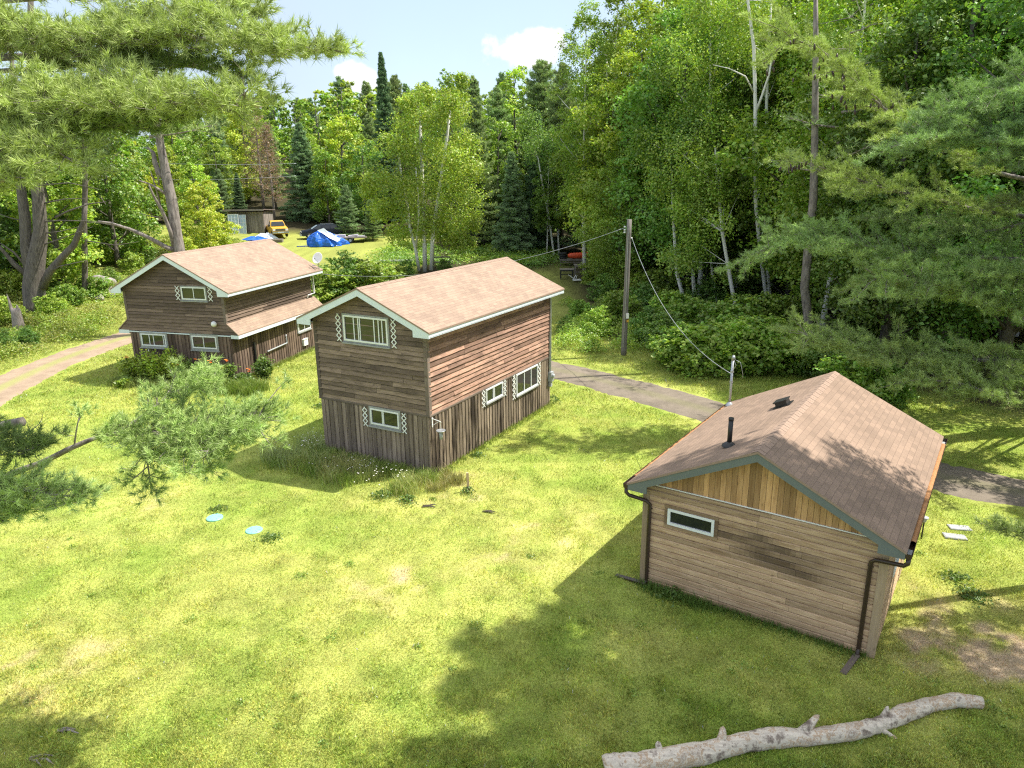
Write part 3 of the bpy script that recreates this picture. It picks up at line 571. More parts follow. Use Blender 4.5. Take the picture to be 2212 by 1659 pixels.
def gable_roof(parent, w_, l_, ov, ovb, ze, zr, mat, th=.05, dz=0):
    """shingled slabs; returns z(a)"""
    k = (zr - ze) / (w_ / 2 + ov); mb = MB()
    F = -ov; Bk = l_ + ovb; c = -w_ / 2
    for sgn in (1, -1):
        e = c + sgn * (w_ / 2 + ov + .02); ez = ze - k * .02
        n = Vector((sgn * k, 0, 1)).normalized()
        top = [(e, F - .02, ez), (e, Bk + .02, ez), (c, Bk + .02, zr), (c, F - .02, zr)]
        mb.face(top if sgn > 0 else top[::-1], (0, 1, 0), (.5,) * 3, 0, o=(c, F, zr))
        bot = [Vector(p) - Vector((0, 0, th)) for p in top]; mb.face(bot[::-1] if sgn > 0 else bot, (0, 1, 0), (.5,) * 3, 1)
        for i in range(2 if True else 4):
            pass
        for i in (0, 1, 3):
            j = (i + 1) % 4; mb.face([top[i], bot[i], bot[j], top[j]] if sgn < 0 else [top[j], bot[j], bot[i], top[i]], None, (.5,) * 3, 1)
    o = mb.build('roof', [mat, M['ridge']], parent)
    rb = MB(); n_ = int((Bk - F) / .14)
    for i in range(n_):
        y0 = F - .02 + (Bk - F + .04) * i / n_; y1 = F - .02 + (Bk - F + .04) * (i + 1) / n_ + .01; cc = (random.random(),) * 3; lz = .004 + .002 * (i % 2)
        for sgn in (1, -1):
            q = [(c, y0, zr + lz + .004), (c + sgn * .13, y0, zr - k * .13 + lz + .004), (c + sgn * .13, y1, zr - k * .13 + lz), (c, y1, zr + lz)]
            rb.face(q if sgn > 0 else q[::-1], (0, 1, 0), cc)
    rb.build('ridge_cap', M['ridge'], o)
    return k
def rake(parent, w_, ov, ze, zr, y, mat, h=.24, name='fascia', box=.18, thick=.04, bh=.2):
    k = (zr - ze) / (w_ / 2 + ov); c = -w_ / 2; mb = MB()
    zt = lambda a: ze + k * (w_ / 2 + ov - abs(a - c)) - .052
    for sgn in (1, -1):
        e = c + sgn * (w_ / 2 + ov); i_ = c + sgn * (w_ / 2 - box)
        poly = [(c, zt(c)), (e, zt(e)), (e, ze - bh), (i_, ze - bh), (i_, zt(i_) - h), (c, zt(c) - h)]
        q = [Vector((a, y, z)) for a, z in poly]; q2 = [p + Vector((0, thick, 0)) for p in q]
        quads = [(0, 1, 2, 3, 4, 5)]
        mb.face(q[::-1] if sgn > 0 else q); mb.face(q2 if sgn > 0 else q2[::-1])
        for i in range(6):
            j = (i + 1) % 6; mb.face([q[i], q[j], q2[j], q2[i]] if sgn > 0 else [q[j], q[i], q2[i], q2[j]])
    return mb.build(name, M[mat], parent)
def eave(parent, a, y0, y1, z0, z1, mat, name='fascia', th=.04, a_in=None, soff=True):
    mb = MB(); mb.box(min(a, a - th if a > -1 else a + th), max(a, a - th if a > -1 else a + th), y0, y1, z0, z1)
    if a_in is not None: mb.box(min(a_in, a), max(a_in, a), y0 + .01, y1 - .01, z0 + .012, z0 + .03)
    return mb.build(name, M[mat], parent)
def corner(parent, w_, l_, z0, z1, which, mat='trimw', wd=.09, th=.045):
    r = random.random
    for a, b in which:
        mb = MB()
        x = 0 if a else -w_; y = l_ if b else 0; sx = 1 if a else -1; sy = 1 if b else -1
        mb.box(min(x - sx * wd, x + sx * th), max(x - sx * wd, x + sx * th), min(y, y + sy * th), max(y, y + sy * th), z0, z1, (0, 0, 1), (r(), r(), r()))
        mb.box(min(x, x + sx * th), max(x, x + sx * th), min(y - sy * wd, y), max(y - sy * wd, y), z0, z1, (0, 0, 1), (r(), r(), r()))
        mb.build('corner_board', M[mat], parent)
def core(mb, w_, l_, z0, z1, zr=None, ov=0, ze=0, ins=0.0, m=0):
    a0, a1, b0, b1 = -w_ + ins, -ins, ins, l_ - ins
    mb.box(a0, a1, b0, b1, z0, z1, m=m)
    if zr:
        k = (zr - ze) / (w_ / 2 + ov); zt = lambda a: ze + k * (w_ / 2 + ov - abs(a + w_ / 2)) - .055; c = -w_ / 2
        for b, fl in ((b0, 0), (b1, 1)):
            q = [(a0, b, z1), (a1, b, z1), (a1, b, zt(a1)), (c, b, zt(c)), (a0, b, zt(a0))]; mb.face(q[::-1] if fl else q, m=m)
        for a in (a0, a1): mb.face([(a, b0, z1), (a, b1, z1), (a, b1, zt(a)), (a, b0, zt(a))], m=m)
# ---------------------------------------------------------------- house B: tall brown two storey cabin in the middle
def house_B():
    x0, y0, yaw, w_, l_ = HOUSES['B']; zb, ze, zr, ov, ovb = 1.98, 4.693, 5.808, .387, .476; rng = random.Random(5); random.seed(5)
    H = empty('two_storey_cabin', (x0, y0, 0), yaw, 'tall brown two storey cabin in the middle of the lawn, white lattice beside its windows', 'cabin')
    W = walls(w_, l_); k = (zr - ze) / (w_ / 2 + ov)
    gab = lambda W_, fr: (lambda z: ((-w_, 0) if z < ze + k * ov - .06 else (-w_ / 2 - max((zr - .06 - z) / k, 0), -w_ / 2 + max((zr - .06 - z) / k, 0))))
    lo = MB(); core(lo, w_, l_, -.1, zb, m=2)
    battens(lo, W['front'], -w_, 0, lambda s: -.05 + .12 * max(0, (-s - 2.6) / 1.8), zb, rng, m=0); battens(lo, W['right'], 0, l_, lambda s: .0, zb, rng, pitch=.195, m=1)
    battens(lo, W['left'], 0, l_, lambda s: 0, zb, rng, m=0); battens(lo, W['back'], -w_, 0, lambda s: 0, zb, rng, m=0)
    lo.build('lower_wall', [M['battenF'], M['batten'], M['under']], H)
    um = MB(); core(um, w_, l_, zb, ze, zr, ov, ze, m=1)
    z1 = ze + k * ov - .08
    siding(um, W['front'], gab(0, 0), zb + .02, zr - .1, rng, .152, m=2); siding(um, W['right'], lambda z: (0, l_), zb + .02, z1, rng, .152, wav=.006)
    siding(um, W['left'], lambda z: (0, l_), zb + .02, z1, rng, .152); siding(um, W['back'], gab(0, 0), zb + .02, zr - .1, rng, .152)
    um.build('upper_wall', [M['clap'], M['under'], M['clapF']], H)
    corner(H, w_, l_, zb, z1 - .15, [(1, 0), (0, 0), (1, 1), (0, 1)])
    tb = MB()
    for W_, s0, s1 in ((W['front'], -w_ - .05, .05), (W['right'], -.05, l_ + .05), (W['left'], -.05, l_ + .05)):
        for q in range(2): tb.obox(W_.P((s0 + s1) / 2, zb - .02 + .03 * q, .03 + .008 * q), W_.d * ((s1 - s0) / 2 - .002 * q), W_.n * (.02 - .006 * q), Vector((0, 0, .02)), W_.d, (rng.random(),) * 3)
    tb.build('belt_trim', M['trimw'], H)
    gable_roof(H, w_, l_, ov, ovb, ze, zr, M['roof'])
    rake(H, w_, ov, ze, zr, -ov - .005, 'white', h=.2); rake(H, w_, ov, ze, zr, l_ + ovb - .035, 'white', h=.2)
    eave(H, ov, -ov + .04, l_ + ovb - .04, ze - .19, ze - .052, 'white', a_in=.03); eave(H, -w_ - ov, -ov + .04, l_ + ovb - .04, ze - .19, ze - .052, 'white', a_in=-w_ - .03)
    f = W['front']; r = W['right']
    window(H, f, -3.10, -1.36, 4.05, 4.87, (.24, .34, .38, .70, .80, .88), fr=.055, casing='wingrey', cw=.05, label='large upper window with many slim upright bars')
    window(H, f, -2.25, -1.12, 1.40, 1.93, (.42, .46), fr=.05, casing='wingrey', cw=.06, label='small lower front window')
    window(H, r, 3.26, 4.41, 1.45, 1.95, (.42, .5), fr=.045, casing=None, label='smaller side window')
    window(H, r, 5.43, 7.18, 1.12, 1.95, (.36, .68), fr=.05, casing=None, label='larger side window near the back corner')
    for W_, s0, s1, z0, z1_ in ((f, -3.42, -3.22, 4.0, 4.88), (f, -1.24, -1.05, 4.0, 4.88), (f, -2.58, -2.39, 1.28, 1.92), (f, -1.02, -.84, 1.28, 1.94), (r, 3.02, 3.2, 1.36, 1.97), (r, 4.5, 4.68, 1.36, 1.97), (r, 5.17, 5.37, 1.04, 1.97), (r, 7.26, 7.46, 1.04, 1.97)): lattice(H, W_, s0, s1, z0, z1_)
    p = MB(); p.tube([r.P(8.28, 4.45, .09), r.P(8.28, 1.35, .09)], .028); p.tube([r.P(8.22, 3.0, .08), r.P(8.2, 1.35, .08)], .014)
    p.tube([r.P(8.28, 4.4, .09), r.P(8.28, 4.48, .16), r.P(8.28, 4.42, .22)], .03); p.build('conduit', M['galv'], H)
    m = MB(); m.obox(r.P(8.28, 1.18, .11), (.07, 0, 0), (0, .11, 0), (0, 0, .2)); m.lathe(r.P(8.28, 1.22, .18), [(.085, 0), (.085, .06), (.06, .09), (0, .095)], 14, axis=(1, 0, 0)); m.obox(r.P(8.28, .86, .09), (.05, 0, 0), (0, .07, 0), (0, 0, .1)); m.build('electric_meter', M['grey'], H)
    s = MB(); s.bar((-w_ + .1, -.05, .03), (-2.9, -.05, .0), .08, .10); s.build('sill_beam', M['plank'], H)
    # feeder hanging from a bracket at the front right corner
    T = empty('bird_feeder', (0, 0, 0), 0, 'small white dish feeder hanging from a bracket at the tall cabin corner', 'bird feeder'); c, s_ = math.cos(yaw), math.sin(yaw)
    T.location = (x0 + .35 * c - .08 * s_, y0 + .35 * s_ + .08 * c, 1.52); T.rotation_euler = (0, 0, yaw)
    d = MB(); d.lathe((0, 0, 0), [(0, -.01), (.13, -.005), (.145, .035), (.13, .03), (0, .012)], 20); d.build('dish', M['galv'], T, True)
    d = MB(); d.lathe((0, 0, -.1), [(.0, -.16), (.05, -.15), (.055, .07), (0, .09)], 12); d.build('seed_tube', M['grey'], T, True)
    d = MB(); d.tube([(0, 0, .02), (0, 0, .28)], .006); d.tube([(-.33, 0, .36), (-.05, 0, .32), (.02, 0, .29)], .012); d.tube([(-.33, 0, .12), (-.05, 0, .31)], .008); d.obox((-.315, 0, .24), (.012, 0, 0), (0, .02, 0), (0, 0, .16)); d.build('bracket', M['whitep'], T)
    return H
house_B()
# ---------------------------------------------------------------- house A: cabin with a skirt roof at the left
def house_A():
    x0, y0, yaw, w_, l_ = HOUSES['A']; ze, zr, ov, ovb = 4.19, 5.80, .376, .49; rng = random.Random(8); random.seed(8); ins = .16
    H = empty('skirt_roofed_cabin', (x0, y0, 0), yaw, 'dark brown cabin with a narrow lower roof skirt, leftmost of the three buildings', 'cabin')
    W = walls(w_, l_); k = (zr - ze) / (w_ / 2 + ov); wu = w_
    f = W['front']; r = W['right']; lf = W['left']
    lo = MB(); core(lo, w_, l_, -.1, 2.12, m=1)
    battens(lo, f, -w_, 0, lambda s: -.05, 2.1, rng, m=0); battens(lo, r, 0, l_, lambda s: -.03, 2.1, rng, pitch=.2, m=0)
    battens(lo, lf, 0, l_, lambda s: 0, 2.1, rng); battens(lo, W['back'], -w_, 0, lambda s: 0, 2.1, rng); lo.build('lower_wall', [M['battenA'], M['under']], H)
    um = MB()
    um.box(-w_ + .02, -ins, .01, l_ - .01, 2.10, ze, m=1)
    zt = lambda a: ze + k * (w_ / 2 + ov - abs(a + w_ / 2)) - .055
    for b in (.01, l_ - .01): um.face([(-w_ + .02, b, ze), (-ins, b, ze), (-ins, b, zt(-ins)), (-w_ / 2, b, zt(-w_ / 2)), (-w_ + .02, b, zt(-w_))], m=1)
    R2 = Wall((-ins, 0, 0), (0, 1, 0), (1, 0, 0)); top = ze + k * (ov + ins) - .09
    def fr(z):
        if z > zt(-ins) - .01: q = max((zr - .06 - z) / k, 0); return (max(-w_, -w_ / 2 - q), min(-ins, -w_ / 2 + q))
        if z < 2.72: q = (2.72 - z) / .52; return (-w_ - .55 * q, -ins + .56 * q)
        return (-w_, -ins)
    siding(um, Wall((0, 0, 0), (1, 0, 0), (0, -1, 0)), fr, 2.2, zr - .1, rng, .15)
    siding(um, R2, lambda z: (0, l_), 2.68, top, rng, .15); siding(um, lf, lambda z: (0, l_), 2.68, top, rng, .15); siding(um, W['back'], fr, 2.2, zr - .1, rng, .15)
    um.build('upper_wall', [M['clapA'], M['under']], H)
    for x, sx in ((-ins, 1), (-w_, -1)):
        cb = MB()
        cb.box(min(x - sx * .09, x + sx * .04), max(x - sx * .09, x + sx * .04), -.045, 0, 2.72, top - .05, (0, 0, 1), (.6,) * 3); cb.box(min(x, x + sx * .04), max(x, x + sx * .04), 0, .09, 2.72, top - .05, (0, 0, 1), (.7,) * 3)
        cb.build('corner_board', M['trimw'], H)
    gable_roof(H, w_, l_, ov, ovb, ze, zr, M['roof'])
    rake(H, w_, ov, ze, zr, -ov - .005, 'white', h=.2); rake(H, w_, ov, ze, zr, l_ + ovb - .035, 'white', h=.2)
    eave(H, ov, -ov + .04, l_ + ovb - .04, ze - .19, ze - .052, 'white', a_in=-ins + .03); eave(H, -w_ - ov, -ov + .04, l_ + ovb - .04, ze - .19, ze - .052, 'white', a_in=-w_ - .03)
    # skirt roofs
    for sx, ain, aout in ((1, -ins + .02, .43), (-1, -w_ - .02, -w_ - .6)):
        mb = MB(); zi, zo = 2.74, 2.235
        q = [(aout, -.06, zo), (aout, l_ + .25, zo), (ain, l_ + .25, zi), (ain, -.06, zi)]; qb = [Vector(p) - Vector((0, 0, .05)) for p in q]
        mb.face(q if sx > 0 else q[::-1], (0, 1, 0), (.5,) * 3, 0, o=(ain, 0, zi)); mb.face(qb[::-1] if sx > 0 else qb, (0, 1, 0), m=1)
        for i in range(4): j = (i + 1) % 4; mb.face([q[i], qb[i], qb[j], q[j]], m=1)
        mb.build('skirt_roof', [M['roof'], M['ridge']], H)
        e = MB(); e.box(min(aout, aout - sx * .03), max(aout, aout - sx * .03), -.05, l_ + .24, zo - .2, zo - .052); e.box(min(aout - sx * .031, sx * .02 if sx > 0 else -w_ - .02), max(aout - sx * .031, sx * .02 if sx > 0 else -w_ - .02), -.045, -.02, zo - .2, zo - .03)
        e.box(min(aout - sx * .03, ain), max(aout - sx * .03, ain), -.02, l_ + .2, zo - .18, zo - .16); e.build('fascia', M['white'], H)
    b = MB(); b.box(-w_ - .02, -.0, -.05, -.01, 2.12, 2.17); b.build('belt_trim', M['white'], H)
    window(H, f, -2.27, -1.0, 3.76, 4.33, (.5,), fr=.05, casing='wingrey', cw=.05, label='small upstairs window between lattice strips')
    window(H, f, -4.84, -3.48, 1.50, 2.07, (.33, .5, .9), fr=.05, casing='wingrey', cw=.08, label='lower window on the left of the front'); window(H, f, -2.05, -.76, 1.52, 2.10, (.47,), fr=.05, casing='wingrey', cw=.09, label='lower window on the right of the front')
    window(H, r, 5.45, 6.68, 1.18, 1.80, (.5,), fr=.05, casing='winw', cw=.03, label='side window under the skirt roof')
    lattice(H, f, -2.60, -2.37, 3.72, 4.36); lattice(H, f, -.89, -.66, 3.72, 4.36)
    g = MB(); g.lathe(f.P(-.69, 2.71, .03), [(.0, 0), (.06, .005), (.06, .05), (.05, .06)], 12, axis=(0, -1, 0)); g.lathe(f.P(-.69, 2.71, .17), [(0.001, .13), (.07, .11), (.115, .06), (.13, 0), (.115, -.06), (.07, -.11), (.001, -.13)], 18); g.build('globe_lamp', M['whitep'], H, True)
    p = MB(); p.tube([r.P(1.5, 1.55, .1), r.P(1.5, .0, .1)], .055, 10); p.build('drain_pipe', M['black'], H)
    p = MB(); p.tube([r.P(2.45, .86, .12), r.P(4.2, .9, .12)], .035); p.tube([r.P(4.2, .9, .12), r.P(4.2, 1.25, .1), r.P(4.3, 1.3, .05)], .03); p.build('vent_pipe', M['grey'], H)
    p = MB(); p.obox(r.P(5.95, .55, .09), (.06, 0, 0), (0, .2, 0), (0, 0, .17)); p.obox(r.P(5.95, .73, .10), (.075, 0, 0), (0, .215, 0), (0, 0, .012)); p.build('electric_box', M['whitep'], H)
    p = MB(); p.tube([(-.02, 7.5, 4.0), (.0, 7.5, 2.95), (-.05, 6.9, 2.92)], .03); p.tube([(-.04, 7.3, 4.05), (-.03, 7.45, 3.0)], .012); p.tube([(-.05, 6.9, 2.92), (-.1, 6.88, 2.78)], .035); p.build('conduit', M['whitep'], H)
    p = MB(); p.obox(f.P(-4.55, 1.25, .05), (.02, 0, 0), (0, .02, 0), (0, 0, .06)); p.build('wall_outlet', M['whitep'], H)
    # the dish on the roof edge
    c, s_ = math.cos(yaw), math.sin(yaw); D = empty('satellite_dish', (x0 + .32 * c - 7.62 * s_, y0 + .32 * s_ + 7.62 * c, 4.28), 0, 'round white satellite dish on the back roof corner of the left cabin', 'satellite dish')
    mm = MB(); mm.tube([(0, 0, -.08), (.02, -.02, .25), (.0, -.1, .48)], .022); mm.bar((-.3, -.1, .06), (.02, 0, .0), .03, .02); mm.tube([(-.32, -.12, .14), (.0, 0, .2)], .018); mm.build('mast', M['galv'], D)
    ax = Vector((-.35, -.85, .42)).normalized(); cc = Vector((0, -.1, .55))
    dd = MB(); dd.lathe(cc, [(0.001, -.05), (.12, -.042), (.22, -.02), (.31, .02), (.315, .028), (.3, .03), (.2, -.005), (.1, -.028), (.001, -.035)], 28, axis=ax); dd.build('reflector', M['whitep'], D, True)
    dd = MB(); tip = cc + ax * .33 + Vector((.05, 0, -.12)); dd.tube([cc + Vector((.08, -.05, -.28)), tip], .014); dd.obox(tip, (.035, 0, 0), (0, .05, 0), (0, 0, .035)); dd.build('feed_arm', M['grey'], D)
    return H
house_A()
# ---------------------------------------------------------------- hut C
def house_C():
    x0, y0, yaw, w_, l_ = HOUSES['C']; ze, zr, ov, ovb = 2.523, 3.836, .323, .40; rng = random.Random(3); random.seed(3)
    H = empty('wooden_hut', (x0, y0, 0), yaw, 'single storey honey brown wooden hut with brown downpipes, nearest building on the right', 'hut')
    W = walls(w_, l_); k = (zr - ze) / (w_ / 2 + ov); f = W['front']; r = W['right']
    def courses(mb, W_, s0, s1, z0, z1, m=0):
        z = z0
        while z < z1 - .02:
            h = min(.138, z1 - z); p = s0; cuts = [s0]
            while True:
                p += rng.uniform(1.2, 3.6)
                if p > s1 - .4: break
                cuts.append(p)
            cuts.append(s1)
            for a, b in zip(cuts[:-1], cuts[1:]):
              if True:
                c0_ = (rng.random(), rng.random()); ns = max(1, int((b - a) / .1))
              for q_ in range(ns):
                a_ = a + (b - a) * q_ / ns + (.002 if q_ == 0 else 0); b_ = a + (b - a) * (q_ + 1) / ns - (.002 if q_ == ns - 1 else 0); mid_ = (a_ + b_) / 2
                e_ = ((mid_ + 2.0) / 1.35) ** 2 + ((z - 1.55 + .16 * (mid_ + 2)) / .33) ** 2
                c = (*c0_, min(1, max(0, 1 - e_ * .7) ** .8 * (.5 + 1.0 * float(vnoise(mid_ * 2.2, z * 9, 4)))) if W_ is f else 0)
                mb.face([W_.P(a_, z + .014, .046), W_.P(b_, z + .014, .046), W_.P(b_, z + h - .024, .05), W_.P(a_, z + h - .024, .05)], W_.d, c, m)
                mb.face([W_.P(a_, z + h - .024, .05), W_.P(b_, z + h - .024, .05), W_.P(b_, z + h, .012), W_.P(a_, z + h, .012)], W_.d, c, m)
                mb.face([W_.P(a_, z, .012), W_.P(b_, z, .012), W_.P(b_, z + .014, .046), W_.P(a_, z + .014, .046)], W_.d, c, m)
            z += h
    wb = MB(); core(wb, w_, l_, -.05, ze, zr, ov, ze, m=1)
    zt_ = ze + k * ov - .07
    courses(wb, f, -w_, 0, 0.02, 2.47); courses(wb, r, 0, l_, .02, zt_); courses(wb, W['left'], 0, l_, .02, zt_); courses(wb, W['back'], -w_, 0, .02, 2.47)
    wb.build('wall', [M['hut'], M['under']], H)
    zt = lambda a: ze + k * (w_ / 2 + ov - abs(a + w_ / 2)) - .07
    for W_ in (f, W['back']):
        s = -w_ + .0; gb = MB()
        while s < -.02:
            b = min(s + .115, 0); c = (rng.random(), rng.random(), rng.random()); 
            q = [(s + .004, 2.5), (b - .004, 2.5), (b - .004, zt(b)), (s + .004, zt(s))]
            if s < -w_ / 2 < b: q = [(s + .004, 2.5), (b - .004, 2.5), (b - .004, zt(b)), (-w_ / 2, zt(-w_ / 2)), (s + .004, zt(s))]
            gb.face([W_.P(a, z, .03) for a, z in q], (0, 0, 1), c, 0); gb.face([W_.P(b - .004, 2.5, .03), W_.P(b + .004, 2.5, .018), W_.P(b + .004, zt(b), .018), W_.P(b - .004, zt(b), .03)], (0, 0, 1), (.05,) * 3, 0)
            s = b
        gb.build('gable_boards', M['hutg'], H)
        t = MB(); t.obox(W_.P(-w_ / 2, 2.49, .03), (w_ / 2 - .06, 0, 0), W_.n * .026, (0, 0, .009)); t.build('flashing_strip', M['whitep'], H)
    corner(H, w_, l_, 0.0, 2.3, [(1, 0), (0, 0), (1, 1), (0, 1)], 'hutp', .085, .065)
    gable_roof(H, w_, l_, ov, ovb, ze, zr, M['roofc'])
    rake(H, w_, ov, ze, zr, -ov - .005, 'greyf', h=.17, box=.12, bh=.17); rake(H, w_, ov, ze, zr, l_ + ovb - .035, 'greyf', h=.17, box=.12, bh=.17)
    for sx, e in ((1, ov), (-1, -w_ - ov)):
        eave(H, e, -ov + .04, l_ + ovb - .04, ze - .16, ze - .052, 'greyf', a_in=(.04 if sx > 0 else -w_ - .04))
        g = MB(); o = e + sx * .003; y0_, y1_ = -ov, l_ + ovb
        pr = [(0, -.05), (0, -.15), (.07, -.16), (.105, -.12), (.115, -.045), (.105, -.045), (.095, -.115), (.065, -.148), (.008, -.14), (.008, -.05)]
        for i in range(len(pr) - 1):
            (p0, q0), (p1, q1) = pr[i], pr[i + 1]; g.face([(o + sx * p0, y0_, ze + q0), (o + sx * p1, y0_, ze + q1), (o + sx * p1, y1_, ze + q1), (o + sx * p0, y1_, ze + q0)])
        for y in (y0_, y1_): g.face([(o + sx * a, y, ze + b) for a, b in pr[:6]])
        G = g.build('gutter', M['gut'], H)
        # orange needles lying in the gutter, bare at the two ends
        nb = MB(); n = 60; prev = None
        for i in range(n + 1):
            y = y0_ + .55 + (y1_ - y0_ - .95) * i / n; z = ze - .062 + rng.uniform(-.012, .016); q = [Vector((o + sx * .009, y, z)), Vector((o + sx * .05, y, z + rng.uniform(.0, .02))), Vector((o + sx * .106, y, z - .004))]
            if prev: nb.face([prev[0], q[0], q[1], prev[1]]); nb.face([prev[1], q[1], q[2], prev[2]])
            prev = q
        nb.build('needle_litter', M['needle_litter'], G)
        for y in (y0_, y1_ - .38):
            nb = MB(); nb.box(min(o + sx * .01, o + sx * .1), max(o + sx * .01, o + sx * .1), y + .01, y + .37, ze - .138, ze - .13); nb.build('gutter_floor', M['grey'], G)
        # downpipe on the front wall
        d = MB(); cx = o + sx * .055; wx = (-.22 if sx > 0 else -w_ + .11)
        d.tube([(cx, -ov + .06, ze - .15), (cx, -ov + .04, ze - .25), (cx - sx * .06, -.26, ze - .32), (wx + sx * .08, -.12, ze - .42), (wx, -.085, ze - .50), (wx, -.085, .16), (wx + sx * .0, -.10, .10), (wx - sx * .0 + (.0 if sx > 0 else -.02), -.2, .07)], .042, 10)
        for z in (1.9, .35): d.box(wx - .055, wx + .055, -.05, -.035, z, z + .03)
        d.build('downpipe', M['gut'], H, True)
        e_ = MB()
        if sx > 0: e_.bar((wx, -.18, .06), (wx - .12, -.85, .02), .11, .035)
        else: e_.bar((wx, -.12, .06), (wx - .75, -.1, .02), .11, .035)
        e_.build('splash_trough', M['gut' if sx < 0 else 'trimw'], H)
    window(H, f, -4.235, -3.20, 1.655, 2.035, (), fr=.06, out=.09, casing='hut', cw=.075, sill=False, label='long narrow white window')
    window(H, r, 1.3, 2.1, 1.1, 1.95, (), fr=.05, casing='hutp', cw=.09, sill=False)
    d = MB(); d.obox(r.P(3.7, 1.0, .04), (.02, 0, 0), (0, .45, 0), (0, 0, 1.0)); d.build('door', M['hutp'], H)
    # roof things
    def rz(a): return ze + k * (a + w_ + ov)
    v = MB(); a, b = -2.95, 3.76; nrm = Vector((-k, 0, 1)).normalized(); xd = Vector((1, 0, k)).normalized(); C = Vector((a, b, rz(a)))
    v.obox(C + nrm * .012, xd * .21, (0, .21, 0), nrm * .01); v.obox(C + nrm * .075, xd * .14, (0, .15, 0), nrm * .05); v.obox(C + nrm * .135, xd * .17, (0, .18, 0), nrm * .012); v.build('roof_vent', M['black'], H)
    p = MB(); a, b = -3.28, .77; p.lathe((a, b, rz(a)), [(.16, .0), (.15, .03), (.07, .09), (.055, .1)], 16); p.tube([(a, b, rz(a)), (a, b, 4.03)], .05, 12); p.tube([(a, b, 3.98), (a, b, 4.04)], .056, 12); p.build('plumbing_vent', M['black'], H, True)
    p = MB(); a, b = -4.98, 6.09; z = rz(a); p.lathe((a, b, z), [(.12, -.01), (.11, .02), (.05, .09), (.04, .1)], 14); p.tube([(a, b, z - .3), (a, b, 3.92)], .036, 10)
    p.tube([(a, b, 3.9), (a, b, 3.98), (a + .03, b - .05, 4.03), (a + .05, b - .1, 3.98)], .045, 8); p.lathe((a, b, 3.25), [(.05, 0), (.05, .05)], 10); p.lathe((a, b, 3.55), [(.05, 0), (.05, .05)], 10)
    p.tube([(a + .03, b - .08, 3.98), (a + .25, b - .1, 3.9), (a + .33, b - .05, 3.55), (a + .3, b, 3.42)], .006, 5); p.tube([(a + .03, b - .08, 3.98), (a + .13, b - .1, 3.8), (a - .03, b, 3.5)], .007, 5); p.build('service_mast', M['galv'], H, True)
house_C()
def wpt(h, a, b, z):
    x0, y0, yaw, _, _ = HOUSES[h]; c, s = math.cos(yaw), math.sin(yaw); return Vector((x0 + a * c - b * s, y0 + a * s + b * c, z))
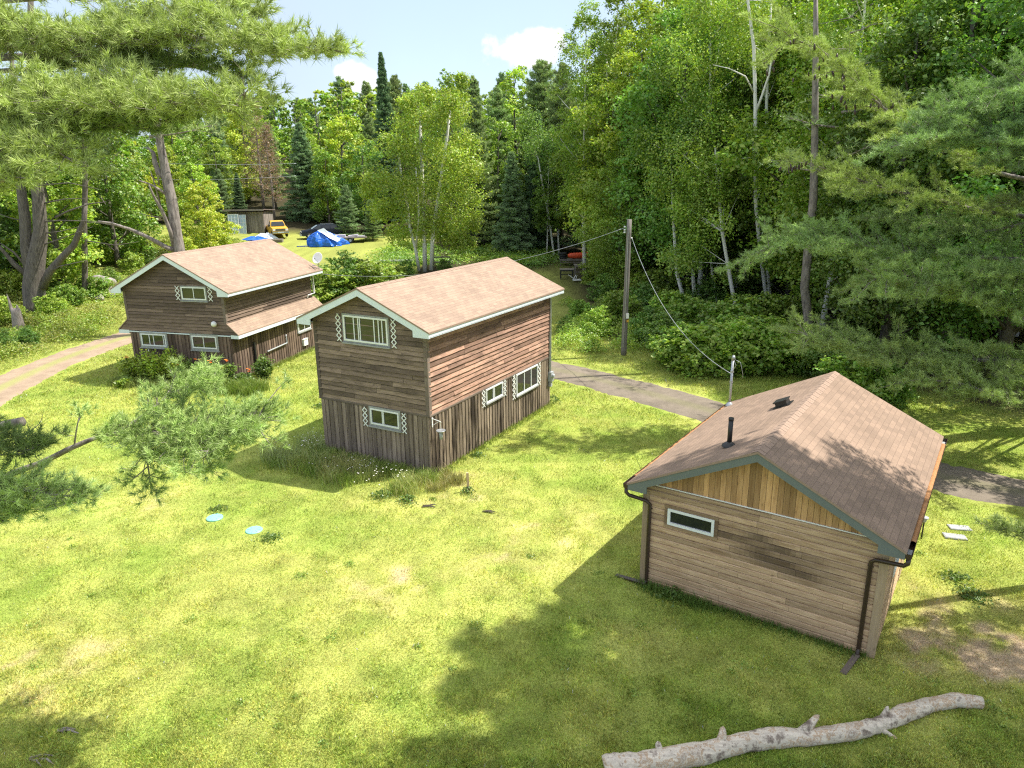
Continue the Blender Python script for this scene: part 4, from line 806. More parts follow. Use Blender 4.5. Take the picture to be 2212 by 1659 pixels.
# ================================================================ TREES
def pack(parts):
    Vs, Fs, Cs, o = [], [], [], 0
    for V, F, C in parts: Vs.append(V); Fs.append(F + o); Cs.append(C); o += len(V)
    return np.concatenate(Vs), np.concatenate(Fs), np.concatenate(Cs)
def meshonly(name, V, F, C, mat, smooth=False):
    o = npmesh(name, V, F, C, mat, smooth=smooth); me = o.data; bpy.data.objects.remove(o); return me
def mbmesh(mb, name, mat, smooth=True):
    o = mb.build(name, mat, smooth=smooth); me = o.data; bpy.data.objects.remove(o); return me
PROF = {'round': lambda u: math.sin(math.pi * min(1, u * .85 + .15)) ** .6, 'tall': lambda u: (.55 + .45 * math.sin(math.pi * min(u * 1.1, 1))) * (1 - max(0, u - .75) * 2.4),
        'oval': lambda u: max(.12, math.sin(math.pi * (u * .82 + .12)) ** .75)}
def broadleaf(seed, H, Rr, z0, nl, per, leaf, c, prof='oval', barkm='darkbark', lobe=.32, tr=None, droop=0, stems=1, light=.35):
    rng = np.random.default_rng(seed); pr = random.Random(seed); parts = []; mb = MB(); tr = tr or H * .013 + .06
    tops = []
    for st in range(stems):
        a = 6.283 * st / max(stems, 1) + 1; off = .0 if stems == 1 else .35
        P = []; lx, ly = pr.uniform(-.03, .03), pr.uniform(-.03, .03)
        if stems > 1: lx += math.cos(a) * .07; ly += math.sin(a) * .07
        for i in range(9): t = i / 8; z = t * H * .93; P.append(Vector((math.cos(a) * off + lx * z + .12 * math.sin(t * 5 + seed), math.sin(a) * off + ly * z + .12 * math.cos(t * 4 + seed), z - .25)))
        mb.tube(P, [tr * (1.25 if i == 0 else 1) * (1 - .86 * i / 8) for i in range(9)], 9); tops.append(P)
    for i in range(nl):
        u = (i + .5) / nl; u = min(1, u * .97 + .03 * pr.random()); r = Rr * PROF[prof](u); zc = z0 + (H - z0) * u * .96
        a = i * 2.4 + pr.uniform(-.4, .4); rad = r * (.45 + .5 * pr.random()); T = tops[i % len(tops)]; tp = T[min(8, int(zc / (H * .93) * 8))]
        C0 = np.array([tp.x + math.cos(a) * rad, tp.y + math.sin(a) * rad, zc]); lr = Rr * lobe * pr.uniform(.7, 1.25) * (1.1 - .45 * u)
        zb = max(.5, zc - rad * .7 - .4); q = T[min(8, max(0, int(zb / (H * .93) * 8)))]
        if i % 2 == 0 or light > .5: mb.tube([Vector((q.x, q.y, zb)), Vector((q.x * .4 + C0[0] * .6, q.y * .4 + C0[1] * .6, zb * .5 + zc * .5 + .1)), Vector(C0)], [tr * .3 * (1 - u * .6), tr * .18, .012], 5)
        n = int(per * 1.3 * (lr / (Rr * lobe)) ** 2); d = rng.normal(size=(n, 3)); d[:, 2] = d[:, 2] * .9 + .25; d = unit(d)
        # small sprays on the lobe surface
        k = max(6, n // 14); s = rng.normal(size=(k, 3)); s[:, 2] = s[:, 2] + .35; s = unit(s) * rng.uniform(.55, 1.08, (k, 1)); j = rng.integers(0, k, n)
        P = C0 + (s[j] + rng.normal(size=(n, 3)) * .17) * lr * np.array([1, 1, .72]); 
        if droop: P[:, 2] -= droop * rng.random(n) ** 2 * (np.hypot(P[:, 0] - C0[0], P[:, 1] - C0[1]) + .3)
        cc = tint(np.array(c) * pr.uniform(.8, 1.2), n, rng, .28, .2); cc *= rng.uniform(.82, 1.18, (k, 1))[j]
        parts.append(leaves(P, leaf * 1.2, cc, rng, .35 if not droop else .05, N=(s[j] * .5)))
    V, F, C = pack(parts); V[:, 2] = np.maximum(V[:, 2], .02)
    return meshonly('crown', V, F, C, M['leaf']), mbmesh(mb, 'trunk', M[barkm]), H
def conifer(seed, H, Rr, z0, c, kind='pine', step=.55, dens=1.0, nl=.24, K=7, wid=.035):
    rng = np.random.default_rng(seed); pr = random.Random(seed); mb = MB(); Ps, Ds, Cs = [], [], []; tr = H * .012 + .05
    mb.tube([(0, 0, -.3), (.05, 0, H * .3), (-.05, .05, H * .7), (0, 0, H * .985)], [tr * 1.2, tr * .85, tr * .4, .015], 8)
    z = z0
    while z < H - .2:
        u = (z - z0) / (H - z0); R0 = Rr * ((1 - u) ** (.85 if kind == 'spruce' else .62)) * pr.uniform(.82, 1.12) + .12
        nb = pr.randint(5, 7) if kind == 'spruce' else pr.randint(4, 6); ph = pr.random() * 6.28
        for b in range(nb):
            a = ph + 6.283 * b / nb + pr.uniform(-.25, .25); L = R0 * pr.uniform(.65, 1.15); rise = (-.22 + .5 * u if kind == 'spruce' else .05 + .35 * u)
            if kind == 'pine' and pr.random() < .13: continue
            dv = np.array([math.cos(a), math.sin(a), 0]); sv = np.array([-math.sin(a), math.cos(a), 0]); zz = z + pr.uniform(-.15, .15)
            mb.tube([(0, 0, zz), tuple(dv * L * .5 + [0, 0, zz + rise * L * .35]), tuple(dv * L + [0, 0, zz + rise * L])], [tr * .22 * (1 - u * .7) + .008, .012, .005], 4, cap=False)
            n = int((14 + 62 * L) * dens * (1.2 if kind == 'spruce' else 1)); t = rng.random(n) ** .6; wdt = (.30 if kind == 'pine' else .24) * L * np.sin(np.pi * np.clip(t * .8 + .12, 0, 1)) + .12
            p = dv * (t * L)[:, None] + sv * (rng.uniform(-1, 1, n) * wdt)[:, None]; p[:, 2] += zz + rise * L * t * (t if kind == 'pine' else 1) + rng.normal(size=n) * (.10 if kind == 'pine' else .07) - (0 if kind == 'pine' else .08 * L * np.abs(rng.random(n)))
            Ps.append(p); dd = dv * .8 + sv * rng.uniform(-.7, .7, (n, 1)); dd[:, 2] += .35 if kind == 'pine' else .0; Ds.append(dd)
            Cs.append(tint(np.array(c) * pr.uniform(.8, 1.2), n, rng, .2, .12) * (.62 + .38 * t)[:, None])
        z += step * pr.uniform(.8, 1.2) * (1 - .45 * u)
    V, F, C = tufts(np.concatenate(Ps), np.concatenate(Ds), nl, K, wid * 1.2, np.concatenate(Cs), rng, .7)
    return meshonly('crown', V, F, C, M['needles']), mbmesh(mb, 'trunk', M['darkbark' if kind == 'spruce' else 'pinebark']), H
G_B, G_M, G_D, G_Y = (.32, .42, .065), (.245, .355, .06), (.175, .285, .06), (.44, .50, .07)
P_W, P_B, S_B, S_D = (.36, .46, .19), (.30, .42, .20), (.30, .43, .22), (.19, .29, .14)
VAR = {}
def var(k, *m): VAR[k] = list(m)
# near set, fine leaves
var('nmaple', broadleaf(1, 17, 4.4, 1.6, 46, 760, .17, G_M, 'oval'), broadleaf(2, 18, 4.6, 2.5, 46, 760, .17, G_D, 'tall'), broadleaf(3, 16, 4.4, 1.2, 44, 760, .18, G_B, 'oval'))
var('nbirch', broadleaf(4, 20, 3.4, 4.5, 48, 620, .13, G_M, 'tall', 'birch', lobe=.34, tr=.17, droop=.9), broadleaf(5, 19, 3.2, 3.8, 46, 620, .13, G_B, 'tall', 'birch', lobe=.34, tr=.15, droop=.9))
var('naspen', broadleaf(6, 21, 3.0, 5, 44, 560, .14, G_M, 'tall', 'birch', lobe=.36, tr=.18), broadleaf(7, 20, 2.8, 5, 42, 560, .14, G_Y, 'tall', 'birch', lobe=.36, tr=.16))
# mid set
var('maple', broadleaf(11, 14, 3.9, 1.0, 36, 420, .22, G_M, 'oval'), broadleaf(12, 15, 3.6, 1.2, 36, 420, .22, G_B, 'tall'), broadleaf(13, 13, 3.8, .8, 34, 420, .23, G_Y, 'oval'), broadleaf(14, 15, 4.2, 1.2, 38, 420, .22, G_D, 'oval'))
var('aspen', broadleaf(15, 17, 2.5, 3.5, 34, 330, .19, G_M, 'tall', 'birch', lobe=.4, tr=.14), broadleaf(16, 17, 2.5, 4, 34, 330, .19, G_B, 'tall', 'birch', lobe=.4, tr=.14))
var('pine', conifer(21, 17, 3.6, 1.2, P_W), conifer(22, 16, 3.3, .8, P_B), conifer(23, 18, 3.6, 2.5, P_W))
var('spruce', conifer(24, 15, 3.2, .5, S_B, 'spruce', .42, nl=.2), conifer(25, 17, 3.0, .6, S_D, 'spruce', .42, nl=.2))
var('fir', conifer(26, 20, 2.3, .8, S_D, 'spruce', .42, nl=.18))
var('far', broadleaf(31, 13, 3.9, 1.5, 20, 170, .38, G_M, 'oval', light=0), broadleaf(32, 14, 3.8, 1.5, 20, 170, .38, G_B, 'oval', light=0), broadleaf(33, 13, 4.2, 1.5, 20, 170, .4, G_D, 'oval', light=0))
var('farpine', conifer(34, 15, 3.2, 2, P_B, 'pine', .8, .55, .42, 6, .09), conifer(35, 14, 3.0, 2, P_W, 'pine', .8, .6, .36, 6, .09))
var('canopy', broadleaf(45, 21, 4.6, 12.6, 40, 560, .2, G_M, 'round', lobe=.3, tr=.28))
var('shrub', broadleaf(41, 2.2, 1.35, .15, 22, 260, .11, G_B, 'round', lobe=.42, tr=.03), broadleaf(42, 2.6, 1.3, .15, 22, 260, .11, G_D, 'round', lobe=.42, tr=.03), broadleaf(43, 1.8, 1.3, .1, 20, 260, .12, G_M, 'round', lobe=.42, tr=.03))
def dead_tree(seed):
    rng = random.Random(seed); mb = MB(); H = 14; mb.tube([(0, 0, -.2), (.1, 0, 5), (-.1, .1, 10), (0, 0, 14)], [.2, .15, .08, .02], 7); P = []; n = 70
    for i in range(n):
        z = 3 + 10.6 * i / n; L = 2.9 * (1 - (z - 3) / 12) * rng.uniform(.6, 1.1) + .3; a = i * 2.4; d = Vector((math.cos(a), math.sin(a), .25)); b = Vector((0, 0, z)); mb.tube([b, b + d * L * .5 + Vector((0, 0, -.05)), b + d * L + Vector((0, 0, .2))], [.035, .018, .005], 4, cap=False)
        for j in range(7):
            t = .25 + .1 * j; s = b + d * L * t; e = s + Vector((rng.uniform(-.6, .6), rng.uniform(-.6, .6), rng.uniform(.0, .5))); mb.tube([s, e], [.01, .003], 3, cap=False); P += [s.lerp(e, rng.random()) for _ in range(10)]
    r = np.random.default_rng(seed); P = np.array([list(p) for p in P]) + r.normal(size=(len(P), 3)) * .12
    V, F, C = leaves(P, .16, tint((.30, .20, .13), len(P), r, .3, .1), r, .1); return meshonly('crown', V, F, C, M['leaf']), mbmesh(mb, 'trunk', M['deadwood']), H
var('dead', dead_tree(51))
prg = random.Random(77)
def tree(kind, x, y, H=None, label='', cat='tree', group=None, wide=1.0, v=None, name=None, z=None):
    cr_, tm, H0 = VAR[kind][v if v is not None else prg.randrange(len(VAR[kind]))]; s = (H or H0 * prg.uniform(.85, 1.12)) / H0
    nm = name or {'nmaple': 'maple_tree', 'maple': 'maple_tree', 'nbirch': 'birch_tree', 'naspen': 'aspen_tree', 'aspen': 'aspen_tree', 'pine': 'pine_tree', 'farpine': 'pine_tree', 'spruce': 'spruce_tree', 'fir': 'fir_tree', 'far': 'broadleaf_tree', 'shrub': 'shrub', 'dead': 'dead_tree'}[kind]
    T = empty(nm, (x, y, gz(x, y) if z is None else z), prg.uniform(0, 6.28), label, cat, group); T.scale = (s * wide, s * wide, s)
    link('crown', cr_, T); link('trunk' if kind != 'shrub' else 'stem', tm, T); return T
TREES = []
def dtree(kind, Dx, Y, Dtop, label, wide=1.0, v=None, cat='tree', group=None, name=None):
    p = at(Dx, Dtop, Y); g = gz(p.x, Y); TREES.append((p.x, Y)); return tree(kind, p.x, Y, p.z - g, label, cat, group, wide, v, name)
# ---- trees one can single out
dtree('fir', 822, 92, 112, 'tall narrow dark fir with a spire top rising above all trees at the centre', 1.0)
dtree('pine', 852, 95, 160, 'thin topped pine just right of the tall dark fir', .8, 0)
dtree('aspen', 968, 88, 143, 'open crowned aspen with a knobbly top against the sky', .95, 0)
dtree('aspen', 1002, 84, 190, 'yellow green aspen right of the open crowned aspen', 1.1, 1)
dtree('aspen', 905, 84, 178, 'aspen behind the birch clump, left of the open crowned aspen', 1.1, 0)
dtree('dead', 572, 88, 262, 'dead brown tree with bare twigs behind the plank shed', 1.0)
dtree('dead', 545, 93, 215, 'grey brown half dead tree behind the dead brown tree', 1.1)
dtree('spruce', 645, 93, 262, 'wide blue green spruce behind the parked vehicles', 1.25, 0)
dtree('maple', 458, 90, 290, 'round bright maple behind the plank shed', 1.0, 1)
dtree('spruce', 510, 89, 372, 'short dark spruce directly behind the plank shed roof', 1.2, 1)
dtree('pine', 470, 86, 365, 'bushy young pine left of the plank shed', 1.2, 1)
dtree('maple', 728, 92, 245, 'yellow green maple above the dark vehicles', 1.0, 2)
dtree('maple', 780, 84, 300, 'dark spreading maple right of the wide spruce', 1.15, 3)
dtree('maple', 700, 89, 320, 'mid green maple touching the wide spruce', 1.0, 0)
dtree('pine', 745, 80, 400, 'low bushy pine behind the blue tarpaulin heap', 1.4, 1)
dtree('pine', 800, 78, 430, 'low broad pine between the tarpaulin heap and the birch clump', 1.4, 0)
dtree('maple', 1110, 86, 130, 'tall maple against the sky, left of the white pine pair', .95, 1)
dtree('pine', 1172, 84, 128, 'broad pale white pine against the sky under the cloud', 1.15, 0)
dtree('pine', 1215, 80, 138, 'second pale white pine beside the tall aspen wall', 1.0, 2)
dtree('maple', 1075, 78, 250, 'mid green maple at the back of the clearing', 1.0, 0)
dtree('spruce', 1105, 72, 325, 'small drooping blue green spruce at the dark forest edge', 1.1, 0)
dtree('aspen', 1180, 72, 300, 'slender pale aspen with a bare lower stem at the dark forest edge', 1.0, 0)
dtree('aspen', 1207, 73, 315, 'slender pale aspen right beside its twin at the dark forest edge', .9, 1)
dtree('naspen', 1275, 62, -10, 'tallest dark topped aspen against the sky', .95, 0)
dtree('naspen', 1330, 63, -60, 'aspen just right of the tallest dark topped aspen', 1.0, 0)
dtree('nmaple', 1395, 58, 62, 'bright yellow green maple crown in front of the aspen wall', 1.0, 2)
dtree('naspen', 1316, 68, 120, 'aspen with a straight grey trunk rising behind the utility pole', .9, 1)
dtree('nmaple', 1480, 52, -40, 'dense dark maple above the clump of short birch stems', 1.0, 1)
dtree('nbirch', 1560, 49, -80, 'drooping birch left of the twin white trunks', 1.05, 0)
dtree('nmaple', 1345, 54, 300, 'low maple behind the utility pole top', .95, 0)
dtree('nmaple', 1900, 42, -120, 'sunlit broad leaved tree at the upper right behind the pine cones', 1.1, 2)
dtree('nmaple', 2120, 38, -100, 'sunlit broad leaved tree in the top right corner', 1.05, 2)
dtree('nmaple', 1780, 47, -60, 'dark maple between the twin birch trunks and the cone bearing branch', 1.0, 1)
# ---- filler woods, kept apart from the trees above
def fill(n, xr, yr, sep, kinds, grp, labels, Hs=None, cond=None, seed=1):
    r = random.Random(seed); c = 0; tries = 0
    while c < n and tries < n * 60:
        tries += 1; y = r.uniform(*yr); lo, hi = (f(y) if callable(f) else f for f in xr); x = r.uniform(lo, hi)
        if cond and not cond(x, y): continue
        if any((x - a) ** 2 + (y - b) ** 2 < sep * sep for a, b in TREES): continue
        TREES.append((x, y)); k = r.choice(kinds); H = r.uniform(*Hs) if Hs else None
        if k in ('pine', 'spruce', 'farpine') and H: H *= 1.05
        tree(k, x, y, H, labels[k], 'tree', grp + {'pine': ', conifers', 'spruce': ', spruces', 'farpine': ', conifers'}.get(k, ', ' + k.lstrip('n').replace('far', 'broadleaf')).replace(', maple', ', broadleaf')); c += 1
    return c
HL = {'far': 'round green broadleaf tree on the wooded hill behind the clearing', 'farpine': 'dark conifer poking up from the wooded hill behind the clearing'}
BL = {'maple': 'green broadleaf tree in the tree wall closing the back of the clearing', 'pine': 'pine in the tree wall closing the back of the clearing', 'spruce': 'spruce in the tree wall closing the back of the clearing', 'aspen': 'aspen in the tree wall closing the back of the clearing'}
RL = {'nmaple': 'leafy broadleaf tree in the dense dark wood right of the road', 'nbirch': 'white barked birch in the dense wood right of the road', 'naspen': 'pale trunked aspen in the dense wood right of the road', 'pine': 'pine in the dense wood right of the road'}
LL = {'maple': 'sunlit broadleaf tree in the wood behind the old left pines', 'pine': 'pine in the wood behind the old left pines', 'aspen': 'aspen in the wood behind the old left pines'}
fill(30, (7, lambda y: 8 + y * .55), (47, 60), 3.7, ['nmaple', 'nmaple', 'nbirch', 'naspen', 'nmaple'], 'wood right of the road', RL, (17, 23), lambda x, y: y > 52 - .3 * (x - 7) and y > 44, 2)
fill(26, (10, lambda y: 10 + y * .75), (56, 74), 4.2, ['nmaple', 'nmaple', 'naspen', 'pine'], 'wood right of the road', RL, (19, 25), None, 3)
fill(20, (17, 36), (33, 47), 3.6, ['nmaple', 'nmaple', 'nbirch', 'pine'], 'wood right of the road', RL, (15, 22), lambda x, y: y > 53 - .95 * x, 9)
fill(14, (-4, 9), (74, 84), 4.0, ['maple', 'spruce', 'pine', 'maple'], 'tree wall behind the clearing', BL, (11, 16), None, 4)
fill(58, (-68, 22), (85, 104), 5.2, ['maple', 'maple', 'pine', 'maple', 'aspen'], 'tree wall behind the clearing', BL, (8.5, 13), None, 5)
fill(118, (lambda y: -.44 * y, lambda y: .13 * y + 4), (106, 225), 6.5, ['far', 'far', 'far', 'farpine'], 'trees on the hill', HL, (11, 16), None, 6)
fill(26, (lambda y: -.85 * y, lambda y: -.62 * y), (50, 74), 4.2, ['maple', 'maple', 'pine', 'aspen'], 'wood behind the left pines', LL, (11, 17), None, 7)
fill(30, (lambda y: -.80 * y, lambda y: -.50 * y - 2), (60, 84), 4.4, ['maple', 'maple', 'pine', 'maple'], 'wood behind the left pines', LL, (12, 17), None, 8)
# ---- bright young broadleaf behind the left cabin
for Dx, Y, Dt, lb, v in ((430, 60, 385, 'bright lime green bushy tree beside the bare grey pine trunk', 2), (462, 62, 452, 'rounded lime green bush tree left of the leaning glazed frames', 2), (412, 66, 345, 'tall lime green tree right of the bare grey pine trunk', 1), (395, 58, 470, 'low lime green tree behind the left cabin roof', 2)):
    dtree('maple', Dx, Y, Dt, lb, 1.0, v)
# ---- birch clump in the middle of the clearing
def birch_clump():
    P = hit(918, 588); T = empty('birch_clump', (P.x, P.y, P.z - .1), 0, 'light green birch clump with three white stems in the middle of the clearing', 'tree')
    mb = MB(); rng = np.random.default_rng(9); parts = []
    def loc(Dx, Dy, Y): return at(Dx, Dy, Y) - T.location
    Y = P.y; stems = [[(905, 585, Y), (898, 540, Y), (885, 490, Y), (880, 440, Y), (868, 380, Y), (858, 320, Y)], [(918, 588, Y + .4), (917, 530, Y + .4), (915, 440, Y + .4), (910, 340, Y + .4), (907, 238, Y + .5)],
                      [(932, 583, Y), (934, 520, Y), (940, 470, Y), (950, 400, Y - .4), (965, 300, Y - .5), (975, 215, Y - .5)], [(898, 540, Y), (905, 470, Y - .6), (903, 420, Y - .8), (898, 360, Y - .8)]]
    for s, rr in zip(stems, (.15, .21, .19, .10)): mb.tube([loc(*q) for q in s], [rr * (1 - .6 * i / len(s)) for i in range(len(s))], 9)
    mb.build('trunk', M['birch'], T, True); pr = random.Random(5); tw = MB()
    lobes = []
    for (x, y, r) in ((905, 250, 34), (870, 270, 32), (940, 260, 36), (985, 250, 34), (1010, 300, 34), (850, 320, 34), (890, 330, 40), (940, 330, 44), (985, 340, 42), (1015, 360, 36), (830, 385, 34), (800, 400, 26), (870, 390, 38), (915, 400, 44), (965, 400, 44), (1010, 415, 38), (850, 440, 36), (820, 455, 26), (895, 455, 40), (940, 455, 44), (985, 465, 42), (1020, 470, 26), (860, 495, 28), (960, 505, 36), (1000, 520, 26), (925, 490, 34), (920, 205, 26), (975, 210, 26), (1000, 180, 18), (880, 225, 20)):
        for k in range(2): lobes.append((x + pr.uniform(-12, 12), y + pr.uniform(-12, 12), Y + pr.uniform(-2.4, 2.4), r * pr.uniform(.7, 1.0)))
    for x, y, Yy, r in lobes:
        c0 = np.array(loc(x, y, Yy)); lr = r / FP * Yy * 1.15; n = 640; k = 44; s = unit(rng.normal(size=(k, 3)) + [0, 0, .3]) * rng.uniform(.35, 1.05, (k, 1)); j = rng.integers(0, k, n)
        Pp = c0 + (s[j] + rng.normal(size=(n, 3)) * .17) * lr * [1, 1, .8]; Pp[:, 2] -= rng.random(n) ** 2 * .5
        parts.append(leaves(Pp, .19, tint(np.array((.31, .39, .065)) * pr.uniform(.8, 1.2), n, rng, .3, .2), rng, .1, N=s[j] * .5))
        st = stems[pr.randrange(3)]; q = loc(*st[pr.randint(2, len(st) - 1)]); tw.tube([q, q.lerp(Vector(c0), .5) + Vector((0, 0, .3)), Vector(c0)], [.022, .014, .006], 4, cap=False)
    tw.build('branches', M['darkbark'], T); V, F, C = pack(parts); npmesh('crown', V, F, C, M['leaf'], T)
birch_clump()
# ---- named bare birch stems on the right bank (trunk traced, leafy crown of its own)
def traced(name, label, pts, rads, barkm, lobes=(), leafc=G_M, seed=1, leaf=.16, per=560, droop=.6, extra=(), cat='tree', group=None):
    Y = pts[0][2]; b = at(*pts[0]); g = gz(b.x, b.y); T = empty(name, (b.x, b.y, g), 0, label, cat, group); loc = lambda q: at(*q) - T.location
    mb = MB(); P = [Vector((0, 0, -.3))] + [loc(q) for q in pts]; P[1].z = max(P[1].z, .05); mb.tube(P, [rads[0] * 1.25] + list(rads), 10)
    for q, r in extra: mb.tube([loc(z) for z in q], r, 7)
    rng = np.random.default_rng(seed); parts = []; pr = random.Random(seed)
    for x, y, Yy, r in lobes:
        c0 = np.array(loc((x, y, Yy))); lr = r / FP * Yy; n = per; k = 30; s = unit(rng.normal(size=(k, 3)) + [0, 0, .3]) * rng.uniform(.3, 1.05, (k, 1)); j = rng.integers(0, k, n)
        Pp = c0 + (s[j] + rng.normal(size=(n, 3)) * .17) * lr; Pp[:, 2] -= rng.random(n) ** 2 * droop; parts.append(leaves(Pp, leaf, tint(np.array(leafc) * pr.uniform(.75, 1.25), n, rng, .3, .2), rng, .1, N=s[j] * .5))
        q = min(P, key=lambda v: abs(v.z - c0[2] + 1))
        if (q - Vector(c0)).length < 3.2: mb.tube([q, q.lerp(Vector(c0), .6), Vector(c0)], [.03, .018, .005], 4, cap=False)
    mb.build('trunk', M[barkm], T, True)
    if parts: V, F, C = pack(parts); npmesh('crown', V, F, C, M['leaf'], T)
    return T
pr = random.Random(31)
def rl(cx, cy, sx, sy, Y, n, r, dy=2.5): return [(cx + pr.gauss(0, sx), cy + pr.gauss(0, sy), Y + pr.uniform(-dy, dy), r * pr.uniform(.7, 1.2)) for _ in range(n)]
traced('birch_tree', 'tallest white birch on the right bank, with a forked limb', [(1656, 700, 45), (1655, 640, 45), (1640, 520, 44), (1633, 440, 43.5), (1630, 340, 43.5), (1632, 230, 43.5), (1628, 100, 43.5), (1615, 0, 43.5), (1612, -90, 43.5)], [.14, .13, .125, .12, .115, .105, .09, .07, .04], 'birch',
       rl(1640, 300, 30, 110, 43.2, 7, 26) + rl(1600, 100, 70, 90, 46, 16, 50) + rl(1520, 330, 60, 70, 47, 10, 46) + rl(1560, -20, 60, 50, 46, 6, 50), G_M, 61,
       extra=[([(1632, 245, 43.5), (1645, 210, 43.4), (1662, 160, 43.2), (1668, 120, 43)], [.09, .075, .06, .04]), ([(1628, 200, 43.5), (1610, 165, 43.2), (1575, 148, 43), (1540, 140, 43)], [.05, .04, .03, .012])])
traced('birch_tree', 'thinner white birch standing just right of the tall forked birch', [(1664, 690, 47), (1660, 600, 46.5), (1653, 500, 46), (1652, 400, 46), (1656, 300, 46), (1656, 220, 46), (1662, 80, 46), (1670, -80, 46)], [.12, .115, .11, .105, .10, .09, .07, .04], 'birch', rl(1700, 60, 50, 80, 49, 10, 48), G_M, 62)
traced('birch_tree', 'leaning white birch with its trunk clear of leaves above the understorey right of the pole', [(1588, 697, 43.5), (1584, 640, 43.5), (1572, 570, 43.5), (1560, 500, 43.5), (1550, 400, 44), (1545, 320, 45)], [.13, .12, .11, .10, .08, .05], 'birch', rl(1545, 400, 30, 50, 44.2, 9, 38) + rl(1520, 420, 60, 50, 46, 12, 44) + rl(1500, 560, 50, 25, 46, 6, 30), G_M, 63)
for i, (q, lb) in enumerate(([[(1476, 640, 47), (1462, 590, 47), (1455, 480, 47.5), (1448, 330, 48)], 'leftmost short birch stem of the group over the understorey'], [[(1500, 640, 48), (1497, 590, 48), (1492, 500, 48), (1480, 340, 48)], 'upright birch stem second in the group over the understorey'], [[(1548, 645, 48), (1538, 590, 48), (1532, 520, 48), (1520, 400, 48)], 'slim birch stem nearest the leaning birch, right of its group'], [[(1524, 632, 50), (1527, 590, 50), (1528, 500, 50), (1525, 380, 50)], 'thin dark stem behind the slim birch stem'])):
    traced('birch_tree', lb, q, [.14, .12, .10, .05] if i < 2 else [.09, .08, .06, .03], 'birch' if i < 3 else 'darkbark', rl(q[-1][0], q[-1][1], 35, 60, q[-1][2], 6, 40), G_D if i % 2 else G_M, 70 + i)
traced('aspen_tree', 'grey trunked aspen rising from the bushes left of the utility pole', [(1316, 560, 62), (1314, 500, 62), (1313, 440, 62), (1314, 330, 62), (1313, 240, 62), (1310, 120, 62)], [.2, .19, .17, .15, .12, .06], 'birch', rl(1320, 180, 30, 60, 62, 8, 40), G_M, 80)
traced('aspen_tree', 'thin leaning pale stem at the dark forest edge above the tyre stack', [(1196, 545, 72), (1186, 470, 72), (1172, 400, 72), (1162, 340, 72)], [.11, .10, .08, .05], 'birch', rl(1160, 310, 18, 25, 72, 5, 30), G_D, 81)
traced('aspen_tree', 'thin upright pale stem right of the leaning one at the forest edge', [(1207, 540, 73), (1203, 460, 73), (1198, 380, 73), (1200, 330, 73)], [.10, .09, .07, .05], 'birch', rl(1205, 310, 18, 25, 73, 5, 30), G_D, 82)
